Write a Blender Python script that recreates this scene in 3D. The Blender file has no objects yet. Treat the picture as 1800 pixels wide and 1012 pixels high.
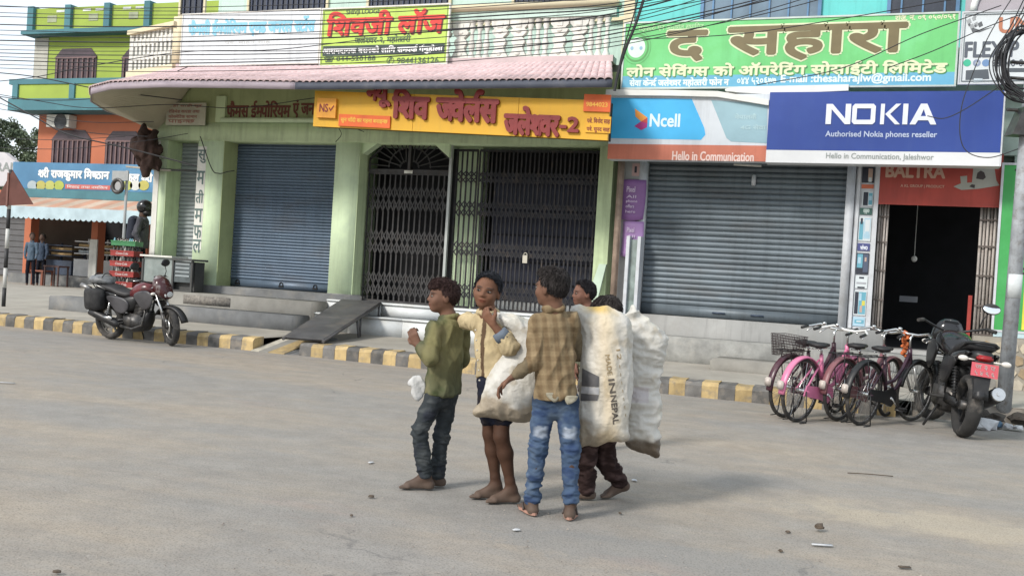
import bpy, bmesh, math, random
import numpy as np
from mathutils import Vector, Matrix, noise
from mathutils.bvhtree import BVHTree
R = math.radians
rnd = random.Random(7)
scene = bpy.context.scene
COL = scene.collection

# ------------------------------------------------------------------ camera, world, sun, exposure
FPX, PITCH, ROLL, YAW, CAM_H = 1750.0, R(-0.6), R(3.55), R(20.5), 1.30
cam_data = bpy.data.cameras.new('camera')
cam_data.sensor_width = 36.0
cam_data.lens = 36.0 * FPX / 1800.0
cam_data.clip_end = 2000.0
cam = bpy.data.objects.new('camera', cam_data)
COL.objects.link(cam)
cam.matrix_world = (Matrix.Translation((0, 0, CAM_H)) @ Matrix.Rotation(YAW, 4, 'Z')
                    @ Matrix.Rotation(R(90) + PITCH, 4, 'X') @ Matrix.Rotation(ROLL, 4, 'Z'))
scene.camera = cam

world = bpy.data.worlds.new('World')
scene.world = world
world.use_nodes = True
wn, wl = world.node_tree.nodes, world.node_tree.links
SUN_EL, SUN_AZ = R(36), R(206)      # azimuth measured from +Y towards +X
sky = wn.new('ShaderNodeTexSky')
sky.sky_type = 'NISHITA'
sky.sun_disc = False
sky.sun_elevation = SUN_EL
sky.sun_rotation = SUN_AZ
sky.air_density = 1.2
sky.dust_density = 1.5
sky.ozone_density = 1.0
haze_mix = wn.new('ShaderNodeMix')               # thin bright overcast: an even white veil over the blue
haze_mix.data_type = 'RGBA'
haze_mix.inputs[0].default_value = 0.72
haze_mix.inputs[7].default_value = (6.3, 6.75, 7.25, 1)
wl.new(sky.outputs[0], haze_mix.inputs[6])
wl.new(haze_mix.outputs[2], wn['Background'].inputs[0])
wn['Background'].inputs[1].default_value = 0.13

sun_data = bpy.data.lights.new('sun', 'SUN')
sun_data.energy = 2.3
sun_data.angle = R(11)
sun_data.color = (1.0, 0.95, 0.88)
sun = bpy.data.objects.new('sun', sun_data)
COL.objects.link(sun)
sd = Vector((math.sin(SUN_AZ) * math.cos(SUN_EL), math.cos(SUN_AZ) * math.cos(SUN_EL), math.sin(SUN_EL)))
sun.rotation_euler = sd.to_track_quat('Z', 'Y').to_euler()
sun.location = (0, 0, 30)

vs = scene.view_settings
vs.view_transform = 'Standard'
vs.look = 'None'
vs.exposure = 0.56
vs.gamma = 1.0
vs.use_curve_mapping = False

# ------------------------------------------------------------------ measuring helpers (survey of the photograph)
def ray(px, py):
    x, y, z = (px - 900) / FPX, (py - 506) / FPX, 1.0
    c, s = math.cos(ROLL), math.sin(ROLL)
    x, y = x * c + y * s, -x * s + y * c
    c, s = math.cos(PITCH), math.sin(PITCH)
    y, z = y * c - z * s, y * s + z * c
    c, s = math.cos(YAW), math.sin(YAW)
    return Vector((x * c - z * s, x * s + z * c, -y))
CO = Vector((0, 0, CAM_H))
FW = Vector((-math.sin(YAW), math.cos(YAW), 0))
RT = Vector((math.cos(YAW), math.sin(YAW), 0))
def onz(px, py, z=0.0):
    d = ray(px, py)
    return CO + d * ((z - CAM_H) / d.z)
def ony(px, py, Y):
    d = ray(px, py)
    return CO + d * (Y / d.y)
def ond(px, py, D):
    d = ray(px, py)
    return CO + d * (D / d.dot(FW))

# ------------------------------------------------------------------ object helpers
def tag(o, label=None, cat=None, group=None, kind=None):
    if label: o['label'] = label
    if cat: o['category'] = cat
    if group: o['group'] = group
    if kind: o['kind'] = kind
    return o
def empty(name, loc=(0, 0, 0), label=None, cat=None, group=None, rz=0.0):
    o = bpy.data.objects.new(name, None)
    o.empty_display_size = 0.2
    o.location = loc
    o.rotation_euler = (0, 0, rz)
    COL.objects.link(o)
    return tag(o, label, cat, group)
def adopt(o, parent, local=False):
    """local=False: o is modelled in world space"""
    if parent is None: return o
    o.parent = parent
    if not local:
        m = Matrix.Identity(4)
        p = parent
        while p is not None:
            m = Matrix.LocRotScale(p.location, p.rotation_euler, p.scale) @ m
            if p.parent is not None: m = p.matrix_parent_inverse @ m
            p = p.parent
        o.matrix_parent_inverse = m.inverted()
    return o
def link_mesh(name, me, parent=None, local=False, loc=None):
    o = bpy.data.objects.new(name, me)
    COL.objects.link(o)
    if loc is not None: o.location = loc
    return adopt(o, parent, local)
def smooth(o, on=True):
    me = o.data
    me.polygons.foreach_set('use_smooth', [on] * len(me.polygons))
    return o

class MB:
    """collects shapes, builds ONE mesh object"""
    def __init__(s): s.v = []; s.f = []; s.m = []; s.mi = 0; s.sm = []
    def add(s, vs, fs, sm=False):
        b = len(s.v)
        s.v += [tuple(p) for p in vs]
        for f in fs:
            s.f.append([b + i for i in f]); s.m.append(s.mi); s.sm.append(sm)
        return s
    def box(s, x0, x1, y0, y1, z0, z1):
        if x0 > x1: x0, x1 = x1, x0
        if y0 > y1: y0, y1 = y1, y0
        if z0 > z1: z0, z1 = z1, z0
        v = [(x, y, z) for z in (z0, z1) for y in (y0, y1) for x in (x0, x1)]
        return s.add(v, [(0, 2, 3, 1), (4, 5, 7, 6), (0, 1, 5, 4), (2, 6, 7, 3), (0, 4, 6, 2), (1, 3, 7, 5)])
    def bevbox(s, x0, x1, y0, y1, z0, z1, b):
        bm = bmesh.new()
        bmesh.ops.create_cube(bm, size=1.0)
        for v in bm.verts:
            v.co = ((x0 + x1) / 2 + v.co.x * (x1 - x0), (y0 + y1) / 2 + v.co.y * (y1 - y0), (z0 + z1) / 2 + v.co.z * (z1 - z0))
        bmesh.ops.bevel(bm, geom=list(bm.edges), offset=b, segments=2, affect='EDGES')
        bm.verts.index_update()
        s.add([v.co for v in bm.verts], [[v.index for v in f.verts] for f in bm.faces], True)
        bm.free(); return s
    def hexa(s, p):          # 8 points: bottom 4 ccw, top 4 ccw
        return s.add(p, [(3, 2, 1, 0), (4, 5, 6, 7), (0, 1, 5, 4), (1, 2, 6, 5), (2, 3, 7, 6), (3, 0, 4, 7)])
    def tube(s, pts, r, n=8, caps=True, closed=False):
        pts = [Vector(p) for p in pts]
        rs = r if isinstance(r, (list, tuple)) else [r] * len(pts)
        N = len(pts); vs = []; fs = []
        prev = None
        for i, p in enumerate(pts):
            a = pts[i - 1] if (i > 0 or closed) else p
            b = pts[(i + 1) % N] if (i < N - 1 or closed) else p
            t = (b - a)
            t = t.normalized() if t.length > 1e-9 else Vector((0, 0, 1))
            if prev is None:
                u = t.cross(Vector((0, 0, 1)))
                if u.length < 1e-3: u = t.cross(Vector((0, 1, 0)))
            else:
                u = prev - t * prev.dot(t)
                if u.length < 1e-6: u = t.cross(Vector((0.3, 1, 0.2)))
            u.normalize(); prev = u
            w = t.cross(u)
            for k in range(n):
                an = 2 * math.pi * k / n
                vs.append(p + (u * math.cos(an) + w * math.sin(an)) * rs[i])
        for i in range(N if closed else N - 1):
            j = (i + 1) % N
            for k in range(n):
                k2 = (k + 1) % n
                fs.append((i * n + k, i * n + k2, j * n + k2, j * n + k))
        s.add(vs, fs, n > 5)
        if caps and not closed:
            b = len(s.v) - len(vs)
            s.f.append([b + k for k in range(n)][::-1]); s.m.append(s.mi); s.sm.append(False)
            s.f.append([b + (N - 1) * n + k for k in range(n)]); s.m.append(s.mi); s.sm.append(False)
        return s
    def lathe(s, prof, n=16, c=(0, 0, 0), axis='Z'):
        """prof: (radius, height)"""
        vs = []; fs = []
        for (r, h) in prof:
            for k in range(n):
                a = 2 * math.pi * k / n
                x, y = r * math.cos(a), r * math.sin(a)
                p = (x, y, h) if axis == 'Z' else ((x, h, y) if axis == 'Y' else (h, x, y))
                vs.append((p[0] + c[0], p[1] + c[1], p[2] + c[2]))
        for i in range(len(prof) - 1):
            for k in range(n):
                k2 = (k + 1) % n
                fs.append((i * n + k, i * n + k2, (i + 1) * n + k2, (i + 1) * n + k))
        return s.add(vs, fs, True)
    def torus(s, c, R_, r, n=32, m=8, axis='Y', a0=0.0, a1=2 * math.pi):
        full = abs(a1 - a0 - 2 * math.pi) < 1e-6
        vs = []; fs = []
        N = n if full else n + 1
        for i in range(N):
            a = a0 + (a1 - a0) * i / n
            for k in range(m):
                b = 2 * math.pi * k / m
                q = R_ + r * math.cos(b)
                x, z, h = q * math.cos(a), q * math.sin(a), r * math.sin(b)
                p = (x, h, z) if axis == 'Y' else ((x, z, h) if axis == 'Z' else (h, x, z))
                vs.append((p[0] + c[0], p[1] + c[1], p[2] + c[2]))
        for i in range(n):
            j = (i + 1) % N
            for k in range(m):
                k2 = (k + 1) % m
                fs.append((i * m + k, i * m + k2, j * m + k2, j * m + k))
        return s.add(vs, fs, True)
    def prism(s, poly, y0, y1, axis='Y'):
        """poly: list of (a,b); extruded along axis from y0 to y1"""
        n = len(poly)
        def P(a, b, h):
            return (a, h, b) if axis == 'Y' else ((a, b, h) if axis == 'Z' else (h, a, b))
        vs = [P(a, b, y0) for a, b in poly] + [P(a, b, y1) for a, b in poly]
        fs = [list(range(n)), list(range(2 * n - 1, n - 1, -1))]
        for i in range(n):
            j = (i + 1) % n
            fs.append((i, i + n, j + n, j))
        return s.add(vs, fs)
    def ellipsoid(s, c, r, n=14, m=8, rot=None):
        vs = [];fs = []
        for i in range(m + 1):
            t = math.pi * i / m
            for k in range(n):
                a = 2 * math.pi * k / n
                p = Vector((r[0] * math.sin(t) * math.cos(a), r[1] * math.sin(t) * math.sin(a), r[2] * math.cos(t)))
                if rot is not None: p = rot @ p
                vs.append(p + Vector(c))
        for i in range(m):
            for k in range(n):
                k2 = (k + 1) % n
                fs.append((i * n + k, (i + 1) * n + k, (i + 1) * n + k2, i * n + k2))
        return s.add(vs, fs, True)
    def loft(s, rings, closed_ends=True):
        """rings: list of equal-length point loops"""
        n = len(rings[0]); vs = [p for r in rings for p in r]; fs = []
        for i in range(len(rings) - 1):
            for k in range(n):
                k2 = (k + 1) % n
                fs.append((i * n + k, i * n + k2, (i + 1) * n + k2, (i + 1) * n + k))
        if closed_ends:
            fs.append(list(range(n))[::-1]); fs.append([(len(rings) - 1) * n + k for k in range(n)])
        return s.add(vs, fs, True)
    def mesh(s, name, mats):
        me = bpy.data.meshes.new(name)
        me.from_pydata(s.v, [], s.f)
        if not isinstance(mats, (list, tuple)): mats = [mats]
        for m in mats: me.materials.append(m)
        me.polygons.foreach_set('material_index', s.m)
        me.polygons.foreach_set('use_smooth', s.sm)
        bm = bmesh.new(); bm.from_mesh(me)
        bmesh.ops.recalc_face_normals(bm, faces=bm.faces)
        bm.to_mesh(me); bm.free()
        me.update()
        return me
    def build(s, name, mats, parent=None, local=False, loc=None):
        return link_mesh(name, s.mesh(name, mats), parent, local, loc)

def struct(o): o['kind'] = 'structure'; return o

# ------------------------------------------------------------------ materials
MATS = {}
def lin(h):
    """'#rrggbb' or (r,g,b) sRGB 0-255 -> linear"""
    if isinstance(h, str): h = tuple(int(h[i:i + 2], 16) for i in (1, 3, 5))
    return tuple(((c / 255) / 12.92 if c / 255 <= .04045 else ((c / 255 + .055) / 1.055) ** 2.4) for c in h)
def M(name, col, rough=.7, metal=0.0, var=.18, scale=3.0, bump=0.0, bscale=60.0, dirt=None, dirt_amt=.35, dirt_scale=1.3,
      spec=.4, stretch=None, rand=0.0, emit=None, trans=0.0, alpha=1.0, attr=None, coat=0.0, streak=0.0, streak_col=None, crease=None):
    """procedural surface: base colour, broad tonal noise, stains (dirt), fine relief"""
    if name in MATS: return MATS[name]
    m = bpy.data.materials.new(name); m.use_nodes = True
    n, l = m.node_tree.nodes, m.node_tree.links
    b = n['Principled BSDF']
    if isinstance(col, str) or max(col) > 1.0: col = lin(col)
    geo = n.new('ShaderNodeNewGeometry')
    vec = geo.outputs['Position']
    if stretch:
        mp = n.new('ShaderNodeMapping'); mp.inputs['Scale'].default_value = stretch
        l.new(vec, mp.inputs[0]); vec = mp.outputs[0]
    def nz(sc, det, rough_=.6):
        t = n.new('ShaderNodeTexNoise'); t.inputs['Scale'].default_value = sc
        t.inputs['Detail'].default_value = det; t.inputs['Roughness'].default_value = rough_
        l.new(vec, t.inputs['Vector']); return t.outputs['Fac']
    def mix(fac, a, c, mode='MIX'):
        x = n.new('ShaderNodeMix'); x.data_type = 'RGBA'; x.blend_type = mode
        for val, k in ((a, 6), (c, 7)):
            if isinstance(val, tuple): x.inputs[k].default_value = (*val[:3], 1)
            else: l.new(val, x.inputs[k])
        if isinstance(fac, float): x.inputs[0].default_value = fac
        else: l.new(fac, x.inputs[0])
        return x.outputs[2]
    def ramp(src, a, c):
        x = n.new('ShaderNodeMapRange'); x.inputs[1].default_value = a; x.inputs[2].default_value = c
        l.new(src, x.inputs[0]); return x.outputs[0]
    if attr:
        at = n.new('ShaderNodeAttribute'); at.attribute_name = attr; base = at.outputs['Color']
        d_ = n.new('ShaderNodeMix'); d_.data_type = 'RGBA'; d_.blend_type = 'MULTIPLY'; d_.inputs[0].default_value = 1
        l.new(base, d_.inputs[6])
        v = mix(ramp(nz(scale, 5), .3, .7), (1 - var,) * 3, (1 + var * .6,) * 3)
        l.new(v, d_.inputs[7]); c = d_.outputs[2]
    else:
        c = mix(ramp(nz(scale, 5), .3, .7), tuple(x * (1 - var) for x in col), tuple(min(1, x * (1 + var)) for x in col))
    if dirt is not None:
        if isinstance(dirt, str) or max(dirt) > 1.0: dirt = lin(dirt)
        f = ramp(nz(dirt_scale, 8, .68), .5, .72)
        mm = n.new('ShaderNodeMath'); mm.operation = 'MULTIPLY'; l.new(f, mm.inputs[0]); mm.inputs[1].default_value = dirt_amt
        c = mix(mm.outputs[0], c, dirt)
    if streak:      # rain streaks and grime running down the surface
        mp2 = n.new('ShaderNodeMapping'); mp2.inputs['Scale'].default_value = (5, 5, .32); l.new(geo.outputs['Position'], mp2.inputs[0])
        t2 = n.new('ShaderNodeTexNoise'); t2.inputs['Scale'].default_value = 1.6; t2.inputs['Detail'].default_value = 8; t2.inputs['Roughness'].default_value = .7
        l.new(mp2.outputs[0], t2.inputs['Vector'])
        m2 = n.new('ShaderNodeMath'); m2.operation = 'MULTIPLY'; l.new(ramp(t2.outputs['Fac'], .50, .72), m2.inputs[0]); m2.inputs[1].default_value = streak
        c = mix(m2.outputs[0], c, streak_col or tuple(x * .45 for x in col))
    if rand:
        oi = n.new('ShaderNodeObjectInfo')
        x = n.new('ShaderNodeMapRange'); x.inputs[3].default_value = 1 - rand; x.inputs[4].default_value = 1 + rand
        l.new(oi.outputs['Random'], x.inputs[0])
        cmb = n.new('ShaderNodeCombineColor')
        for k in range(3): l.new(x.outputs[0], cmb.inputs[k])
        c = mix(1.0, c, cmb.outputs[0], 'MULTIPLY')
    l.new(c, b.inputs['Base Color'])
    b.inputs['Metallic'].default_value = metal
    b.inputs['Specular IOR Level'].default_value = spec
    rr = n.new('ShaderNodeMapRange'); l.new(nz(scale * 4, 4), rr.inputs[0])
    rr.inputs[3].default_value = max(.03, rough - .12); rr.inputs[4].default_value = min(1, rough + .12)
    l.new(rr.outputs[0], b.inputs['Roughness'])
    if coat: b.inputs['Coat Weight'].default_value = coat
    if bump:
        bp = n.new('ShaderNodeBump'); bp.inputs['Strength'].default_value = bump; bp.inputs['Distance'].default_value = .01
        l.new(nz(bscale, 6, .65), bp.inputs['Height']); l.new(bp.outputs[0], b.inputs['Normal'])
    if crease:      # sharp crumple lines: folded noise at two sizes
        hs_ = []
        for sc_ in (crease[0], crease[0] * 2.3):
            a_ = n.new('ShaderNodeMath'); a_.operation = 'SUBTRACT'; l.new(nz(sc_, 3, .5), a_.inputs[0]); a_.inputs[1].default_value = .5
            b_ = n.new('ShaderNodeMath'); b_.operation = 'ABSOLUTE'; l.new(a_.outputs[0], b_.inputs[0]); hs_.append(b_.outputs[0])
        ad = n.new('ShaderNodeMath'); ad.operation = 'MULTIPLY_ADD'; l.new(hs_[1], ad.inputs[0]); ad.inputs[1].default_value = .45; l.new(hs_[0], ad.inputs[2])
        bq = n.new('ShaderNodeBump'); bq.inputs['Strength'].default_value = crease[1]; bq.inputs['Distance'].default_value = crease[2]; bq.invert = True
        l.new(ad.outputs[0], bq.inputs['Height'])
        if bump: l.new(bp.outputs[0], bq.inputs['Normal'])
        l.new(bq.outputs[0], b.inputs['Normal'])
    if trans: b.inputs['Transmission Weight'].default_value = trans
    if alpha < 1: b.inputs['Alpha'].default_value = alpha
    if emit: b.inputs['Emission Color'].default_value = (*emit[0], 1); b.inputs['Emission Strength'].default_value = emit[1]
    MATS[name] = m
    return m

# ------------------------------------------------------------------ lettering
_tm = {}
def raw_text(s, ext=0.0):
    """outline text in the built-in fonts -> (verts Nx3, faces)"""
    key = (s, ext)
    if key in _tm: return _tm[key]
    c = bpy.data.curves.new('txt', 'FONT'); c.body = s; c.size = 1.0; c.resolution_u = 3; c.extrude = ext; c.fill_mode = 'BOTH' if ext else 'FRONT'
    o = bpy.data.objects.new('txt', c)
    me = o.to_mesh()
    v = np.array([tuple(p.co) for p in me.vertices]).reshape(-1, 3)
    f = [tuple(p.vertices) for p in me.polygons]
    o.to_mesh_clear(); bpy.data.objects.remove(o); bpy.data.curves.remove(c)
    _tm[key] = (v, f)
    return v, f
def adv(s):
    if not s: return 0.0
    return raw_text(s + '|')[0][:, 0].max() - raw_text('|')[0][:, 0].max()
def cut_x(v, f, x):
    bm = bmesh.new()
    vs_ = [bm.verts.new(p) for p in v]
    for q in f:
        try: bm.faces.new([vs_[i] for i in q])
        except ValueError: pass
    bmesh.ops.bisect_plane(bm, geom=list(bm.verts) + list(bm.edges) + list(bm.faces), plane_co=(x, 0, 0), plane_no=(1, 0, 0), clear_outer=True)
    bm.verts.index_update()
    out = np.array([tuple(p.co) for p in bm.verts]).reshape(-1, 3), [tuple(p.index for p in q.verts) for q in bm.faces]
    bm.free(); return out
def shaped(s, ext=0.0):
    """Devanagari typed in visual order; {X} = half form of X (stem cut away); ^ = reph hook over the previous letter"""
    V = []; F = []; x = 0.0; b = 0
    def put(v, f, dx):
        nonlocal b
        if len(v) == 0: return
        v = v.copy(); v[:, 0] += dx
        V.append(v); F.extend([tuple(i + b for i in q) for q in f]); b += len(v)
    i = 0; seg = ''
    def flush():
        nonlocal seg, x
        if seg:
            v, f = raw_text(seg, ext); put(v, f, x); x += adv(seg); seg = ''
    while i < len(s):
        if s[i] == '{':
            flush(); j = s.index('}', i); ch = s[i + 1:j]
            v, f = raw_text(ch, ext); a = adv(ch) - .135
            v, f = cut_x(v, f, a); put(v, f, x); x += a - .004; i = j + 1
        elif s[i] == '^':
            flush()
            v, f = raw_text('े', ext); v = v.copy()
            cx = v[:, 0].mean(); v[:, 0] = -(v[:, 0] - cx); put(v, [q[::-1] for q in f], x - .1); i += 1
        else: seg += s[i]; i += 1
    flush()
    return np.vstack(V), F
def text_obj(s, box, Y, mat, parent, bold=0.0, shear=0.0, ext=0.0, name='lettering', world=True, to=None):
    """box = (x0,x1,z0,z1) in the sign's plane; Y = plane of the print (faces -Y); bold in letter heights"""
    v, f = shaped(s, 0.0)
    v = v.copy(); v[:, 2] = 0
    v[:, 0] += shear * v[:, 1]
    mn, mx = v.min(0), v.max(0)
    sx = (box[1] - box[0]) / (mx[0] - mn[0]); sz = (box[3] - box[2]) / (mx[1] - mn[1])
    p = np.zeros_like(v)
    p[:, 0] = box[0] + (v[:, 0] - mn[0]) * sx
    p[:, 2] = box[2] + (v[:, 1] - mn[1]) * sz
    h = box[3] - box[2]
    offs = [(0, 0)]
    if bold:
        offs += [(bold * h * math.cos(a), bold * h * math.sin(a)) for a in np.linspace(0, 2 * math.pi, 9)[:-1]]
    VV = []; FF = []; b = 0
    for k, (dx, dz) in enumerate(offs):
        q = p.copy(); q[:, 0] += dx; q[:, 2] += dz; q[:, 1] = Y - k * .0002 - ext
        VV.append(q); FF += [tuple(i + b for i in t) for t in f]; b += len(q)
        if ext:       # side walls from the open border of the letter
            cnt = {}
            for t in f:
                for i in range(len(t)):
                    e = (t[i], t[(i + 1) % len(t)])
                    kk = (min(e), max(e)); cnt[kk] = None if kk in cnt else e
            q2 = q.copy(); q2[:, 1] = Y
            VV.append(q2); base = b - len(q)
            for e in cnt.values():
                if e: FF.append((base + e[0], base + e[1], b + e[1], b + e[0]))
            b += len(q2)
    V = np.vstack(VV)
    if to is not None: V = to(V)
    me = bpy.data.meshes.new(name)
    me.from_pydata(V.tolist(), [], FF); me.materials.append(mat); me.update()
    return link_mesh(name, me, parent)
def tbox(l, t, r, b, Y):
    """pixel box on the facade plane Y -> (x0,x1,z0,z1)"""
    ym = (t + b) / 2; xm = (l + r) / 2
    return (ony(l, ym, Y).x, ony(r, ym, Y).x, ony(xm, b, Y).z, ony(xm, t, Y).z)

# ================================================================== GROUND
def road_material():
    m = bpy.data.materials.new('dusty_road'); m.use_nodes = True
    n, l = m.node_tree.nodes, m.node_tree.links
    b = n['Principled BSDF']
    geo = n.new('ShaderNodeNewGeometry')
    def nz(sc, det, st=(1, 1, 1), ro=.6, loc=(0, 0, 0)):
        mp = n.new('ShaderNodeMapping'); mp.inputs['Scale'].default_value = st; mp.inputs['Location'].default_value = loc
        l.new(geo.outputs['Position'], mp.inputs[0])
        t = n.new('ShaderNodeTexNoise'); t.inputs['Scale'].default_value = sc; t.inputs['Detail'].default_value = det
        t.inputs['Roughness'].default_value = ro; l.new(mp.outputs[0], t.inputs['Vector']); return t.outputs['Fac']
    def rng(s, a, c, lo=0., hi=1.):
        x = n.new('ShaderNodeMapRange'); x.interpolation_type = 'SMOOTHSTEP'
        x.inputs[1].default_value = a; x.inputs[2].default_value = c
        x.inputs[3].default_value = lo; x.inputs[4].default_value = hi; l.new(s, x.inputs[0]); return x.outputs[0]
    def mix(f, a, c, mode='MIX'):
        x = n.new('ShaderNodeMix'); x.data_type = 'RGBA'; x.blend_type = mode
        for val, k in ((a, 6), (c, 7)):
            if isinstance(val, tuple): x.inputs[k].default_value = (*val, 1)
            else: l.new(val, x.inputs[k])
        l.new(f, x.inputs[0]) if not isinstance(f, float) else setattr(x.inputs[0], 'default_value', f)
        return x.outputs[2]
    asph = mix(rng(nz(3.1, 8, (1, 1, 1), .7), .3, .7), (.205, .192, .174), (.255, .240, .218))
    dust = mix(rng(nz(4.2, 8, (1, 1, 1), .7), .3, .7), (.250, .214, .172), (.312, .270, .218))
    # dust drifts lie along the direction of travel
    f = rng(nz(.42, 9, (.55, 1.35, 1), .70, (3.1, 1.7, 0)), .38, .64)
    c = mix(f, asph, dust)
    worn = rng(nz(.9, 9, (.35, 2.0, 1), .74, (9, 4, 0)), .54, .72, 0, .4)
    c = mix(worn, c, (.168, .158, .145))
    pale = rng(nz(.55, 7, (.6, 1.6, 1), .72, (5, 8, 0)), .60, .72, 0, .6)
    c = mix(pale, c, (.37, .325, .265))
    # spilt sand near the right foreground, a patch with a ragged edge of its own
    dv = n.new('ShaderNodeVectorMath'); dv.operation = 'SUBTRACT'; l.new(geo.outputs['Position'], dv.inputs[0]); dv.inputs[1].default_value = tuple(onz(1690, 925))
    dm_ = n.new('ShaderNodeMapping'); dm_.inputs['Rotation'].default_value = (0, 0, R(-14)); dm_.inputs['Scale'].default_value = (.75, 2.4, 0); l.new(dv.outputs[0], dm_.inputs[0])
    ln_ = n.new('ShaderNodeVectorMath'); ln_.operation = 'LENGTH'; l.new(dm_.outputs[0], ln_.inputs[0])
    ad_ = n.new('ShaderNodeMath'); ad_.operation = 'ADD'; l.new(ln_.outputs['Value'], ad_.inputs[0]); l.new(rng(nz(2.6, 8, (1, 1, 1), .75), .2, .8, -.5, .5), ad_.inputs[1])
    c = mix(rng(ad_.outputs[0], .35, 1.05, .5, 0), c, (.40, .34, .25))
    dv2 = n.new('ShaderNodeVectorMath'); dv2.operation = 'SUBTRACT'; l.new(geo.outputs['Position'], dv2.inputs[0]); dv2.inputs[1].default_value = tuple(onz(1230, 985))
    dm2 = n.new('ShaderNodeMapping'); dm2.inputs['Rotation'].default_value = (0, 0, R(-16)); dm2.inputs['Scale'].default_value = (.62, 2.6, 0); l.new(dv2.outputs[0], dm2.inputs[0])
    ln2 = n.new('ShaderNodeVectorMath'); ln2.operation = 'LENGTH'; l.new(dm2.outputs[0], ln2.inputs[0])
    ad2 = n.new('ShaderNodeMath'); ad2.operation = 'ADD'; l.new(ln2.outputs['Value'], ad2.inputs[0]); l.new(rng(nz(2.0, 9, (1, 1, 1), .78, (4, 4, 0)), .2, .8, -.6, .6), ad2.inputs[1])
    c = mix(rng(ad2.outputs[0], .45, 1.05, .6, 0), c, (.20, .198, .19))     # bare, worn asphalt
    # thin cracks
    vc = n.new('ShaderNodeTexVoronoi'); vc.feature = 'DISTANCE_TO_EDGE'; vc.inputs['Scale'].default_value = .55
    wv = n.new('ShaderNodeTexNoise'); wv.inputs['Scale'].default_value = 2.5; wv.inputs['Detail'].default_value = 6; l.new(geo.outputs['Position'], wv.inputs['Vector'])
    wa = n.new('ShaderNodeMix'); wa.data_type = 'RGBA'; wa.inputs[0].default_value = .35; l.new(geo.outputs['Position'], wa.inputs[6]); l.new(wv.outputs['Color'], wa.inputs[7]); l.new(wa.outputs[2], vc.inputs['Vector'])
    ck = n.new('ShaderNodeMath'); ck.operation = 'MULTIPLY'; l.new(rng(vc.outputs['Distance'], .0, .006, .55, 0), ck.inputs[0]); l.new(rng(nz(.6, 4, (1, 1, 1), .6, (2, 9, 4)), .52, .62), ck.inputs[1])
    c = mix(ck.outputs[0], c, (.12, .115, .11))
    tracks = rng(nz(1.0, 6, (.05, 5.0, 1), .6, (2, 6, 0)), .55, .70, 0, .30)     # long wheel tracks along the street
    c = mix(tracks, c, (.175, .165, .152))
    red = rng(nz(.8, 6, (.5, 1.2, 1), .65, (1, 14, 0)), .60, .75, 0, .3)
    c = mix(red, c, (.28, .20, .165))
    # aggregate
    vo = n.new('ShaderNodeTexVoronoi'); vo.inputs['Scale'].default_value = 75
    l.new(geo.outputs['Position'], vo.inputs['Vector'])
    grit = rng(vo.outputs['Distance'], 0, .55, .74, 1.14)
    cmb = n.new('ShaderNodeCombineColor')
    for k in range(3): l.new(grit, cmb.inputs[k])
    c = mix(1.0, c, cmb.outputs[0], 'MULTIPLY')
    sp = rng(nz(30, 4, (1, 1, 1), .85), .60, .70, 0, .45)
    c = mix(sp, c, (.12, .11, .10))
    sp2 = rng(nz(24, 4, (1, 1, 1), .85, (7, 3, 1)), .62, .72, 0, .4)
    c = mix(sp2, c, (.50, .47, .42))
    l.new(c, b.inputs['Base Color'])
    b.inputs['Roughness'].default_value = .9; b.inputs['Specular IOR Level'].default_value = .25
    bp = n.new('ShaderNodeBump'); bp.inputs['Strength'].default_value = .7; bp.inputs['Distance'].default_value = .006
    l.new(nz(70, 5, (1, 1, 1), .7), bp.inputs['Height']); l.new(bp.outputs[0], b.inputs['Normal'])
    return m
ROAD = road_material()
gm = MB()
nx, ny = 60, 60
# one sheet to the horizon, gently uneven near the camera
xs = np.concatenate([[-900, -300, -120, -60], np.linspace(-32, 16, nx), [60, 200, 900]])
ys = np.concatenate([[-900, -200, -40, -10], np.linspace(-2, 13.2, ny), [60, 200, 900]])
vv = [(x, y, (.012 * noise.noise((x * .35, y * .5, 0)) * (1 if 1 < y < 11 and -14 < x < 4 else 0)) - .006) for y in ys for x in xs]
W_ = len(xs)
ff = [(j * W_ + i, j * W_ + i + 1, (j + 1) * W_ + i + 1, (j + 1) * W_ + i) for j in range(len(ys) - 1) for i in range(W_ - 1)]
gm.add(vv, ff, True)
struct(gm.build('road', ROAD))

CONC = M('concrete', (.245, .235, .21), .9, var=.2, scale=2.5, bump=.4, bscale=45, dirt=(.17, .155, .13), dirt_amt=.6, dirt_scale=2.2)
CONC_D = M('concrete_dark', (.165, .168, .168), .9, var=.25, scale=3, bump=.4, bscale=40, dirt=(.33, .30, .25), dirt_amt=.5, dirt_scale=2.6)
PAVE = M('pavement_dust', (.335, .31, .265), .95, var=.16, scale=1.4, bump=.4, bscale=50, dirt=(.22, .205, .18), dirt_amt=.6, dirt_scale=1.6)

def kerb_y(x):
    return float(np.interp(x, [-30, -8, -5.7, -2.4, 3], [12.36, 12.34, 12.18, 12.1, 12.1]))
# pavement sheet behind the kerb, rising a little towards the shops
pm = MB(); rows = []
pxs = list(np.linspace(-40, -15, 8)) + sorted(list(np.linspace(-14.6, 8, 60)) + [-8.606, -8.602, -7.738, -7.734, .41, .425])
for x in pxs:
    k = kerb_y(x) + .2
    gap = 0.0
    if -8.603 < x < -7.737: k += .78
    if x > .42: k += .30
    rows.append([(x, k, .172), (x, max(k + .3, 13.3), .182), (x, 14.1, .205), (x, 15.0, .21), (x, 17.0, .20), (x, 26, .10), (x, 60, .05)])
n_ = len(rows[0])
pm.add([p for r in rows for p in r], [(i * n_ + j, (i + 1) * n_ + j, (i + 1) * n_ + j + 1, i * n_ + j + 1) for i in range(len(rows) - 1) for j in range(n_ - 1)], True)
struct(pm.build('pavement', PAVE))
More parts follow.
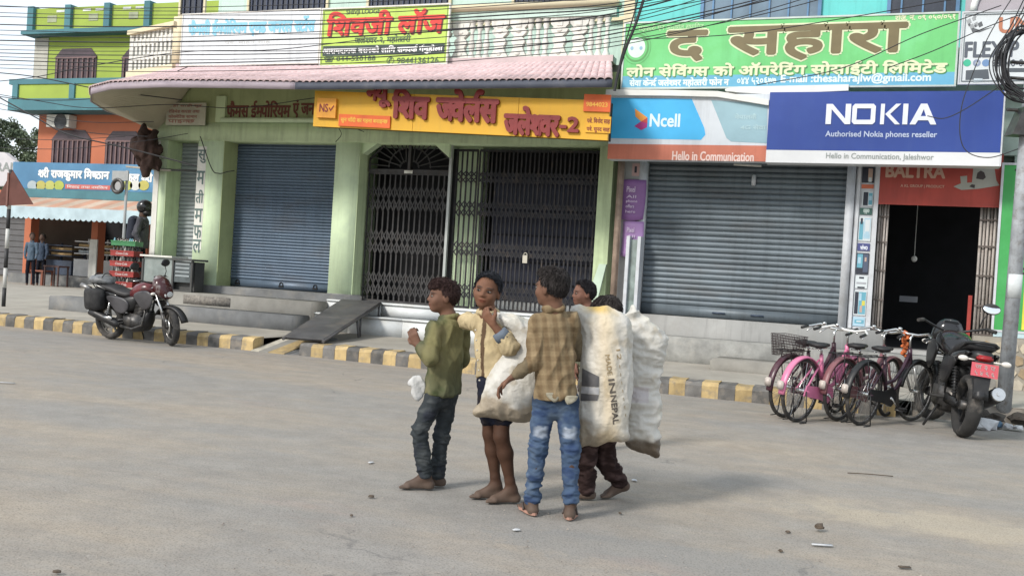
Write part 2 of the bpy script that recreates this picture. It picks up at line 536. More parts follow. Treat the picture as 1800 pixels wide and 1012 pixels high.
# broken edge beside the pole where the kerb ends
bm_ = MB()
bm_.add([(.385, 12.36, -.004), (8, 12.36, -.004), (8, 12.62, .178), (.385, 12.62, .178)], [(0, 1, 2, 3)])
struct(bm_.build('pavement_edge', M('dirt_edge', (.20, .175, .145), .95, var=.35, scale=5, bump=.8, bscale=30, dirt=(.08, .07, .06), dirt_amt=.8, dirt_scale=4)))

# ---- kerb: painted blocks
YEL = M('kerb_yellow', (.42, .31, .15), .85, var=.2, scale=7, bump=.35, bscale=50, dirt=(.21, .185, .15), dirt_amt=.95, dirt_scale=8, streak=.5, rand=.2)
BLK = M('kerb_black', (.12, .115, .108), .85, var=.3, scale=7, bump=.35, bscale=50, dirt=(.23, .20, .165), dirt_amt=.95, dirt_scale=8, rand=.25)
kerb = struct(empty('kerb', (-7, 12.2, 0)))
def kerb_mesh(name, mat, k):
    r = random.Random(k); m = MB(); L = .2
    pts = []
    for x in (0, L / 2, L):
        j = lambda a: r.uniform(-a, a)
        pts.append([(x, 0 + j(.006), -.05), (x, .0 + j(.006), .135 + j(.008)), (x, .035 + j(.008), .178 + j(.006)), (x, .26, .19 + j(.006)), (x, .27, -.05)])
    m.loft(pts)
    me = m.mesh(name, mat); return me
kms = [[kerb_mesh('kerb_block', YEL, k) for k in range(4)], [kerb_mesh('kerb_block', BLK, k + 9) for k in range(4)]]
for me in kms[0] + kms[1]: me.polygons.foreach_set('use_smooth', [False] * len(me.polygons))
x = -18.0; i = 0
while x < .18:
    if not (-8.62 < x + .1 < -7.72):
        o = bpy.data.objects.new('kerb_block', kms[i % 2][rnd.randrange(4)]); COL.objects.link(o)
        o.location = (x, kerb_y(x), 0)
        o.rotation_euler = (0, 0, math.atan2(kerb_y(x + .2) - kerb_y(x), .2))
        o.scale = (.995, 1, rnd.uniform(.95, 1.03))
        adopt(o, kerb)
    x += .2; i += 1
# concrete crossing ramp let into the kerb
cr = empty('concrete_ramp', (-8.1, 12.7, 0), 'low concrete ramp with a yellow painted strip cut into the kerb', 'ramp')
y0, y1 = kerb_y(-8) - .05, kerb_y(-8) + .95
def wedge(x0, x1, mat, nm, zt=.235):
    m = MB(); m.hexa([(x0, y0, -.03), (x1, y0, -.03), (x1 + .12, y1, -.03), (x0 + .12, y1, -.03), (x0, y0, .006), (x1, y0, .006), (x1 + .12, y1, zt), (x0 + .12, y1, zt)])
    return m.build(nm, mat, cr)
wedge(-8.60, -8.46, M('chalk_strip', (.42, .39, .32), .9, var=.2, scale=9, bump=.3), 'pale_strip', .237); wedge(-8.458, -8.30, CONC, 'ramp_slab')
wedge(-8.298, -8.03, YEL, 'yellow_strip', .24)
m = MB(); m.hexa([(-8.028, y0 + .02, -.03), (-7.74, y0 + .25, -.03), (-7.74, y1, -.03), (-7.9, y1, -.03), (-8.028, y0 + .02, .0), (-7.78, y0 + .3, .10), (-7.74, y1, .2), (-7.9, y1, .235)]); m.build('side_wall', CONC_D, cr)
m = MB(); m.tube([(-7.72, y0 + .05, .035), (-7.72, y0 + .3, .035)], .035, 12); m.build('drain_pipe', M('pipe_black', (.02, .02, .02), .6), cr)

# ================================================================== STEPS in front of the shops
MARB = M('marble', (.60, .62, .62), .45, var=.10, scale=2.0, dirt=(.38, .36, .31), dirt_amt=.55, dirt_scale=2.5, bump=.05, rand=.05)
def steps(name, label, cat='steps', loc=(0, 0, 0)): return empty(name, loc, label, cat)
gs = steps('concrete_steps', 'worn grey concrete steps below the left blue shutter', loc=(-11, 14.2, .2))
m = MB(); m.bevbox(-14.2, -9.02, 14.0, 14.52, .1, .45, .015); m.build('lower_step', CONC_D, gs)
m = MB(); m.bevbox(-13.9, -8.98, 14.5, 15.12, .1, .68, .015); m.build('upper_step', CONC, gs)
m = MB(); m.bevbox(-11.62, -10.62, 14.496, 14.56, .48, .64, .003); m.build('exposed_rubble', M('rubble', (.19, .175, .155), .95, var=.5, scale=22, bump=1.0, bscale=30, dirt=(.33, .29, .24), dirt_amt=.6, dirt_scale=12), gs)
m = MB(); m.bevbox(-13.4, -8.6, 15.1, 16.2, .3, .815, .012); m.build('threshold', CONC_D, gs)
# marble steps, each facing slab a piece of its own
ms = steps('marble_steps', 'white marble steps below the two folding gates', loc=(-6.7, 14.8, .2))
x = -9.28; i = 0
while x < -4.2:
    w = min(.94 + .08 * math.sin(i * 2.1), -4.0 - x)
    m = MB(); m.bevbox(x + .003, x + w - .003, 14.60, 14.64, .18, .48, .004); m.build('riser_slab', MARB, ms)
    m = MB(); m.bevbox(x + .003, x + w - .003, 14.57, 15.03, .482, .51, .006); m.build('tread_slab', MARB, ms)
    x += w; i += 1
x = -9.0; i = 0
while x < -4.2:
    w = min(1.05 + .1 * math.sin(i * 1.7), -4.0 - x)
    m = MB(); m.bevbox(x + .003, x + w - .003, 15.0, 15.04, .512, .70, .004); m.build('riser_slab', MARB, ms)
    m = MB(); m.bevbox(x + .003, x + w - .003, 14.97, 16.0, .702, .73, .006); m.build('tread_slab', MARB, ms)
    x += w; i += 1
m = MB(); m.box(-9.27, -4.03, 14.66, 16.0, .1, .478); m.box(-8.98, -4.03, 15.06, 16.0, .48, .70); m.build('core', CONC, ms)
rs = steps('shop_plinth', 'chipped grey plinth and step below the wide shutter beside the bicycles', 'steps', (-1, 14.6, .2))
RPL = M('plinth_paint', (.29, .29, .28), .85, streak=.5, var=.14, scale=1.6, bump=.2, dirt=(.22, .21, .19), dirt_amt=.55, dirt_scale=2)
m = MB(); m.bevbox(-4.02, 1.15, 14.62, 15.1, .1, .575, .02); m.build('step', M('step_stone', (.25, .25, .235), .9, var=.3, scale=4, bump=.9, bscale=16, dirt=(.38, .36, .32), dirt_amt=.6, dirt_scale=3), rs)
m = MB(); m.bevbox(-4.02, 0.02, 15.05, 15.9, .2, .865, .008); m.build('plinth_wall', RPL, rs)
m = MB(); m.bevbox(-.02, 1.4, 15.05, 15.9, .2, .62, .008); m.build('door_sill', RPL, rs)
sl = MB(); sl.bevbox(-2.2, .9, 13.86, 14.6, .1, .35, .02)
tag(sl.build('step_block', CONC), 'low grey concrete block on the pavement behind the bicycles', 'block')

# ================================================================== steel access ramp
st = empty('steel_ramp', (-8, 14, .2), 'dark grey sheet metal ramp on legs leaning on the marble steps', 'ramp')
STEEL = M('ramp_steel', (.10, .098, .10), .6, metal=.3, var=.25, scale=4, bump=.2, dirt=(.19, .165, .14), dirt_amt=.7, dirt_scale=3)
A0, A1 = Vector((-8.36, 13.18, .235)), Vector((-7.46, 13.18, .235))
B0, B1 = Vector((-8.36, 15.0, .76)), Vector((-7.46, 15.0, .76))
a0, a1 = onz(498, 592, .24), onz(568, 597, .24)
dx = 1.02
A0 = Vector((a0.x, a0.y, .245)); A1 = Vector((a1.x, a1.y, .245))
b0 = ony(601, 533, 14.95); b1 = ony(669, 537, 14.95); B0 = Vector((b0.x, 14.95, .755)); B1 = Vector((b1.x, 14.95, .755))
for k in range(2):
    t0, t1 = k * .5 + .002, k * .5 + .498
    m = MB(); p = [A0.lerp(B0, t0), A1.lerp(B1, t0), A1.lerp(B1, t1), A0.lerp(B0, t1)]
    m.hexa([q - Vector((0, 0, .012)) for q in p] + p); m.build('ramp_sheet', STEEL, st)
for P, Q in ((A0, B0), (A1, B1)):
    m = MB(); m.tube([P - Vector((0, 0, .03)), Q - Vector((0, 0, .03))], .025, 6); m.build('side_rail', STEEL, st)
for t in (.02, .25, .5, .75, .98):
    m = MB(); m.tube([A0.lerp(B0, t) - Vector((0, 0, .035)), A1.lerp(B1, t) - Vector((0, 0, .035))], .016, 6); m.build('cross_bar', STEEL, st)
for t, zb in ((.97, .51), (.62, .21), (.55, .21)):
    for P, Q in ((A0, B0), (A1, B1)):
        p = P.lerp(Q, t); m = MB(); m.tube([p - Vector((0, 0, .03)), (p.x + (.05 if t == .55 else 0), p.y, zb)], .019, 6); m.build('leg', STEEL, st)

# ================================================================== LEFT SHOP BUILDING
GRN = M('green_wall', (.50, .60, .37), .85, var=.12, scale=1.2, bump=.2, dirt=(.27, .33, .20), dirt_amt=.55, dirt_scale=1.7, streak=.55)
GRN_L = M('green_pillar', (.58, .70, .47), .85, var=.10, scale=1.3, bump=.12, dirt=(.40, .50, .37), dirt_amt=.5, dirt_scale=2.2, streak=.35)
GRN_O = M('green_olive', (.36, .41, .21), .85, streak=.4, var=.12, scale=1.5, bump=.12, dirt=(.20, .23, .13), dirt_amt=.5, dirt_scale=2.0)
MINT = M('mint_upper', (.50, .64, .57), .85, streak=.4, var=.08, scale=1.0, bump=.1, dirt=(.32, .40, .36), dirt_amt=.4)
CREAM = M('cream_trim', (.66, .58, .40), .8, var=.08, scale=2, dirt=(.40, .36, .28), dirt_amt=.5, dirt_scale=2)
SOFF = M('soffit_cream', (.42, .38, .28), .9, var=.12, scale=1.4, bump=.15, dirt=(.33, .32, .22), dirt_amt=.5)
WHITEP = M('white_concrete', (.66, .65, .60), .85, streak=.4, var=.08, scale=4, bump=.15, dirt=(.42, .41, .36), dirt_amt=.55, dirt_scale=5)
DARK = M('interior_dark', (.012, .012, .014), .9, var=.3)  # near-black; on shop interiors it puts the indoor shade into the colour
NAVY = M('navy_panel', (.022, .026, .048), .6, var=.3, scale=2, dirt=(.045, .045, .055), dirt_amt=.6, dirt_scale=2.5)
BLUE_SH = M('shutter_blue', (.108, .150, .205), .5, metal=.25, var=.16, scale=1.1, bump=.05, dirt=(.085, .085, .09), dirt_amt=.6, dirt_scale=1.1, rand=.10, streak=.45, stretch=(1, 1, 2.5))
GREY_SH = M('shutter_grey', (.130, .158, .180), .5, metal=.25, var=.2, scale=.9, dirt=(.10, .10, .10), dirt_amt=.65, dirt_scale=1.0, rand=.14, streak=.5, stretch=(1, 1, 2.2))
SLATE_SH = M('shutter_pale', (.27, .30, .31), .6, metal=.2, var=.16, scale=1.2, dirt=(.15, .15, .15), dirt_amt=.5, rand=.05)

YF, YS = 15.2, 15.62
lb = empty('shop_building', (-9, 15.6, .2), 'pale green corner shop building with pink tiled canopy and white balustrade', 'building')
def fx(px, Y=YF, py=380): return ony(px, py, Y).x
xa0, xa1 = fx(268), fx(287)
xb0, xb1 = fx(341), fx(386)
xc0, xc1 = fx(583), fx(625)
TOP = 3.47
def part(nm, mat, par, *boxes, bev=0):
    m = MB()
    for b in boxes: (m.bevbox(*b, bev) if bev else m.box(*b))
    return m.build(nm, mat, par)
part('pillar', GRN_L, lb, (xa0, xa1, YF, 15.75, .68, TOP + .02), bev=.008)
part('pillar', GRN_L, lb, (xb0, xb1, YF, 15.75, .68, TOP + .02), bev=.008)
part('pillar', GRN_L, lb, (xc0, xc1, YF, 15.9, .80, TOP + .02), bev=.008)
part('pillar_base', CONC_D, lb, (xc0 - .01, xc1 + .03, YF - .012, 15.88, .60, .83), bev=.006)
# jamb linings, two wall green and one olive
part('jamb', GRN, lb, (xa1 + .002, xa1 + .012, YF + .01, YS, .8, TOP)); part('jamb', GRN_O, lb, (xb1 + .002, xb1 + .012, YF + .01, YS, .8, TOP))
part('jamb', GRN, lb, (xc1 + .002, xc1 + .012, YF + .01, YS, .8, 3.3))
# white edge strip of the corner pillar
part('corner_strip', WHITEP, lb, (xa0 - .02, xa0 + .10, YF - .012, YF - .002, .72, TOP - .02))
# wall over the openings
xR = -4.12
part('lintel', GRN, lb, (xa0 - .05, xR, YF - .02, 15.9, TOP, 3.80), bev=.01)
part('ledge', GRN_L, lb, (fx(384), xc1 + .4, YF - .12, YF + .02, 3.80, 3.875), bev=.008)
part('name_band', GRN_O, lb, (xa0 + .05, xR, YF - .005, 15.9, 3.80, 4.62))
part('band_frame', GRN, lb, (fx(372), fx(388), YF - .06, YF + .1, 3.802, 4.28))
part('side_wall', GRN, lb, (xa0 + .01, xa0 + .2, 15.76, 19.0, .2, 4.3))
part('interior_shade_sheet', DARK, lb, (xa0 + .3, xR, 16.1, 16.2, .2, 4.55))  # near-black sheet painted to stand for the shade behind the openings
part('divider', GRN, lb, (xR - .25, xR - .02, YF + .1, 16.1, .3, 4.3))

def shutter(par, x0, x1, z0, z1, Y, pitch, mat, bottom, nm='shutter'):
    sh = part(nm, mat, par, (x0, x1, Y + .03, Y + .05, z0, z1))
    m = MB(); prof = []
    N = 6
    for k in range(N + 1):
        t = k / N
        prof.append((t * pitch, -.020 * math.sin(math.pi * t) ** .8))
    vs = [];fs = []
    for xx in (0, x1 - x0):
        for (h, d) in prof: vs.append((xx, d, h))
    for k in range(N): fs.append((k, k + N + 1, k + N + 2, k + 1))
    vs += [(0, .02, 0), (x1 - x0, .02, 0), (0, .02, pitch), (x1 - x0, .02, pitch)]
    b = 2 * (N + 1)
    fs += [(0, b, b + 1, N + 1), (N, 2 * N + 1, b + 3, b + 2)]
    m.add(vs, fs, True)
    me = m.mesh('slat', mat)
    z = z0 + bottom
    while z < z1 - pitch * .5:
        o = link_mesh('slat', me, sh, loc=(x0, Y + rnd.uniform(-.005, .003), z)); o.rotation_euler = (R(rnd.uniform(-5, 3)), 0, R(rnd.uniform(-.08, .08))); z += pitch
    m = MB(); m.bevbox(x0, x1, Y - .012, Y + .02, z0 + .004, z0 + bottom - .004, .008)
    m.build('bottom_rail', mat, sh)
    return sh
sh = shutter(lb, xb1 + .02, xc0 - .01, .82, TOP + .05, YS, .055, BLUE_SH, .15)
for px in (418, 495, 555):
    p = ony(px, 503, YS); m = MB(); m.torus((p.x, YS - .02, .91), .035, .01, 12, 6); m.box(p.x - .05, p.x + .05, YS - .03, YS - .013, .86, .89); m.build('hasp', M('hasp_black', (.02, .02, .022), .5, metal=.6), sh)
shutter(lb, xa1 + .02, xb0 - .0, .82, TOP + .05, YS, .075, SLATE_SH, .12)

# --------- gates
IRON = M('gate_iron', (.026, .026, .030), .55, metal=.5, var=.3, scale=9, dirt=(.10, .075, .055), dirt_amt=.5, dirt_scale=8)
IRON_L = M('gate_iron_grey', (.046, .045, .046), .55, metal=.4, var=.3, scale=9, dirt=(.07, .055, .045), dirt_amt=.5, dirt_scale=8)
def folding_gate(par, x0, x1, z0, z1, Y, n, bands, mat, nm='folding_gate'):
    g = part(nm, mat, par, (x0, x1, Y - .015, Y + .02, z0, z0 + .035))
    part('top_rail', mat, g, (x0, x1, Y - .015, Y + .02, z1 - .04, z1))
    w = .013
    mb = MB(); mb.box(-w, w, -.010, .010, z0 + .02, z1 - .02)
    me = mb.mesh('upright', mat)
    sp = (x1 - x0) / (n - 1)
    for i in range(n): link_mesh('upright', me, g, loc=(x0 + i * sp + rnd.uniform(-.004, .004), Y, 0))
    # scissor strips, two crossings per band
    for (b0, b1) in bands:
        m = MB(); rows = 2; h = (b1 - b0) / rows
        for r in range(rows):
            for i in range(n - 1):
                xa, xb_ = x0 + i * sp, x0 + (i + 1) * sp
                za, zb = b0 + r * h, b0 + (r + 1) * h
                for (p, q, dy) in (((xa, za), (xb_, zb), -.013), ((xa, zb), (xb_, za), -.019)):
                    d = Vector((q[0] - p[0], 0, q[1] - p[1])).normalized(); nn = Vector((-d.z, 0, d.x)) * .010
                    P, Q = Vector((p[0], Y + dy, p[1])), Vector((q[0], Y + dy, q[1]))
                    m.hexa([P - nn, Q - nn, Q + nn, P + nn][::1] + [c + Vector((0, -.004, 0)) for c in (P - nn, Q - nn, Q + nn, P + nn)])
        tag(m.build('scissor_strips', mat, g), kind='stuff')
    return g
gx0, gx1 = xc1 + .06, fx(787, 15.5)
def pz(px, py, Y): return ony(px, py, Y).z
GB = [(pz(690, 371, 15.5), pz(690, 327, 15.5)), (pz(690, 446, 15.5), pz(690, 404, 15.5)), (pz(690, 520, 15.5), pz(690, 478, 15.5))]
zt = pz(700, 303, 15.5)
g1 = folding_gate(lb, gx0, gx1, .735, zt, 15.5, 16, GB, IRON_L)
# octagonal head with a fanlight of radiating bars
ztop = pz(712, 248, 15.5)
oc = [(gx0, zt), (gx0, ztop - .32), (gx0 + .36, ztop), (gx1 - .36, ztop), (gx1, ztop - .32), (gx1, zt)]
fl = part('fanlight', IRON_L, lb, (gx0, gx1, 15.47, 15.52, zt, zt + .05))
m = MB()
for a, b in zip(oc[:-1], oc[1:]): m.tube([(a[0], 15.49, a[1]), (b[0], 15.49, b[1])], .022, 6)
m.build('head_frame', IRON_L, fl)
xm = (gx0 + gx1) / 2
for sgn in (-1, 1):
    cx, cz = xm + sgn * .06, zt + .08
    for k, a in enumerate(np.linspace(4, 86, 8)):
        d = (sgn * math.cos(R(a)), math.sin(R(a)))
        L = .95
        for t in np.linspace(.1, 1.2, 60):
            xx, zz = cx + d[0] * t, cz + d[1] * t
            lim = ztop - .03
            ex = (gx1 - xx) if sgn > 0 else (xx - gx0)
            if zz > lim or ex < .03 or zz > ztop - .34 + ex * .889: break
        r0 = .10 if k % 2 else .32
        m = MB(); m.tube([(cx + d[0] * r0, 15.49, cz + d[1] * r0), (xx, 15.49, zz)], .011, 5); m.build('fan_bar', IRON_L, fl)
    m = MB()
    for rr in (.12, .34):
        m.tube([(cx + sgn * rr * math.cos(R(a)), 15.488, cz + rr * math.sin(R(a))) for a in range(0, 91, 10)], .011, 5)
    m.build('fan_ring', IRON_L, fl)
part('centre_post', IRON_L, fl, (xm - .025, xm + .025, 15.465, 15.53, zt + .05, ztop))
part('plate', WHITEP, fl, (xm - .08, xm + .08, 15.455, 15.464, zt - .02, zt + .03))
# green spandrels beside the octagon
m = MB(); m.prism([(gx0 - .1, ztop - .30), (gx0 + .36, ztop + .02), (gx0 + .36, 3.6), (gx0 - .1, 3.6)], YF + .1, YF + .28)
m.prism([(gx1 - .36, ztop + .02), (gx1 + .05, ztop - .30), (gx1 + .05, 3.6), (gx1 - .36, 3.6)], YF + .1, YF + .28)
m.prism([(gx0 + .36, ztop + .02), (gx1 - .36, ztop + .02), (gx1 - .36, 3.6), (gx0 + .36, 3.6)], YF + .1, YF + .28)
m.build('spandrel', GRN_L, lb)
part('steel_post', M('post_grey', (.38, .40, .39), .5, metal=.3, var=.15), lb, (gx1 + .03, gx1 + .075, 15.36, 15.42, .73, 3.5))
# second, wider gate; folded leaf in front of the green pier at its left
px0, px1 = fx(800, 15.6), fx(838, 15.6)
part('pier', GRN_L, lb, (px0 - .02, px1 + .02, 15.66, 15.98, .5, 3.6))
folding_gate(lb, px0 + .02, px1, .735, 3.42, 15.5, 5, [(.9, 1.15), (1.62, 1.86), (2.28, 2.55), (2.85, 3.05)], IRON)
g2 = folding_gate(lb, px1 + .04, xR - .2, .735, 3.42, 15.5, 30, [(.9, 1.15), (1.62, 1.86), (2.28, 2.55), (2.85, 3.05)], IRON)
part('back_panel', NAVY, lb, (px1 + .25, xR - .22, 15.74, 15.78, .73, 3.0))
m = MB(); m.box(-5.62, -5.54, 15.44, 15.48, 1.55, 1.68); m.torus((-5.58, 15.46, 1.69), .03, .008, 10, 5); m.build('padlock', M('brass', (.50, .47, .40), .35, metal=.5), g2)
for z in (1.2, 1.55, 2.0, 2.5): part('panel_rib', DARK, g2, (px1 + .25, xR - .22, 15.725, 15.738, z, z + .03))
part('marble_skirt', MARB, lb, (px1 + .1, xR - .2, 15.70, 15.72, .732, .90))

# --------- canopy
TILE = M('tile_pink', (.56, .42, .42), .8, var=.16, scale=5, bump=.15, dirt=(.36, .27, .27), dirt_amt=.6, dirt_scale=4, rand=.12)
FASC_D = M('fascia_navy', (.085, .095, .125), .7, var=.2, scale=3, dirt=(.20, .19, .18), dirt_amt=.5, dirt_scale=3)
FASC_L = M('fascia_lilac', (.40, .34, .38), .8, var=.15, scale=3, dirt=(.27, .24, .24), dirt_amt=.5, dirt_scale=3)
eave = [(-3.72, 13.42), (-6, 13.42), (-8.6, 13.38), (-10.0, 13.2), (-11.2, 13.1), (-12.3, 13.22), (-13.1, 13.62), (-13.75, 14.3), (-14.3, 15.3), (-14.6, 16.6), (-14.7, 18.5)]
ridge = [(-4.27, 15.3), (-6.2, 15.3), (-8.6, 15.28), (-10.2, 15.2), (-11.3, 15.12), (-12.1, 15.14), (-12.7, 15.25), (-13.1, 15.45), (-13.4, 15.8), (-13.55, 16.8), (-13.6, 18.5)]
def resample(poly, n):
    P = [Vector((*p, 0)) for p in poly]; L = [0]
    for a, b in zip(P[:-1], P[1:]): L.append(L[-1] + (b - a).length)
    out = []
    for t in np.linspace(0, L[-1], n):
        out.append((float(np.interp(t, L, [p.x for p in P])), float(np.interp(t, L, [p.y for p in P]))))
    return out, L[-1]
NE = 141
ev, elen = resample(eave, NE)
rg = []
el = [0]
for a, b in zip(eave[:-1], eave[1:]): el.append(el[-1] + math.hypot(b[0] - a[0], b[1] - a[1]))
for t in np.linspace(0, elen, NE):
    rg.append((float(np.interp(t, el, [p[0] for p in ridge])), float(np.interp(t, el, [p[1] for p in ridge]))))
ZE, ZR = 4.15, 4.78
cnp = MB()
def soff_z(x): return float(np.interp(x, [-14.6, -13.5, -13.0, -12.4, -11.5], [3.5, 3.6, 4.05, 4.5, 4.62]))
rings = []
for (e, r) in zip(ev, rg):
    iw = (max(r[0], -12.95), max(r[1] - .05, 15.1)) if r[0] < -12.2 else (r[0], r[1] - .05)
    rings.append([(e[0], e[1], ZE - .02), (e[0], e[1], ZE - .115), (e[0] * .97 + r[0] * .03, e[1] * .97 + r[1] * .03, ZE - .12), (iw[0], iw[1], soff_z(e[0])), (r[0], r[1], soff_z(e[0]) + .05), (r[0], r[1], ZR - .03)])
cnp.loft(rings)
canopy = cnp.build('canopy', SOFF, lb); smooth(canopy, False)
def fascia(i0, i1, mat):
    m = MB(); rr = []
    for i in range(i0, i1 + 1):
        e, r = ev[i], rg[i]; d = Vector((e[0] - r[0], e[1] - r[1])).normalized()
        rr.append([(e[0] + d.x * .004, e[1] + d.y * .004, ZE - .02), (e[0] + d.x * .03, e[1] + d.y * .03, ZE - .02), (e[0] + d.x * .03, e[1] + d.y * .03, ZE - .13), (e[0] + d.x * .004, e[1] + d.y * .004, ZE - .13)])
    m.loft(rr); return m.build('fascia', mat, canopy)
spl = min(range(NE), key=lambda i: abs(ev[i][0] + 8.75))
fascia(0, spl, FASC_D); fascia(spl, NE - 1, FASC_L)
# tiles: short half-round tiles in four courses
tw = elen / 132
def tile_mesh():
    m = MB(); n = 6; vs = []; fs = []
    for k in range(n + 1):
        a = math.pi * k / n
        vs += [(-tw * .52 * math.cos(a), 0, .008 + .040 * math.sin(a)), (-tw * .46 * math.cos(a), .60, .0 + .034 * math.sin(a))]
    for k in range(n): fs.append((2 * k, 2 * k + 2, 2 * k + 3, 2 * k + 1))
    b = len(vs)
    for k in range(n + 1):
        a = math.pi * k / n; vs.append((-tw * .42 * math.cos(a), 0, .002 + .026 * math.sin(a)))
    for k in range(n): fs.append((2 * k, b + k, b + k + 1, 2 * k + 2))
    m.add(vs, fs, True); return m.mesh('roof_tile', TILE)
tme = tile_mesh()
upper = MB()
for c in range(4):
    for k in range(132):
        t = (k + .5) / 132 * (NE - 1); i = int(t); u = t - i
        e = Vector((ev[i][0] * (1 - u) + ev[min(i + 1, NE - 1)][0] * u, ev[i][1] * (1 - u) + ev[min(i + 1, NE - 1)][1] * u, ZE - .012))
        r = Vector((rg[i][0] * (1 - u) + rg[min(i + 1, NE - 1)][0] * u, rg[i][1] * (1 - u) + rg[min(i + 1, NE - 1)][1] * u, ZR))
        p = e.lerp(r, c * .25 - .02); d = (r - e).normalized()
        ln = (r - e).length * .29 / .60
        wide = 1.0
        sx = d.cross(Vector((0, 0, 1))).normalized(); up = sx.cross(d).normalized()
        i2 = min(i + 1, NE - 1)
        gap = (Vector(ev[i2] + (0,)).lerp(Vector(rg[i2] + (0,)), c * .25) - Vector(ev[i] + (0,)).lerp(Vector(rg[i] + (0,)), c * .25)).length * (NE - 1) / 132
        wx = max(.25, gap / tw)
        mat4 = Matrix(((sx.x * wx, d.x * ln, up.x, p.x), (sx.y * wx, d.y * ln, up.y, p.y), (sx.z * wx, d.z * ln, up.z, p.z + .006 * c), (0, 0, 0, 1)))
        if c < 2:
            o = bpy.data.objects.new('roof_tile', tme); COL.objects.link(o)
            o.matrix_basis = mat4
            adopt(o, canopy)
        else:
            upper.add([mat4 @ v.co for v in tme.vertices], [tuple(q.vertices) for q in tme.polygons], True)
tag(upper.build('upper_roof_tiles', TILE, canopy), kind='stuff')

# --------- balustrade
YB = 15.4
bal = part('balustrade', WHITEP, lb, (-12.7, -4.25, YB - .1, YB + .1, 4.80, 4.90))
part('top_rail', CREAM, bal, (-12.75, -4.22, YB - .14, YB + .14, 5.70, 5.80), bev=.015)
part('under_rail', MINT, bal, (-12.7, -4.25, YB - .08, YB + .08, 5.56, 5.69))
part('base_band', M('band_pink', (.52, .42, .42), .85, var=.1, dirt=(.36, .31, .31), dirt_amt=.5), bal, (-12.7, -4.24, YB - .16, YB - .102, 4.80, 4.905))
H_ = .655
bp_ = [(.062, 0), (.062, .05), (.034, .12), (.05, .20), (.058, .26), (.03, .36), (.034, .40), (.028, .46), (.055, .55), (.04, .60), (.06, .62), (.06, H_)]
mb = MB(); mb.lathe(bp_, 12); bme = mb.mesh('baluster', WHITEP)
def urn_mesh():
    m = MB()
    half = [(.15, 0), (.15, .05), (.10, .13), (.075, .20), (.115, .28), (.10, .33), (.06, .36), (.125, .42), (.145, .47), (.10, .50), (.15, .55), (.155, .60), (.16, H_)]
    for cx in (-.165, .165):
        poly = [(cx + a, b) for a, b in half] + [(cx - a, b) for a, b in half[::-1]]
        m.prism(poly, -.05, .05)
    m.box(-.31, .31, -.03, .03, .0, .05); m.box(-.31, .31, -.03, .03, H_ - .07, H_)
    for cx in (-.165, .165):
        m.box(cx - .05, cx + .05, -.062, -.05, .52, .60); m.ellipsoid((cx, -.05, .45), (.05, .02, .03)); m.ellipsoid((cx, -.05, .09), (.05, .02, .04))
    return m.mesh('urn_panel', WHITEP)
ume = urn_mesh()
x = -4.40; k = 0
seq = 0
while x > -12.6:
    if seq < 3:
        link_mesh('baluster', bme, bal, loc=(x, YB, 4.90)); x -= .135; seq += 1
        if seq == 3: x -= .225
    else:
        link_mesh('urn_panel', ume, bal, loc=(x, YB, 4.90)); x -= .36 + .05; seq = 0
part('end_post', CREAM, bal, (-12.82, -12.6, YB - .15, YB + .12, 4.80, 5.80), bev=.01)
# side return of the balustrade on the corner
sr = MB(); P0, P1 = Vector((-12.72, 15.3, 0)), Vector((-14.3, 15.85, 0))
d = (P1 - P0).normalized(); nrm = Vector((d.y, -d.x, 0))
def sbox(m, t0, t1, z0, z1, w=.06):
    a, b = P0 + (P1 - P0) * t0, P0 + (P1 - P0) * t1
    m.hexa([(a - nrm * w) + Vector((0, 0, z0)), (b - nrm * w) + Vector((0, 0, z0)), (b + nrm * w) + Vector((0, 0, z0)), (a + nrm * w) + Vector((0, 0, z0)),
            (a - nrm * w) + Vector((0, 0, z1)), (b - nrm * w) + Vector((0, 0, z1)), (b + nrm * w) + Vector((0, 0, z1)), (a + nrm * w) + Vector((0, 0, z1))])
sbox(sr, 0, 1, 5.62, 5.70, .12); sbox(sr, 0, 1, 4.78, 4.90, .1); sr.build('side_rail', CREAM, bal)
for k in range(11):
    m = MB(); t = .05 + k * .09; sbox(m, t - .022, t + .022, 4.90, 5.62, .04); sbox(m, t - .045, t + .045, 5.1, 5.2, .03); sbox(m, t - .045, t + .045, 5.38, 5.5, .03); m.build('grille_bar', WHITEP, bal)
m = MB()
a, b = P1, P1 + Vector((0.05, 3.2, 0))
m.box(min(a.x, b.x) - .06, max(a.x, b.x) + .06, a.y, b.y, 4.78, 5.70); m.build('side_parapet', WHITEP, bal)
part('terrace_floor', CONC, lb, (-13.4, -4.14, 15.5, 18.0, 4.6, 4.80))

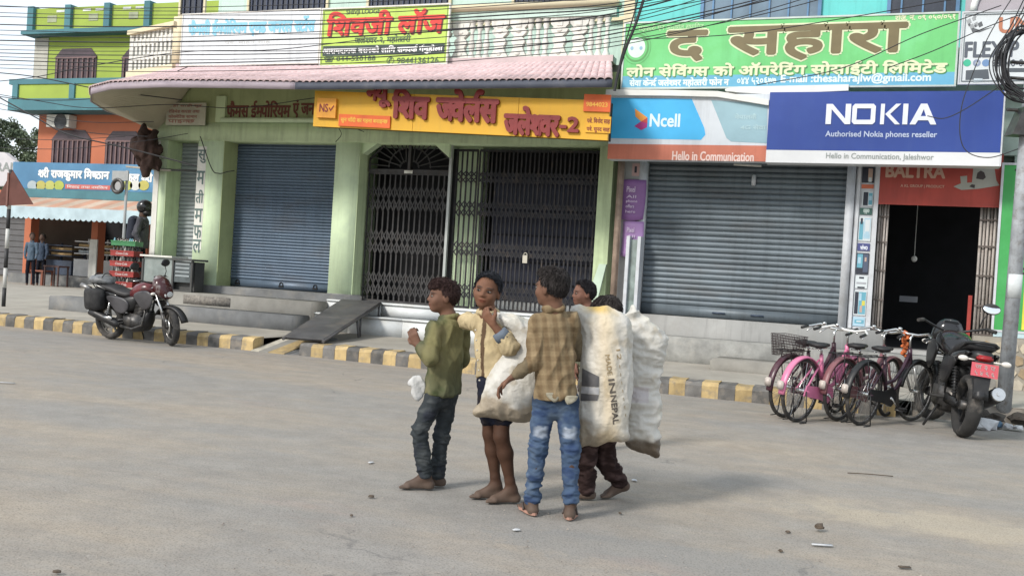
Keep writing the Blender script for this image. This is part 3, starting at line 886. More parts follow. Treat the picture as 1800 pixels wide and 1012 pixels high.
# --------- upper storey set back
up = part('upper_wall', MINT, lb, (-13.2, -4.14, 17.3, 17.5, 4.8, 9.0))
part('upper_side', MINT, lb, (-13.4, -13.2, 17.3, 22.0, 4.3, 9.0))
WIN_D = M('window_dark', (.03, .035, .05), .25, var=.3, spec=.6)
BAR_B = M('window_bar', (.045, .055, .09), .5, metal=.4)
def window(par, x0, x1, z0, z1, Y, nb, frame_mat, glass=WIN_D, bar=BAR_B, hb=2):
    w = part('window', glass, par, (x0, x1, Y - .012, Y - .004, z0, z1))
    m = MB(); f = .05
    m.box(x0 - f, x0, Y - .05, Y - .003, z0 - f, z1 + f); m.box(x1, x1 + f, Y - .05, Y - .003, z0 - f, z1 + f)
    m.box(x0, x1, Y - .05, Y - .003, z0 - f, z0); m.box(x0, x1, Y - .05, Y - .003, z1, z1 + f)
    m.build('window_frame', frame_mat, w)
    m = MB()
    for k in range(nb): 
        xx = x0 + (x1 - x0) * (k + .5) / nb; m.box(xx - .012, xx + .012, Y - .04, Y - .016, z0, z1)
    for k in range(hb):
        zz = z0 + (z1 - z0) * (k + .5) / hb; m.box(x0, x1, Y - .045, Y - .041, zz - .012, zz + .012)
    m.build('window_bars', bar, w)
    return w
for (a, b) in ((320, 360), (440, 575), (650, 790), (905, 1075)):
    window(lb, ony(a, 8, 17.3).x, ony(b, 8, 17.3).x, ony((a + b) / 2, 26 - (a - 320) * .02, 17.3).z, 7.9, 17.3, int((b - a) / 9), CREAM)
part('sill_band', CREAM, lb, (-13.2, -4.16, 17.2, 17.29, 5.98, 6.05))

# ================================================================== RIGHT SHOP BUILDING
TURQ = M('turquoise_wall', (.145, .56, .54), .85, streak=.35, var=.08, scale=1.2, bump=.1, dirt=(.20, .44, .42), dirt_amt=.4)
STAINW = M('stained_wall', (.36, .45, .40), .9, var=.25, scale=3, bump=.2, dirt=(.20, .24, .21), dirt_amt=.7, dirt_scale=3)
FRAME = M('frame_white', (.50, .52, .55), .6, var=.1, scale=4, dirt=(.30, .29, .28), dirt_amt=.5, dirt_scale=5)
rb = empty('shop_building', (-1, 15.6, .2), 'turquoise shop building with wide roller shutter and dark open doorway', 'building')
part('upper_wall', TURQ, rb, (-4.10, 3.4, 15.25, 15.6, 4.9, 9.0))
part('lower_band', STAINW, rb, (-4.08, 3.4, 15.22, 15.6, 3.4, 4.9))
part('side_wall', MINT, rb, (-4.10, -4.0, 15.62, 20, .2, 9.0))
part('back_wall', DARK, rb, (-3.9, 3.4, 20.0, 20.1, .2, 4.0))  # room surfaces near-black: the doorway's darkness is put into their colour
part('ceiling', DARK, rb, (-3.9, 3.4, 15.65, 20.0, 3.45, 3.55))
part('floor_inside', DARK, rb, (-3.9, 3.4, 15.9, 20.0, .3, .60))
part('corner_pipe', M('pipe_rust', (.27, .20, .155), .75, var=.3, scale=6, dirt=(.14, .10, .08), dirt_amt=.6, dirt_scale=5), rb, (fx(1080, 15.1, 420), fx(1091, 15.1, 420), 15.02, 15.09, .6, 3.4), bev=.02)
part('pier', M('pier_grey', (.30, .295, .29), .8, var=.2, scale=3, dirt=(.16, .15, .15), dirt_amt=.5, dirt_scale=3), rb, (fx(1092), fx(1123), YF, 15.7, .6, 3.4))
sx0, sx1 = fx(1138, 15.35), fx(1484, 15.35)
part('shutter_guide', FRAME, rb, (sx0 - .13, sx0 - .015, 15.17, 15.5, .868, 3.42), bev=.006)
part('shutter_guide', FRAME, rb, (sx1 + .01, sx1 + .13, 15.17, 15.5, .868, 3.42), bev=.006)
sh2 = shutter(rb, sx0 - .01, sx1 + .005, .87, 3.42, 15.35, .083, GREY_SH, .17)
for px in (1262, 1330):
    p = ony(px, 560, 15.3); m = MB(); m.bevbox(p.x - .10, p.x + .10, 15.31, 15.338, .94, .965, .008); m.build('handle', M('handle_blue', (.06, .08, .12), .5, metal=.4), sh2)
m = MB(); p = ony(1325, 317, 15.3); m.bevbox(p.x - .03, p.x + .03, 15.28, 15.33, p.z - .08, p.z + .08, .01); m.build('lock_bracket', FRAME, sh2)
m = MB(); p = ony(1315, 292, 15.2); m.tube([(p.x - .2, 15.1, p.z + .01), (p.x + .2, 15.16, p.z)], .018, 8); m.build('tube_light', WHITEP, rb)
# poster pier right of the shutter
ppx0, ppx1 = sx1 + .14, fx(1541, 15.25)
part('pier', FRAME, rb, (ppx0, ppx1, 15.22, 15.7, .62, 3.4))
part('pier_trim', FRAME, rb, (ppx1 - .05, ppx1 + .01, 15.17, 15.215, .62, 3.4))
part('pier_trim', FRAME, rb, (ppx0 + .02, ppx0 + .06, 15.18, 15.215, .87, 3.4))
# folded collapsible grilles at the doorway
GRIL = M('grille_cream', (.44, .40, .37), .65, metal=.15, var=.15, scale=6, dirt=(.20, .16, .13), dirt_amt=.55, dirt_scale=8)
dx0, dx1 = fx(1563, 15.4), fx(1722, 15.4)
def folded(x0, x1, n, nm='folded_grille'):
    g = part(nm, GRIL, rb, (x0, x1, 15.32, 15.42, .625, .66))
    part('top_rail', GRIL, g, (x0, x1, 15.32, 15.42, 3.125, 3.16))
    w = (x1 - x0) / n
    mb = MB(); mb.bevbox(-w * .40, w * .40, -.02, .02, .62, 3.12, .004); me = mb.mesh('grille_bar', GRIL)
    for k in range(n): link_mesh('grille_bar', me, g, loc=(x0 + (k + .5) * w, 15.37 + (k % 2) * .03, 0))
    for z in (.9, 1.3, 1.72, 2.13, 2.5): part('rivet_strip', M('grille_dark', (.12, .10, .09), .7), g, (x0, x1, 15.335, 15.347, z, z + .022))
folded(ppx1 + .02, dx0, 4); folded(dx1, dx1 + .36, 8)
part('door_head', STAINW, rb, (ppx1 + .02, dx1 + .4, 15.45, 15.6, 3.1, 3.42))
xg = dx1 + .38
part('end_wall', STAINW, rb, (xg, 3.4, 15.24, 15.6, .2, 3.4))
part('door_edge', M('red_paint', (.35, .05, .04), .6), rb, (dx1 - .06, dx1 - .01, 15.6, 15.65, .6, 1.45))
# things glimpsed inside
m = MB(); p = ony(1597, 525, 16.6); m.box(p.x - .13, p.x + .13, 16.6, 16.63, p.z - .05, p.z + .04)
tag(m.build('price_board', M('board_grey', (.16, .17, .19), .6)), 'small grey plate hanging in the dark doorway', 'plate')
m = MB(); p = ony(1607, 455, 16.9); m.ellipsoid(p, (.045, .045, .05)); m.tube([p + Vector((0, 0, .05)), (p.x, p.y, 3.4)], .006, 5)
tag(m.build('light_bulb', M('bulb_white', (.75, .74, .70), .3)), 'unlit white bulb hanging in the dark doorway', 'bulb')
# upper windows
BLUE_F = M('blue_frame', (.10, .20, .34), .5, metal=.2); GLASS_B = M('glass_blue', (.13, .19, .25), .12, var=.3, scale=1.5, spec=.8)
w = window(rb, ony(1238, 15, 15.25).x, ony(1438, 15, 15.25).x, 5.05, 6.9, 15.25, 6, BLUE_F, GLASS_B, BLUE_F, 3)
w = window(rb, ony(1566, 10, 15.25).x, ony(1680, 10, 15.25).x, 5.2, 6.9, 15.25, 3, BLUE_F, WIN_D, BLUE_F, 1)
part('corner_band', CREAM, rb, (-4.098, -3.93, 15.20, 15.247, 4.9, 9.0))
# crazy stone facing at the far right
mz = empty('stone_faced_plinth', (1.9, 15, .2), 'plinth wall faced with beige and brown irregular stones beside the pole', 'wall')
mx0 = 1.17
part('mortar', M('mortar', (.30, .275, .23), .95, var=.2, scale=6, bump=.5), mz, (mx0, 3.4, 14.96, 15.2, .18, .90))
STN = [M('stone_a', (.46, .40, .30), .8, var=.2, scale=9, bump=.3), M('stone_b', (.27, .205, .13), .8, var=.25, scale=9, bump=.3), M('stone_c', (.40, .36, .29), .8, var=.2, scale=9, bump=.3), M('stone_d', (.21, .20, .18), .85, var=.25, scale=9, bump=.3)]
r_ = random.Random(3)
for j in range(4):
    for i in range(14):
        cx = mx0 + .09 + i * .16 + (.08 if j % 2 else 0); cz = .27 + j * .165
        nn = r_.choice((5, 6, 6)); a0 = r_.uniform(0, 1)
        poly = [(cx + r_.uniform(.068, .085) * math.cos(a0 + 6.283 * k / nn), cz + r_.uniform(.07, .085) * math.sin(a0 + 6.283 * k / nn)) for k in range(nn)]
        m = MB(); m.prism(poly, 14.94 + r_.uniform(-.005, .006), 14.97); m.build('stone', STN[(i * 2 + j * 3 + r_.randrange(2)) % 4], mz)

# ================================================================== SIGNS
def ink(name, col, rough=.6, **k): return M('ink_' + name, col, rough, var=.06, scale=6, **k)
def quad_plate(nm, mat, par, box, Y, d=.004, bev=0):
    """thin plate whose front face stands at Y"""
    x0, x1, z0, z1 = box
    return part(nm, mat, par, (x0, x1, Y, Y + d, z0, z1), bev=bev)
def poly_plate(nm, mat, par, pts, Y, d=.003):
    m = MB(); m.prism([(ony(px, py, Y).x, ony(px, py, Y).z) for px, py in pts], Y, Y + d)
    return m.build(nm, mat, par)
def framed(par, box, Y, mat, w=.03, d=.03, nm='frame'):
    x0, x1, z0, z1 = box
    part(nm, mat, par, (x0 - w, x0, Y - .012, Y + d, z0 - w, z1 + w)); part(nm, mat, par, (x1, x1 + w, Y - .012, Y + d, z0 - w, z1 + w))
    part(nm, mat, par, (x0, x1, Y - .012, Y + d, z0 - w, z0)); part(nm, mat, par, (x0, x1, Y - .012, Y + d, z1, z1 + w))
def sgn(name, label, box, Y): return empty(name, ((box[0] + box[1]) / 2, Y, box[2]), label, 'sign')

WHT = ink('white', (.70, .71, .70)); BLKI = ink('black', (.03, .03, .035)); GREYI = ink('grey', (.25, .28, .27))
# ---- faded white board
Y = 15.16
bx = (ony(320, 70, Y).x, ony(561, 60, Y).x, 4.86, ony(440, 22, Y).z)
s = sgn('shop_sign', 'faded white signboard with pale blue lettering hung on the balustrade', bx, Y)
quad_plate('panel', M('flex_faded', (.60, .63, .65), .6, streak=.35, bump=.3, bscale=3, var=.07, scale=2, dirt=(.45, .47, .48), dirt_amt=.5, dirt_scale=2), s, bx, Y, .03)
framed(s, bx, Y, WHITEP, .02)
text_obj('फैमली ई{म}पोिरयम ए{ण}ड जनरल {स}टो^स', tbox(332, 33, 553, 63, Y), Y - .002, ink('pale_blue', (.22, .49, .62)), s, bold=.045)
text_obj('प{र}ो. मोहन साह', tbox(395, 70, 475, 78, Y), Y - .002, ink('faint', (.45, .46, .44)), s)
# ---- lodge board
Y = 15.15
bx = (ony(566, 60, Y).x, ony(787, 60, Y).x, ony(670, 113, Y).z, ony(680, 13, Y).z)
s = sgn('lodge_sign', 'lime green lodge signboard with big red letters and a black strip', bx, Y)
quad_plate('panel', M('flex_lime', (.42, .58, .10), .55, streak=.25, bump=.25, bscale=3, var=.07, scale=2, dirt=(.34, .50, .12), dirt_amt=.4), s, bx, Y, .03)
framed(s, bx, Y, WHITEP, .025)
framed(s, (bx[0] + .03, bx[1] - .03, bx[2] + .03, bx[3] - .03), Y + .008, ink('edge', (.10, .15, .05)), .008, .001, 'border')
text_obj('SHIVJI LODGE', tbox(609, 17, 668, 27, Y), Y - .003, ink('dkgreen', (.08, .13, .06)), s, bold=.03)
tb = tbox(576, 19, 781, 60, Y)
text_obj('िशवजी लॉज', (tb[0] + .025, tb[1] + .025, tb[2] - .02, tb[3] - .02), Y - .002, ink('dkred', (.12, .03, .02)), s, bold=.045, shear=.08, name='letter_shadow')
text_obj('िशवजी लॉज', tb, Y - .006, ink('red', (.60, .045, .035)), s, bold=.04, shear=.08)
text_obj('जले{श}वर-२, महो{त}तरी', tbox(624, 62, 722, 77, Y), Y - .003, ink('dkgreen', (.08, .13, .06)), s, bold=.035, shear=.1)
quad_plate('black_strip', ink('strip', (.035, .055, .05)), s, (bx[0] + .04, bx[1] - .04, ony(670, 97, Y).z, ony(670, 79, Y).z), Y - .003, .002)
text_obj('आरामदायक ब{स}नको लािग स{म}पक^ ग^नुहोला', tbox(568, 81, 778, 96, Y), Y - .006, WHT, s, bold=.04)
text_obj('☎ 044-520188', tbox(570, 98, 660, 109, Y), Y - .003, ink('dkgreen', (.08, .13, .06)), s, bold=.03)
text_obj('✆ 9844136126', tbox(680, 100, 771, 113, Y), Y - .003, ink('dkgreen', (.08, .13, .06)), s, bold=.03)
# ---- painted name band and small wall board of the green building
Yb = YF - .012
text_obj('फैमस ई{म}पोिरयम', tbox(399, 178, 510, 209, Yb), Yb, ink('maroon', (.16, .05, .035)), lb, bold=.03, name='painted_name')
text_obj('एं जनरल', tbox(515, 176, 572, 207, Yb), Yb, ink('maroon', (.16, .05, .035)), lb, bold=.03, name='painted_name')
bx = tbox(292, 181, 361, 220, 15.1)
s = sgn('notice_board', 'small pale notice board with lines of faded red writing above the narrow shutter', bx, 15.1)
quad_plate('panel', M('board_pale', (.43, .42, .33), .8, var=.12, scale=4, dirt=(.32, .26, .2), dirt_amt=.5), s, bx, 15.1, .02)
for k, t in enumerate(('यहाँ साडी सूट', 'रेिडमेड कपडा तथा', 'को{स}मेिटक सामान', 'पाइ{न}छ')):
    h = (bx[3] - bx[2]); z1 = bx[3] - .05 * h - k * .235 * h
    text_obj(t, (bx[0] + .06, bx[1] - .08 - .05 * k, z1 - .17 * h, z1), 15.097, ink('faded_red', (.30, .13, .10)), s, bold=.03)
# letters running down the pillar on a white strip
stx0, stx1 = xb0 + .01, xb0 + .20
part('white_strip', WHITEP, lb, (stx0, stx1, YF - .004, YF - .001, 1.45, 3.36))
for ch, py in zip(('सु', 'म', 'ती', 'म', 'फ', 'ल'), (275, 312, 345, 378, 407, 432)):
    c = ony(345 - (py - 260) * .055, py, YF); c.x = (stx0 + stx1) / 2
    text_obj(ch, (c.x - .085, c.x + .085, c.z - .12, c.z + .12), YF - .008, ink('slate', (.10, .15, .14)), lb, bold=.02, name='painted_letter')

# ---- yellow jewellery sign, hanging slightly askew
Y = 13.62
YX0, YX1 = ony(552, 185, Y).x, ony(1071, 200, Y).x
YSL = (ony(1072, 247, Y).z - ony(552, 222, Y).z) / (YX1 - YX0)
def tilt(V):
    V = V.copy(); V[:, 2] += (V[:, 0] - YX0) * YSL; return V
s = empty('jewellery_sign', (-6.6, Y, 3.5), 'long yellow jeweller sign with raised maroon letters under the canopy', 'sign')
YELS = M('sign_yellow', (.62, .34, .02), .5, streak=.3, streak_col=(.42, .25, .05), var=.07, scale=1.5, dirt=(.52, .31, .03), dirt_amt=.5, dirt_scale=1.5)
zb0 = ony(552, 222, Y).z
def ypanel(a, b, nm, mat, z0, z1, y0, y1):
    m = MB(); m.box(a, b, y0, y1, z0, z1); m.v = [tuple(p) for p in tilt(np.array(m.v))]; return m.build(nm, mat, s)
cuts = [YX0, ony(727, 190, Y).x, ony(911, 200, Y).x, YX1]
for a, b in zip(cuts[:-1], cuts[1:]): ypanel(a + .003, b - .003, 'panel', YELS, zb0, zb0 + .56, Y, Y + .06)
ypanel(YX0 + .01, YX1 - .01, 'backing', DARK, zb0 + .01, zb0 + .55, Y + .062, Y + .2)
MAR = M('letter_maroon', (.20, .022, .022), .5, var=.12, scale=6)
def untilt(b):        # pixel box -> sign space
    d = ((b[0] + b[1]) / 2 - YX0) * (-YSL); return (b[0], b[1], b[2] + d, b[3] + d)
for t, pb in (('{न}यू', (646, 152, 688, 188)), ('िशव', (693, 158, 755, 208)), ('{ज}वेल^स', (770, 160, 876, 214)), ('जले{श}वर', (889, 190, 984, 238)), ('-2', (986, 207, 1018, 232))):
    text_obj(t, untilt(tbox(*pb, Y)), Y, MAR, s, bold=.05, ext=.045, name='raised_letters', to=tilt)
tb = untilt(tbox(560, 174, 593, 208, Y))
ypanel(tb[0], tb[1], 'logo_tile', M('sign_orange', (.66, .29, .03), .5), tb[2], tb[3], Y - .05, Y - .002)
text_obj('NS✓', (tb[0] + .05, tb[1] - .03, tb[2] + .09, tb[3] - .09), Y - .052, MAR, s, bold=.03, to=tilt)
ORG = M('plate_orange', (.62, .11, .02), .5); ORT = ink('orange_text', (.72, .40, .06))
tb = untilt(tbox(597, 203, 687, 224, Y)); ypanel(tb[0], tb[1], 'orange_plate', ORG, tb[2], tb[3], Y - .03, Y - .002)
text_obj('सुन चाँदी का गहना बनाइ{न}छ', (tb[0] + .04, tb[1] - .04, tb[2] + .05, tb[3] - .04), Y - .032, ORT, s, bold=.03, to=tilt)
tb = untilt(tbox(1027, 167, 1074, 197, Y)); ypanel(tb[0], tb[1], 'orange_plate', ORG, tb[2], tb[3], Y - .03, Y - .002)
text_obj('9844023', (tb[0] + .04, tb[1] - .04, tb[2] + .07, tb[2] + .13), Y - .032, ORT, s, bold=.03, to=tilt)
tb = untilt(tbox(1030, 205, 1074, 234, Y)); ypanel(tb[0], tb[1], 'text_plate', M('sign_amber', (.66, .34, .02), .5), tb[2], tb[3], Y - .02, Y - .002)
for k, t in enumerate(('प{र}ो. िवनोद साह', 'प{र}ो. सुनद साह')):
    text_obj(t, (tb[0] + .02, tb[1] - .01, tb[3] - .11 - k * .12, tb[3] - .02 - k * .12), Y - .022, MAR, s, bold=.02, to=tilt)

# ---- the big green board
Y = 14.72
bx = (ony(1097, 100, Y).x, ony(1681, 85, Y).x, ony(1380, 152, Y).z, ony(1395, 33, Y).z)
s = sgn('cooperative_sign', 'large green savings co-operative signboard with big brown letters', bx, Y)
quad_plate('panel', M('flex_green', (.14, .50, .17), .55, streak=.25, bump=.25, bscale=2.2, var=.12, scale=1.2, dirt=(.20, .56, .30), dirt_amt=.5, dirt_scale=1.2), s, bx, Y, .03)
framed(s, bx, Y, M('frame_alu', (.42, .47, .45), .5, metal=.4), .025)
quad_plate('blue_strip', M('flex_blue', (.12, .36, .52), .5, var=.12, scale=1.5), s, (bx[0], bx[1], bx[2], bx[2] + .175), Y - .002, .0015)
BRN = M('letter_brown', (.155, .125, .060), .5, var=.1, scale=6); CRM = ink('cream', (.62, .66, .44))
for t, pb in (('द', (1174, 56, 1241, 106)), ('सहारा', (1281, 46, 1592, 103))):
    tb = tbox(*pb, Y)
    text_obj(t, tb, Y - .003, CRM, s, bold=.105, name='letter_outline')
    text_obj(t, tb, Y - .007, BRN, s, bold=.05)
tb = tbox(1102, 110, 1664, 134, Y)
text_obj('लोन सेिवं{ग}स को ऑपरेिटंग सोसाईटी िलिमटेड', (tb[0] + .012, tb[1] + .012, tb[2] - .012, tb[3] - .012), Y - .003, ink('dkgreen2', (.06, .22, .08)), s, bold=.06, name='letter_shadow')
text_obj('लोन सेिवं{ग}स को ऑपरेिटंग सोसाईटी िलिमटेड', tb, Y - .006, CRM, s, bold=.045)
PALEB = ink('pale', (.62, .74, .76))
text_obj('सेवा के{न}द^ जले{श}वर महो{त}तरी फोन न', tbox(1107, 137, 1281, 153, Y), Y - .004, PALEB, s, bold=.04)
text_obj('०४४ ५२०६७७', tbox(1296, 137, 1364, 149, Y), Y - .004, PALEB, s, bold=.04)
text_obj('E-mail :thesaharajlw@gmail.com', tbox(1373, 130, 1636, 148, Y), Y - .004, PALEB, s, bold=.035)
text_obj('रिज. नं. ०९ ०५०/०५१', tbox(1574, 24, 1679, 36, Y), Y - .004, CRM, s, bold=.04)
text_obj('सहकारी ऐन अ{न}तग^त {स}थािपत', tbox(1122, 42, 1237, 55, Y), Y - .004, ink('palegreen', (.38, .62, .33)), s, bold=.02)
c = ony(1119, 84, Y)
def disc(nm, mat, r0, r1, y, cx, cz, sq=1.15):
    m = MB(); n = 36; vs = []; fs = []
    for k in range(n):
        a = 6.2832 * k / n
        vs += [(cx + r0 * math.cos(a), y, cz + sq * r0 * math.sin(a)), (cx + r1 * math.cos(a), y, cz + sq * r1 * math.sin(a))]
    for k in range(n):
        j = (k + 1) % n; fs.append((2 * k, 2 * k + 1, 2 * j + 1, 2 * j))
    m.add(vs, fs); return m.build(nm, mat, s)
disc('emblem_ring', ink('dkgreen3', (.10, .30, .10)), .165, .19, Y - .003, c.x, c.z); disc('emblem_disc', ink('emblem', (.58, .72, .62)), .0, .135, Y - .003, c.x, c.z)
for dx in (-.07, .07): disc('emblem_mark', ink('emblem_blue', (.25, .40, .52)), .0, .025, Y - .005, c.x + dx, c.z - .01)
disc('emblem_ring', ink('dkgreen3', (.10, .30, .10)), .215, .222, Y - .003, c.x, c.z)

# ---- mobile operator sign (blue, white sweep, red foot)
Y = 14.56
NX0, NX1, NXM = ony(1071, 225, Y).x, ony(1761, 225, Y).x, ony(1350, 225, Y).x
NZ0, NZ1 = 3.175, 4.14
s = sgn('mobile_operator_sign', 'light blue phone operator fascia sign with a red foot strip and bent white top edge', (NX0, NXM, NZ0, NZ1), Y)
part('panel', M('acp_white', (.56, .60, .64), .4, streak=.3, var=.06), s, (NX0, NXM, Y, Y + .25, NZ0, NZ1))
poly_plate('blue_field', M('acp_blue', (.055, .40, .72), .4, var=.06), s, [(1074, 172), (1216, 174), (1238, 225), (1240, 237), (1232, 246), (1074, 243)], Y - .003)
poly_plate('grey_field', M('acp_greyblue', (.27, .42, .48), .4, var=.1, scale=2), s, [(1250, 176), (1349, 183), (1348, 252), (1285, 249), (1277, 243)], Y - .003)
quad_plate('red_strip', M('acp_red', (.50, .16, .10), .5, streak=.3, var=.08), s, (NX0, NXM - .003, NZ0 - .002, NZ0 + .225), Y - .004)
text_obj('Hello in Communication', tbox(1182, 267, 1325, 283, Y), Y - .007, ink('pinkwhite', (.72, .55, .50)), s, bold=.03)
text_obj('Ncell', tbox(1143, 201, 1195, 223, Y), Y - .006, ink('bluewhite', (.62, .76, .84)), s, bold=.035)
poly_plate('logo_orange', ink('lorange', (.72, .30, .06)), s, [(1116, 191), (1138, 207), (1127, 214), (1117, 205)], Y - .006)
poly_plate('logo_red', ink('lred', (.50, .06, .06)), s, [(1138, 207), (1138, 217), (1127, 214)], Y - .007)
poly_plate('logo_magenta', ink('lmag', (.38, .04, .20)), s, [(1138, 216), (1137, 224), (1127, 229), (1115, 222), (1126, 214)], Y - .006)
text_obj('नेपालकै', tbox(1292, 200, 1330, 210, Y), Y - .006, ink('ghost', (.40, .56, .60)), s, bold=.03)
text_obj('4G सेवा', tbox(1302, 219, 1346, 228, Y), Y - .006, ink('ghost', (.40, .56, .60)), s, bold=.03)
m = MB(); pts = [(1066, 158, 168), (1180, 159, 169), (1262, 161, 171), (1352, 176, 186)]
rr = []
for px, a, b in pts:
    p, q = ony(px, a, Y - .03), ony(px, b, Y - .03)
    rr.append([(p.x, Y - .06, q.z), (p.x, Y - .06, p.z), (p.x, Y + .28, p.z + .02), (p.x, Y + .28, q.z)])
m.loft(rr); smooth(m.build('bent_top_edge', M('acp_lip', (.66, .66, .63), .5, var=.06), s), False)
m = MB(); rr = []
for px, a, b in [(1275, 157, 160), (1300, 153, 163), (1350, 152, 166), (1492, 149, 160)]:
    p, q = ony(px, a, Y + .12), ony(px, b, Y + .12); rr.append([(p.x, Y + .1, q.z), (p.x, Y + .1, p.z), (p.x, Y + .3, p.z), (p.x, Y + .3, q.z)])
m.loft(rr); smooth(m.build('torn_flap', M('acp_lip', (.66, .66, .63), .5), s), False)

# ---- phone brand sign
Y = 14.5
s = sgn('phone_brand_sign', 'dark blue phone brand fascia sign with large white capitals', (NXM, NX1, NZ0, NZ1), Y)
b0, b1 = NXM + .004, ony(1761, 225, Y).x
zS = ony(1555, 266, Y).z; z0, z1 = ony(1555, 289, Y).z, ony(1555, 161, Y).z
part('panel', M('acp_navy', (.022, .055, .26), .45, streak=.25, streak_col=(.05, .085, .25), var=.07, scale=1.5, dirt=(.035, .08, .30), dirt_amt=.4), s, (b0, b1, Y, Y + .28, zS, z1))
part('white_foot', M('acp_white2', (.64, .65, .66), .4, var=.05), s, (b0, b1, Y - .002, Y + .28, z0, zS - .002))
part('side_trim', FRAME, s, (b1 + .001, b1 + .02, Y - .004, Y + .28, z0, z1))
def letter(nm, polys, box, mat, par, y, d=.012):
    for poly in polys:
        m = MB(); m.prism([(box[0] + (box[1] - box[0]) * a, box[2] + (box[3] - box[2]) * b) for a, b in poly], y - d, y); m.build(nm, mat, par)
NK = ink('nokia_white', (.70, .73, .80))
L = tbox(1452, 183, 1647, 219, Y)
Wd = L[1] - L[0]
def seg(a, b): return (L[0] + Wd * a, L[0] + Wd * b, L[2], L[3])
letter('capital', [[(0, 0), (0, 1), (.25, 1), (.78, .28), (.78, 1), (1, 1), (1, 0), (.78, 0), (.22, .74), (.22, 0)]], seg(.0, .23), NK, s, Y - .001)
o_ = seg(.242, .455)
letter('capital', [[(.1, 0), (.9, 0), (1, .12), (.8, .22), (.2, .22), (0, .12)], [(0, .12), (.2, .22), (.2, .78), (0, .88)], [(1, .12), (1, .88), (.8, .78), (.8, .22)], [(0, .88), (.2, .78), (.8, .78), (1, .88), (.9, 1), (.1, 1)]], o_, NK, s, Y - .001)
letter('capital', [[(0, 0), (0, 1), (.2, 1), (.2, 0)], [(.24, .5), (.75, 1), (1, 1), (.48, .5), (1, 0), (.75, 0)]], seg(.50, .68), NK, s, Y - .001)
letter('capital', [[(0, 0), (0, 1), (1, 1), (1, 0)]], seg(.70, .745), NK, s, Y - .001)
letter('capital', [[(0, 0), (.38, 1), (.5, 1), (.5, .74), (.40, .40), (.5, .40), (.5, .2), (.31, .2), (.22, 0)], [(1, 0), (.62, 1), (.5, 1), (.5, .74), (.60, .40), (.5, .40), (.5, .2), (.69, .2), (.78, 0)]], seg(.765, 1.0), NK, s, Y - .001)
text_obj('Authorised Nokia phones reseller', tbox(1451, 231, 1647, 244, Y), Y - .004, ink('paleblue2', (.45, .52, .68)), s, bold=.02)
text_obj('Hello in Communication, Jaleshwor', tbox(1452, 270, 1641, 283, Y), Y - .006, GREYI, s, bold=.01)

# ---- red appliance banner over the doorway
Y = 15.18
bx = (ony(1544, 325, Y).x, ony(1761, 325, Y).x, ony(1650, 362, Y).z, 3.42)
s = sgn('appliance_banner', 'red appliance banner hanging over the dark doorway', bx, Y)
quad_plate('panel', M('banner_red', (.36, .055, .04), .6, streak=.4, crease=(2.5, .4, .03), var=.15, scale=3, dirt=(.30, .06, .05), dirt_amt=.5), s, bx, Y, .01)
text_obj('BALTRA', tbox(1558, 290, 1661, 312, Y), Y - .003, ink('tan', (.50, .32, .24)), s, bold=.05)
text_obj('A KL GROUP | PRODUCT', tbox(1583, 325, 1660, 331, Y), Y - .003, ink('tan', (.50, .32, .24)), s, bold=.02)
APG, APD = ink('appl_grey', (.34, .34, .30)), ink('appl_dark', (.05, .04, .04))
poly_plate('print_cooker', APG, s, [(1711, 296), (1748, 293), (1752, 322), (1708, 325)], Y - .003)
poly_plate('print_fan', APD, s, [(1716, 314), (1718, 304), (1724, 300), (1730, 303), (1733, 312), (1728, 316)], Y - .006)
poly_plate('print_mixer', APG, s, [(1676, 328), (1690, 322), (1752, 318), (1757, 326), (1720, 332), (1690, 334)], Y - .006)
poly_plate('print_jar', APG, s, [(1689, 322), (1688, 310), (1700, 309), (1700, 322)], Y - .003)
poly_plate('print_knob', APD, s, [(1704, 328), (1708, 324), (1714, 325), (1713, 331)], Y - .009)

# ---- flex printing board, far right
Y = 14.7
bx = (ony(1690, 85, Y).x, ony(1690, 85, Y).x + 1.75, ony(1740, 146, Y).z, ony(1740, 22, Y).z)
s = sgn('flex_print_sign', 'white printing shop signboard with serif capitals behind the cable coil', bx, Y)
quad_plate('panel', M('flex_white', (.56, .60, .62), .55, var=.06, scale=2, dirt=(.45, .46, .48), dirt_amt=.4), s, bx, Y, .03)
framed(s, (bx[0] + .03, bx[1] - .03, bx[2] + .03, bx[3] - .03), Y, ink('slate2', (.12, .15, .17)), .008, .0, 'border')
framed(s, bx, Y, FRAME, .02)
text_obj('UNI', tbox(1757, 31, 1822, 57, Y), Y - .003, ink('brick', (.42, .17, .10)), s, bold=.05)
def serif_text(t, tb, y, mat, par):
    text_obj(t, tb, y, mat, par, bold=.045)
    n = len(t)
serif_text('FLEX P', tbox(1697, 74, 1790, 100, Y), Y - .003, ink('ink_slate', (.09, .105, .13)), s)
text_obj('98440-03', tbox(1744, 105, 1806, 117, Y), Y - .003, ink('ink_slate', (.09, .105, .13)), s, bold=.02)
for k, (a, col) in enumerate(((1694, (.05, .40, .25)), (1711, (.22, .26, .36)), (1727, (.14, .24, .42)))):
    c = ony(a + 6, 111, Y); disc('contact_icon', ink('icon%d' % k, col), .018 if k == 1 else .0, .048, Y - .003, c.x, c.z, 1.0)
poly_plate('print_printer', ink('printer', (.08, .095, .11)), s, [(1698, 124), (1737, 122), (1739, 139), (1697, 141)], Y - .003)
poly_plate('print_paper', ink('paper', (.45, .52, .56)), s, [(1712, 138), (1727, 138), (1728, 144), (1711, 145)], Y - .006)
poly_plate('print_printer', ink('printer', (.08, .095, .11)), s, [(1765, 120), (1806, 120), (1806, 127), (1765, 127)], Y - .003)
rg_ = random.Random(5)
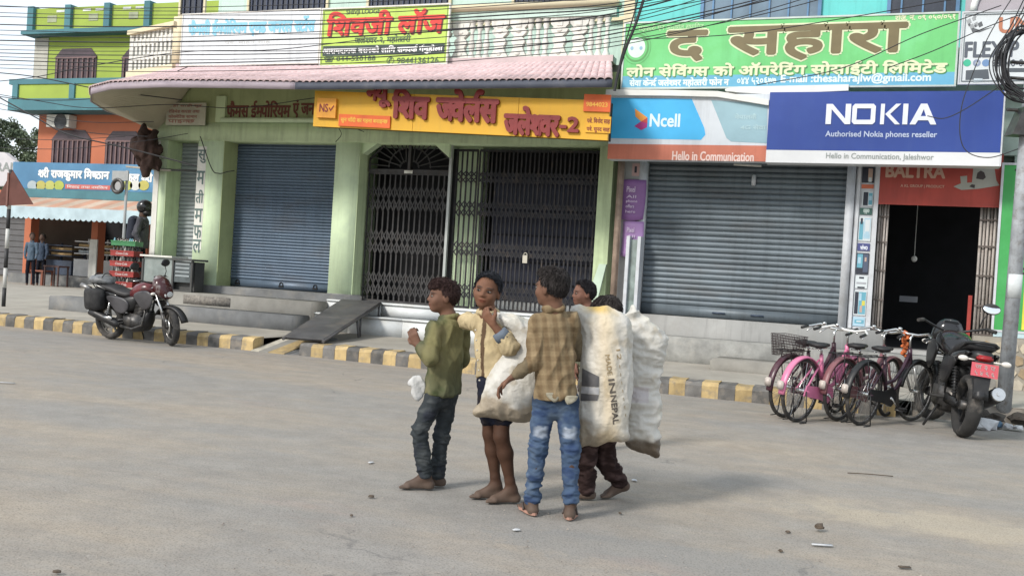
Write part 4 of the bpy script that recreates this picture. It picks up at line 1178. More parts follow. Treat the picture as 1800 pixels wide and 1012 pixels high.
for k in range(9):
    a = 1698 + rg_.random() * 22; b = 27 + rg_.random() * 20; q = 3 + rg_.random() * 4
    poly_plate('print_rose_petal', ink('rose', (.10, .11, .12)) if k % 2 else ink('rose2', (.30, .32, .33)), s, [(a, b), (a + q, b - q * .6), (a + q * 1.4, b + q * .5), (a + q * .4, b + q)], Y - .003 - k * .0006)
poly_plate('print_stem', ink('rose', (.10, .11, .12)), s, [(1706, 48), (1722, 53), (1744, 48), (1722, 57), (1709, 57)], Y - .004)
# fabric banner above it
bx2 = (ony(1697, 10, 14.9).x, ony(1697, 10, 14.9).x + 1.8, ony(1720, 23, 14.9).z, 6.6)
s2 = sgn('upper_banner', 'pale mauve banner with a white curve above the printing sign', bx2, 14.9)
quad_plate('panel', M('flex_mauve', (.36, .33, .36), .6, var=.08), s2, bx2, 14.9, .02)
m = MB(); m.tube([(bx2[0] + .1 + .55 * (1 - math.cos(a)), 14.895, bx2[2] + .02 + .5 * math.sin(a)) for a in np.linspace(.0, 1.7, 12)], .05, 6); m.build('white_curve', WHT, s2)

# ---- green board beside the pole
Y = 15.08
bx = (ony(1757, 420, Y).x, ony(1757, 420, Y).x + 1.7, 1.0, 3.25)
s = sgn('green_board', 'tall green board with black letters behind the utility pole', bx, Y)
quad_plate('panel', M('board_green', (.045, .30, .075), .55, var=.1, scale=2, dirt=(.10, .42, .16), dirt_amt=.4), s, bx, Y, .03)
framed(s, bx, Y, FRAME, .03)
for ch, py in (('च', 307), ('घ', 355), ('ट', 380), ('र', 402), ('ब', 430), ('क', 480)):
    c = ony(1803 - (py - 300) * .05, py, Y)
    text_obj(ch, (c.x - .13, c.x + .13, c.z - .09, c.z + .07), Y - .003, BLKI, s, bold=.03)
quad_plate('yellow_field', M('board_yellow', (.62, .58, .06), .55), s, (bx[0] + .34, bx[0] + .62, 1.02, 1.75), Y - .003, .002)
quad_plate('pale_field', M('board_pale2', (.40, .52, .55), .55, var=.2, scale=8), s, (bx[0], bx[1], .905, 1.0), Y - .003, .02)

# ---- posters on the piers
def picture(nm, box, Y, base, shapes, par):
    x0, x1, z0, z1 = box
    p = quad_plate(nm, base, par, box, Y, .003)
    for k, (mat, a, b, c, d) in enumerate(shapes):
        part('print_shape', mat, p, (x0 + (x1 - x0) * a, x0 + (x1 - x0) * b, Y - .001 - k * .0008, Y - .0005 - k * .0008 + .0004, z0 + (z1 - z0) * c, z0 + (z1 - z0) * d))
    return p
Y = 15.205
pc = empty('phone_poster_column', ((ppx0 + ppx1) / 2, Y, .9), 'column of phone posters on the narrow pier between shutter and doorway', 'poster')
PD, PT, PW, PL = ink('p_dark', (.025, .03, .045)), ink('p_teal', (.12, .33, .42)), ink('p_white', (.55, .60, .62)), ink('p_lightblue', (.34, .50, .60))
PO, PG, PV = ink('p_orange', (.52, .14, .07)), ink('p_green', (.04, .10, .085)), ink('p_navy', (.06, .07, .20)); SKN = ink('p_skin', (.45, .32, .26))
xl, xr = ppx0 + .075, ppx1 - .065
def zpx(py): return ony(1512 - (py - 290) * .06, py, Y).z
def band(nm, a, b, base, shapes=(), ins=0): return picture(nm, (xl + ins, xr, zpx(b), zpx(a)), Y, base, shapes, pc)
band('poster', 290, 321, PD, [(SKN, .5, .85, .1, .8), (PW, .55, .8, .05, .3)]); band('strip', 324, 331, PO)
band('poster', 336, 362, PW, [(PD, .1, .55, .05, .95), (PT, .6, .95, .1, .9), (PL, .62, .9, .4, .7)], .02)
b_ = band('brand_strip', 365, 377, PG); text_obj('oppo', (xl + .05, xr - .04, zpx(375.5), zpx(367)), Y - .003, ink('oppo', (.45, .55, .52)), pc, bold=.04)
band('poster', 381, 423, PW, [(PT, .05, .38, .05, .8), (PL, .42, .95, .1, .95), (PD, .12, .3, .7, .95), (PW, .5, .9, .3, .9), (PL, .55, .85, .2, .4)])
b_ = band('brand_strip', 427, 440, PV); text_obj('vivo', (xl + .04, xr - .03, zpx(438), zpx(430)), Y - .003, ink('vivo', (.60, .64, .72)), pc, bold=.05)
band('poster', 444, 481, PD, [(PT, .05, .5, .3, .95), (ink('p_slate', (.07, .09, .14)), .55, .95, .1, .95), (PL, .1, .35, .5, .8), (SKN, .65, .8, .6, .8)])
band('poster', 484, 506, PW, [(PD, .3, .7, .78, .92), (ink('p_grey', (.32, .33, .36)), .1, .9, .35, .5), (PD, .2, .8, .02, .14)])
band('poster', 510, 553, PW, [(PD, .05, .35, .05, .95), (PT, .38, .95, .05, .95), (ink('p_yel', (.55, .50, .08)), .65, .9, .4, .6), (SKN, .5, .7, .12, .4), (PL, .4, .6, .6, .9)])
band('poster', 556, 572, PL, [(PT, .15, .9, .3, .7), (PW, .3, .7, .45, .6)])
Y = 15.18
PUR, PUR2 = M('poster_purple', (.21, .10, .27), .5, var=.25, scale=1.6), M('poster_mauve', (.29, .17, .36), .5, var=.25, scale=1.6)
for nm, pb, mt, lab in (('hanging_poster', (1090, 316, 1133, 385), PUR, 'upper of two purple posters hanging beside the wide shutter'), ('hanging_poster', (1092, 389, 1129, 450), PUR2, 'lower of two purple posters hanging beside the wide shutter')):
    bx = tbox(*pb, Y - .03)
    s = empty(nm, (bx[0], Y - .03, bx[2]), lab, 'poster', 'purple posters beside the shutter')
    m = MB(); n = 8; vs = []; fs = []
    for j in range(n + 1):
        for i in range(n + 1):
            u, v = i / n, j / n
            vs.append((bx[0] + (bx[1] - bx[0]) * u + .02 * math.sin(v * 2.5), Y - .03 - .025 * math.sin(u * 3.1) - .03 * (1 - v) * (u - .3), bx[2] + (bx[3] - bx[2]) * v - .03 * (1 - v) * math.sin(u * 3.14)))
    for j in range(n):
        for i in range(n): fs.append((j * (n + 1) + i, j * (n + 1) + i + 1, (j + 1) * (n + 1) + i + 1, (j + 1) * (n + 1) + i))
    m.add(vs, fs, True); po = m.build('sheet', mt, s)
    md = po.modifiers.new('t', 'SOLIDIFY'); md.thickness = .002
    w_, h_ = bx[1] - bx[0], bx[3] - bx[2]
    for k, (t, a, b) in enumerate((('Pixel', .82, .68), ('All', .60, .53), ('phone', .48, .40), ('offers', .36, .28), ('here', .22, .15))):
        text_obj(t, (bx[0] + .28 * w_, bx[0] + (.62 + .06 * (k % 3)) * w_, bx[2] + b * h_, bx[2] + a * h_), Y - .075, ink('lilac', (.55, .45, .60)), s, bold=.02)
bx = tbox(1100, 284, 1128, 315, Y)
s = empty('portrait_poster', (bx[0], Y, bx[2]), 'faded portrait poster above the purple posters', 'poster')
quad_plate('sheet', ink('p_grey2', (.26, .27, .27)), s, bx, Y, .004)
w_, h_ = bx[1] - bx[0], bx[3] - bx[2]
part('print_shape', ink('p_rose', (.42, .28, .27)), s, (bx[0] + .4 * w_, bx[1] - .02, Y - .002, Y - .001, bx[2] + .05, bx[3] - .03)); part('print_shape', PD, s, (bx[0] + .55 * w_, bx[0] + .7 * w_, Y - .004, Y - .003, bx[2] + .1, bx[2] + .2))
# narrow glass showcase under the posters with planks beside it
sc = empty('glass_showcase', (fx(1108), 15.1, .6), 'tall narrow glass showcase below the purple posters', 'showcase')
x0, x1 = fx(1097, 15.05, 520), fx(1122, 15.05, 520)
for xx in (x0, x1 - .05): part('frame_post', FRAME, sc, (xx, xx + .05, 14.98, 15.18, .58, 2.05))
part('pane', M('case_glass', (.20, .25, .24), .12, var=.4, scale=5, spec=.7), sc, (x0 + .052, x1 - .052, 15.05, 15.06, .60, 2.0))
part('goods', M('case_goods', (.10, .20, .15), .7, var=.6, scale=9), sc, (x0 + .06, x1 - .06, 15.08, 15.15, .62, 1.15))
m = MB(); m.hexa([(-4.42, 14.95, .74), (-4.22, 14.95, .74), (-4.22, 15.0, .74), (-4.42, 15.0, .74), (-4.26, 15.25, 1.6), (-4.14, 15.25, 1.6), (-4.14, 15.3, 1.6), (-4.26, 15.3, 1.6)])
tag(m.build('leaning_board', M('board_mint', (.42, .52, .42), .8, var=.1)), 'pale green board leaning in the corner by the rusty pipe', 'board')

# ================================================================== PEOPLE (implicit surfaces -> one continuous mesh each)
class Field:
    def __init__(s, lo, hi, h):
        s.h = h; s.lo = np.array(lo, float); s.n = np.ceil((np.array(hi) - s.lo) / h).astype(int) + 2
        s.ax = [s.lo[i] + h * np.arange(s.n[i]) for i in range(3)]
        s.d = np.ones(s.n, np.float32)
    def block(s, lo, hi):
        i0 = np.clip(np.floor((np.array(lo) - s.lo) / s.h).astype(int), 0, s.n); i1 = np.clip(np.ceil((np.array(hi) - s.lo) / s.h).astype(int) + 1, 0, s.n)
        sl = tuple(slice(a, b) for a, b in zip(i0, i1))
        g = np.meshgrid(s.ax[0][sl[0]], s.ax[1][sl[1]], s.ax[2][sl[2]], indexing='ij')
        return sl, np.stack(g, -1)
    def merge(s, sl, d, k, sub=False):
        a = s.d[sl]
        if a.size == 0: return
        if sub:
            b = -d; h = np.maximum(k - np.abs(a - b), 0) / max(k, 1e-6); s.d[sl] = np.maximum(a, b) + h * h * k / 4
        else:
            h = np.maximum(k - np.abs(a - d), 0) / max(k, 1e-6); s.d[sl] = np.minimum(a, d) - h * h * k / 4
    def cone(s, a, b, ra, rb, k=.015, flat=None, sub=False):
        """round cone; flat=(axis, ratio) squashes the section along axis"""
        a, b = np.array(a, float), np.array(b, float); m = max(ra, rb) + k + 3 * s.h
        sl, p = s.block(np.minimum(a, b) - m, np.maximum(a, b) + m)
        if p.size == 0: return
        q = p - a; ba = b - a
        if flat is not None:
            ax = np.array(flat[0], float); ax /= np.linalg.norm(ax); f = 1 / flat[1]
            q = q + (q @ ax)[..., None] * ax * (f - 1); ba = ba + (ba @ ax) * ax * (f - 1)
        L = max(ba @ ba, 1e-9)
        t = np.clip((q @ ba) / L, 0, 1)
        d = np.linalg.norm(q - t[..., None] * ba, axis=-1) - (ra + t * (rb - ra))
        if flat is not None: d = d * (.5 + .5 * flat[1])
        s.merge(sl, d.astype(np.float32), k, sub)
    def chain(s, pts, rs, k=.015, flat=None):
        for i in range(len(pts) - 1): s.cone(pts[i], pts[i + 1], rs[i], rs[i + 1], k, flat)
    def ell(s, c, r, ax=None, k=.015, sub=False, cut=None):
        c = np.array(c, float); r = np.array(r, float); m = r.max() + k + 3 * s.h
        sl, p = s.block(c - m, c + m)
        if p.size == 0: return
        q = p - c
        if ax is not None: q = q @ np.array([list(v) for v in ax]).T
        k0 = np.linalg.norm(q / r, axis=-1); k1 = np.linalg.norm(q / (r * r), axis=-1) + 1e-9
        d = k0 * (k0 - 1) / k1
        if cut is not None: d = np.maximum(d, cut(p))
        s.merge(sl, d.astype(np.float32), k, sub)
    def clip(s, fn):
        sl, p = s.block(s.lo - 1, s.lo + s.n * s.h + 1); s.d = np.maximum(s.d, fn(p).astype(np.float32))
    def mesh(s):
        d = s.d; neg = d < 0
        n = d.shape
        c = np.zeros((n[0] - 1, n[1] - 1, n[2] - 1), np.int8)
        for dx in (0, 1):
            for dy in (0, 1):
                for dz in (0, 1): c += neg[dx:n[0] - 1 + dx, dy:n[1] - 1 + dy, dz:n[2] - 1 + dz]
        act = np.argwhere((c > 0) & (c < 8))
        if len(act) == 0: return np.zeros((0, 3)), np.zeros((0, 4), int)
        idx = -np.ones(c.shape, np.int32); idx[tuple(act.T)] = np.arange(len(act))
        cs = [(0, 0, 0), (1, 0, 0), (0, 1, 0), (1, 1, 0), (0, 0, 1), (1, 0, 1), (0, 1, 1), (1, 1, 1)]
        val = np.stack([d[tuple((act + np.array(q)).T)] for q in cs], 1)
        ed = [(0, 1), (2, 3), (4, 5), (6, 7), (0, 2), (1, 3), (4, 6), (5, 7), (0, 4), (1, 5), (2, 6), (3, 7)]
        acc = np.zeros((len(act), 3)); cnt = np.zeros(len(act)); C = np.array(cs, float)
        for a, b in ed:
            va, vb = val[:, a], val[:, b]; m = (va < 0) != (vb < 0)
            t = np.where(m, va / np.where(np.abs(va - vb) < 1e-9, 1e-9, va - vb), 0)
            acc += np.where(m[:, None], C[a] + t[:, None] * (C[b] - C[a]), 0); cnt += m
        v = s.lo + (act + acc / cnt[:, None]) * s.h
        F = []
        for ax in range(3):
            u, w = [(1, 2), (2, 0), (0, 1)][ax]
            sl0 = [slice(None)] * 3; sl1 = [slice(None)] * 3; sl0[ax] = slice(0, n[ax] - 1); sl1[ax] = slice(1, n[ax])
            a, b = neg[tuple(sl0)], neg[tuple(sl1)]
            e = np.argwhere(a != b)
            e = e[(e[:, u] > 0) & (e[:, w] > 0) & (e[:, u] < n[u] - 1) & (e[:, w] < n[w] - 1)]
            fl = a[tuple(e.T)]
            def ix(du, dw):
                q = e.copy(); q[:, u] -= du; q[:, w] -= dw; return idx[tuple(q.T)]
            q = np.stack([ix(1, 1), ix(0, 1), ix(0, 0), ix(1, 0)], 1)
            q[~fl] = q[~fl][:, ::-1]; F.append(q)
        F = np.concatenate(F); F = F[(F >= 0).all(1)]
        return v, F
def relax(v, F, it=1, lam=.5):
    for _ in range(it):
        acc = np.zeros_like(v); cnt = np.zeros(len(v))
        for i in range(4):
            for j in ((i + 1) % 4, (i - 1) % 4):
                np.add.at(acc, F[:, i], v[F[:, j]]); np.add.at(cnt, F[:, i], 1)
        v = v + lam * (acc / np.maximum(cnt, 1)[:, None] - v)
    return v
def vnormals(v, F):
    nf = np.cross(v[F[:, 2]] - v[F[:, 0]], v[F[:, 3]] - v[F[:, 1]]); n = np.zeros_like(v)
    for i in range(4): np.add.at(n, F[:, i], nf)
    return n / (np.linalg.norm(n, axis=1)[:, None] + 1e-12)
def N3(v, f, off=0.0):
    """gradient noise at each vertex; f = frequency per axis"""
    f = np.ones(3) * f; q = v * f + off
    return np.array([noise.noise(p) for p in q.tolist()])
def grid_obj(name, v, F, mat, parent, colors=None):
    me = bpy.data.meshes.new(name)
    me.vertices.add(len(v)); me.vertices.foreach_set('co', v.astype(np.float32).ravel())
    me.loops.add(F.size); me.loops.foreach_set('vertex_index', F.astype(np.int32).ravel())
    me.polygons.add(len(F)); me.polygons.foreach_set('loop_start', np.arange(0, F.size, 4, dtype=np.int32)); me.polygons.foreach_set('loop_total', np.full(len(F), 4, np.int32))
    me.polygons.foreach_set('use_smooth', np.ones(len(F), bool))
    me.update(calc_edges=True); me.validate()
    if colors is not None:
        at = me.color_attributes.new('Col', 'FLOAT_COLOR', 'POINT')
        c = np.ones((len(v), 4), np.float32); c[:, :3] = colors; at.data.foreach_set('color', c.ravel())
    me.materials.append(mat)
    return link_mesh(name, me, parent)

SKINM = M('skin', (1, 1, 1), .65, var=.14, scale=22, attr='Col', spec=.22, bump=.12, bscale=260)
CLOTH = M('cloth', (1, 1, 1), .9, var=.16, scale=14, attr='Col', spec=.12, bump=.3, bscale=260, crease=(10, .5, .02))
HAIR = M('hair', (1, 1, 1), .75, var=.25, scale=60, attr='Col', spec=.12, bump=.5, bscale=220)
np_ = lambda v: np.array([v[0], v[1], v[2]], float)
UPV = Vector((0, 0, 1))

def hand(f, wr, d, pn, sc, curl=1.0, thumb_side=1, spread=.2):
    """palm + five fingers. d: direction of the hand, pn: palm normal"""
    d = d.normalized(); pn = (pn - d * pn.dot(d)).normalized(); sd = d.cross(pn).normalized() * thumb_side
    L = .075 * sc
    for i, o in enumerate((-1.5, -.5, .5, 1.5)):
        b = wr + sd * (o * .010 * sc); kn = wr + d * (L * (1 - .05 * abs(o))) + sd * (o * .0175 * sc)
        f.cone(b, kn, .013 * sc, .0105 * sc, .010)
        ln = (.040, .044, .041, .033)[3 - i] * sc
        p = kn; a = .35 * curl
        for j, (fr, rr) in enumerate(((1, .0092), (.72, .0085), (.55, .0075))):
            dd = (d + sd * (o * spread * .12)) * math.cos(a) + pn * math.sin(a)
            q = p + dd.normalized() * ln * fr
            f.cone(p, q, rr * sc, (rr - .0008) * sc, .004); p = q; a += .75 * curl
    t0 = wr + d * (.018 * sc) + sd * (.020 * sc)
    t1 = t0 + (d * .6 + sd * .8 + pn * .3 * curl).normalized() * .034 * sc
    t2 = t1 + (d * .9 + sd * .25 + pn * .5 * curl).normalized() * .026 * sc
    t3 = t2 + (d * .8 - sd * .2 + pn * .7 * curl).normalized() * .020 * sc
    f.chain([t0, t1, t2, t3], [.015 * sc, .0115 * sc, .010 * sc, .0085 * sc], .008)
def foot(f, an, toe_dir, sc, lift=0.0):
    """an: ankle joint; toe_dir horizontal unit"""
    t = toe_dir.normalized(); sd = t.cross(UPV).normalized()
    if lift:     # heel up, weight on the toes
        ball = an + t * .085 * sc; ball.z = .018
        heel = an - t * .035 * sc + UPV * (-.02)
    else:
        heel = an - t * .028 * sc; heel.z = .026 * sc
        ball = an + t * .105 * sc; ball.z = .017 * sc
    f.cone(an, heel, .031 * sc, .030 * sc, .02); f.cone(heel, ball, .028 * sc, .024 * sc, .02)
    f.cone(an, ball, .030 * sc, .020 * sc, .025)
    f.cone(ball - sd * .018 * sc, ball + sd * .018 * sc, .019 * sc, .017 * sc, .015)
    for i, o in enumerate((-1.6, -.75, .05, .8, 1.5)):
        ln = (.050, .046, .042, .037, .032)[i] * sc
        b = ball + sd * (o * .017 * sc); b.z = max(.011, b.z - .004)
        e = b + t * ln; e.z = .011 * sc if not lift else .010
        f.cone(b, e, (.0125 if i == 0 else .0095) * sc, (.011 if i == 0 else .008) * sc, .006)

def build_person(name, label, D, J, head, skin, cloth, h=.0052, group=None, hs=1.0, legs='trousers', hands=(), seed=1, extra=None, thick=1.0, fine=True, feet=(None, None), lifts=(0, 0), shirt_len=0.0, hair=(.035, .028, .024), hair_style='short', sleeve=('long', 'long'), loose=1.0):
    """J: joint -> (px, py, depth offset); head: dict(f, u); cloth: functions giving colour per vertex"""
    P = {k: (v if isinstance(v, Vector) else ond(v[0], v[1], D + v[2])) for k, v in J.items()}
    base = (P['anL'] + P['anR']) / 2
    root = empty(name, (base.x, base.y, 0), label, 'person', group)
    allp = np.array([np_(p) for p in P.values()]); lo, hi = allp.min(0) - .19, allp.max(0) + .19; lo[2] = max(lo[2], -.03) if lo[2] < .3 else lo[2]
    c = P['head']; f_ = head['f'].normalized(); u_ = (head.get('u', UPV)); u_ = (u_ - f_ * u_.dot(f_)).normalized(); r_ = f_.cross(u_).normalized()
    hd = lambda a, b, g: c + (r_ * a + f_ * b + u_ * g) * hs
    AX = (r_, f_, u_)
    S = Field(lo, hi, h)
    # head
    S.ell(hd(0, -.008, .018), np.array((.071, .090, .086)) * hs, AX, .01)
    S.ell(hd(0, .022, -.035), np.array((.061, .062, .064)) * hs, AX, .02)
    S.ell(hd(0, .050, -.080), np.array((.028, .026, .021)) * hs, AX, .028)
    S.cone(hd(0, .079, .002), hd(0, .092, -.025), .006 * hs, .0105 * hs, .014)
    S.ell(hd(.011, .086, -.029), np.array((.008, .009, .007)) * hs, AX, .006); S.ell(hd(-.011, .086, -.029), np.array((.008, .009, .007)) * hs, AX, .006)
    S.ell(hd(0, .080, -.052), np.array((.021, .010, .006)) * hs, AX, .006); S.ell(hd(0, .078, -.062), np.array((.019, .010, .0065)) * hs, AX, .006)
    for sg in (-1, 1):
        S.ell(hd(sg * .030, .074, .016), np.array((.020, .010, .008)) * hs, AX, .012)
        S.ell(hd(sg * .031, .086, -.001), np.array((.014, .012, .009)) * hs, AX, .008, sub=True)
        S.ell(hd(sg * .036, .056, -.030), np.array((.022, .018, .020)) * hs, AX, .025)
        S.ell(hd(sg * .074, -.010, -.012), np.array((.009, .019, .030)) * hs, AX, .006)
    nk = P['neck']
    S.cone(hd(0, -.022, -.055), nk, .043 * hs * thick, .047 * hs * thick, .03)
    shm = (P['shL'] + P['shR']) / 2; hpm = (P['hipL'] + P['hipR']) / 2
    lat = (P['shL'] - P['shR']).normalized(); axU = (shm - hpm).normalized(); fwd = lat.cross(axU).normalized()
    wS = (P['shL'] - P['shR']).length / 2
    S.cone(nk, shm, .045 * thick, .045 * thick, .03)
    S.cone(P['shL'], P['shR'], .032 * thick, .032 * thick, .02)
    S.chain([shm - axU * .07, shm.lerp(hpm, .55), hpm], [.075 * thick, .07 * thick, .075 * thick], .02, (fwd, .62))
    bare = legs == 'shorts'; lt = 1.0 if bare else .62
    # arms, legs
    for sd_ in 'LR':
        a, e, w = P['sh' + sd_], P['el' + sd_], P['wr' + sd_]
        S.chain([a, a.lerp(e, .5), e], [.032 * thick, .030 * thick, .027 * thick], .02); S.chain([e, e.lerp(w, .35), w], [.029 * thick, .030 * thick, .020 * thick], .015)
        hp, kn, an = P['hip' + sd_], P['kn' + sd_], P['an' + sd_]
        S.chain([hp, hp.lerp(kn, .5), kn], [.062 * thick * lt, .056 * thick * lt, .044 * thick * lt], .02)
        back = -(fwd if fwd.length else f_)
        cal = kn.lerp(an, .33) + back * .012
        S.chain([kn, cal, an.lerp(kn, .15), an], [.043 * thick * lt, .045 * thick * lt, .027, .027], .02)
    for (sd_, d_, pn, curl, ts) in hands: hand(S, P['wr' + sd_], d_, pn, hs * .93, curl, ts)
    for sd_, t_, lf in zip('LR', feet, lifts):
        if t_ is not None: foot(S, P['an' + sd_], t_, .95, lf)
    S.clip(lambda p: .002 - p[..., 2])
    v, F = S.mesh(); v = relax(v, F, 1, .4)
    col = np.ones((len(v), 3)) * np.array(skin)
    q = (v - np_(c)) @ np.array([np_(r_), np_(f_), np_(u_)]).T / hs
    def spot(m, cl, amt=1.0):
        nonlocal col
        m = np.clip(m, 0, 1)[:, None] * amt; col = col * (1 - m) + np.array(cl) * m
    if fine:
        fr = q[:, 1] > .04
        lip = 1.6 - np.hypot(q[:, 0] / .024, (q[:, 2] + .058) / .0105) * 1.3; spot(np.where(fr, lip, 0), np.array(skin) * (1.05, .62, .58))
        seam = 1.5 - np.hypot(q[:, 0] / .024, (q[:, 2] + .0575) / .0035) * 1.2; spot(np.where(fr, seam, 0), np.array(skin) * .3)
        for sg in (-1, 1):
            br = 1.8 - np.hypot((q[:, 0] - sg * .032) / .022, (q[:, 2] - .020 + np.abs(np.abs(q[:, 0]) - .03) * .15) / .0055) * 1.4; spot(np.where(fr, br, 0), (.02, .014, .012), .85)
            sk = 1.6 - np.hypot((q[:, 0] - sg * .031) / .019, (q[:, 2] + .001) / .012) * 1.2; spot(np.where(fr, sk, 0), np.array(skin) * .5, .7)
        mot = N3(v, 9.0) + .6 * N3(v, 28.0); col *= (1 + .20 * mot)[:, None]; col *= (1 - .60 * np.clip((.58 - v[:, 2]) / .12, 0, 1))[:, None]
        dusty = np.clip((.11 - v[:, 2]) / .10, 0, 1) * .40; col = col * (1 - dusty[:, None]) + np.array((.20, .165, .135)) * dusty[:, None]
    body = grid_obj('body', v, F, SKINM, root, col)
    if fine:
        EYE, IRIS = M('eye_white', (.20, .17, .15), .4), M('eye_dark', (.012, .009, .008), .2)
        for sg in (-1, 1):
            m = MB(); e = hd(sg * .031, .0745, -.001); m.ellipsoid(e, (.0125 * hs, .0085 * hs, .0058 * hs), 12, 8, Matrix((r_, f_, u_)).transposed()); m.mi = 1
            g_ = head.get('gaze', 0.0)
            m.ellipsoid(e + (f_ * .0065 + r_ * g_ * .006) * hs, (.0075 * hs, .0035 * hs, .0062 * hs), 10, 6, Matrix((r_, f_, u_)).transposed()); m.build('eye', [EYE, IRIS], root)
    # ---- hair
    HF = Field(np_(c) - .16 * hs, np_(c) + .17 * hs, .0050 if fine else .009)
    def hcut(p):
        qq = (p - np_(c)) @ np.array([np_(r_), np_(f_), np_(u_)]).T / hs
        a = qq[..., 1] * .93 - (qq[..., 2] - .052) * .62 - .034           # forehead line
        b = -(qq[..., 2] + .062 + .0 * qq[..., 1])                         # nape
        g = (qq[..., 1] + .002) - (qq[..., 2] + .004) * 1.6                # in front of the ears
        return np.maximum(np.maximum(a, b), np.minimum(g, np.abs(qq[..., 0]) - .03 + .0 * g) * .5) * hs
    HF.ell(hd(0, -.010, .024), np.array((.083, .101, .098)) * hs, AX, .01, cut=hcut)
    if hair_style == 'shock':
        HF.ell(hd(0, .018, .075), np.array((.066, .070, .040)) * hs, AX, .02); HF.ell(hd(.02, .065, .058), np.array((.040, .030, .025)) * hs, AX, .02); HF.ell(hd(-.03, .06, .06), np.array((.034, .028, .022)) * hs, AX, .02)
    elif hair_style == 'quiff':
        HF.ell(hd(0, .022, .085), np.array((.060, .065, .036)) * hs, AX, .02); HF.ell(hd(.0, -.05, .06), np.array((.07, .05, .05)) * hs, AX, .02)
    hv, hF = HF.mesh()
    if len(hv):
        hn = vnormals(hv, hF)
        hv = hv + hn * (.004 * N3(hv, (45, 45, 20), seed) + .002 * N3(hv, (120, 120, 40), seed) - .003)[:, None] * hs
        hc = np.array(hair) * (1 + .55 * N3(hv, (70, 70, 25), seed + 3))[:, None]
        ho = grid_obj('hair', hv, hF, HAIR, root, np.clip(hc, .004, 1))
        if fine:
            r2 = random.Random(seed); lk = MB(); crown = hd(0, -.03, .115)
            for _ in range(1500):
                i = r2.randrange(len(hv)); p = Vector(hv[i]); nn = Vector(hn[i])
                away = (p - crown); top_h = (p - c).dot(u_) > .045 * hs
                dn = away.normalized() * .8 + (f_ * .7 if top_h else -u_ * .9) + Vector((r2.gauss(0, .28), r2.gauss(0, .28), r2.gauss(0, .28)))
                dn = (dn - nn * dn.dot(nn)).normalized() + nn * r2.uniform(.0, .28)
                L = r2.uniform(.016, .032) * hs; w0 = r2.uniform(.0014, .0026) * hs
                lk.tube([p - nn * .002, p + dn * L * .5 + nn * .002, p + dn * L - nn * L * .12], [w0, w0 * .8, .0003], 3, caps=False)
            lo_ = lk.build('hair_locks', M('hair_lock_%d' % seed, tuple(x * .8 for x in hair), .7, var=.4, scale=40, spec=.12), ho); tag(lo_, kind='stuff')
    # ---- shirt
    if cloth.get('shirt'):
        T = Field(lo, hi, h * 1.1)
        wtop = wS * .80 + .035; lo_w = loose
        hem = hpm - axU * (.045 + shirt_len)
        T.chain([shm - axU * .045, shm.lerp(hpm, .45), hpm, hem - axU * .08], [.098 * lo_w, .103 * lo_w, .114 * lo_w, .126 * lo_w], .03, (fwd, .78))
        T.cone(P['shL'] - axU * .008, P['shR'] - axU * .008, .041, .041, .03)
        T.cone(nk.lerp(shm, .25), shm, .052, .075, .035, (fwd, .85))
        for sd_, sv in zip('LR', sleeve):
            a, e, w = P['sh' + sd_], P['el' + sd_], P['wr' + sd_]
            if sv == 'long': T.chain([a, a.lerp(e, .5), e, e.lerp(w, .86)], [.043 * lo_w, .041 * lo_w, .040 * lo_w, .030], .020)
            elif sv == 'rolled': T.chain([a, a.lerp(e, .75)], [.046, .046], .022)
            elif sv == 'elbow': T.chain([a, a.lerp(e, .5), e, e.lerp(w, .38)], [.046, .046, .047, .042], .022)
        # collar
        cd = head.get('collar')
        neckdir = (hd(0, -.02, -.055) - nk).normalized()
        rc = .052 * hs; cc = nk + neckdir * .006
        e1 = lat; e2 = neckdir.cross(e1).normalized()
        ring = [cc + (e1 * math.cos(a) + e2 * math.sin(a)) * rc for a in np.linspace(0, 2 * math.pi, 15)]
        for p0, p1 in zip(ring[:-1], ring[1:]): T.cone(p0, p1, .0115, .0115, .010)
        hz = hem; ax = np_(axU)
        T.clip(lambda p: -((p - np_(hz)) @ ax) - .006 * np.sin((p - np_(hz)) @ np_(lat) * 22))
        tv, tF = T.mesh(); tv = relax(tv, tF, 1, .5); tn = vnormals(tv, tF)
        ql = (tv - np_(hpm)) @ np.array([np_(lat), np_(fwd), np_(axU)]).T
        wv_ = ql + .02 * np.stack([N3(ql, 9, seed), N3(ql, 9, seed + 2), N3(ql, 9, seed + 4)], 1)
        fold = .007 * N3(ql, (9, 9, 5), seed * 3.1) + .0085 * (1 - 2.6 * np.abs(N3(wv_ + .35 * ql[:, [2, 0, 1]], (12, 12, 5), seed))) + .0035 * (1 - 2.6 * np.abs(N3(wv_ - .3 * ql[:, [2, 0, 1]], (26, 26, 12), seed + 7))) - .001
        tv = tv + tn * fold[:, None]
        grid_obj('shirt', tv, tF, CLOTH, root, np.clip(cloth['shirt'](tv, ql, tn), .002, 1))
    # ---- trousers / shorts
    if cloth.get('legs'):
        T = Field(lo, hi, h * 1.1); lw = cloth.get('leg_w', 1.0)
        T.cone(P['hipL'] + axU * .02, P['hipR'] + axU * .02, .064 * lw, .064 * lw, .03); T.cone(hpm, hpm + axU * .09, .098, .094, .03, (fwd, .72))
        for sd_ in 'LR':
            hp, kn, an = P['hip' + sd_], P['kn' + sd_], P['an' + sd_]
            if legs == 'shorts': T.chain([hp, hp.lerp(kn, .5), hp.lerp(kn, .64)], [.072, .070, .066], .02)
            else: T.chain([hp, hp.lerp(kn, .5), kn, kn.lerp(an, .5), kn.lerp(an, .93)], [.064 * lw, .057 * lw, .048 * lw, .043 * lw, cloth.get('cuff', .041)], .022)
        tv, tF = T.mesh(); tv = relax(tv, tF, 1, .5); tn = vnormals(tv, tF)
        kz = (P['knL'].z + P['knR'].z) / 2
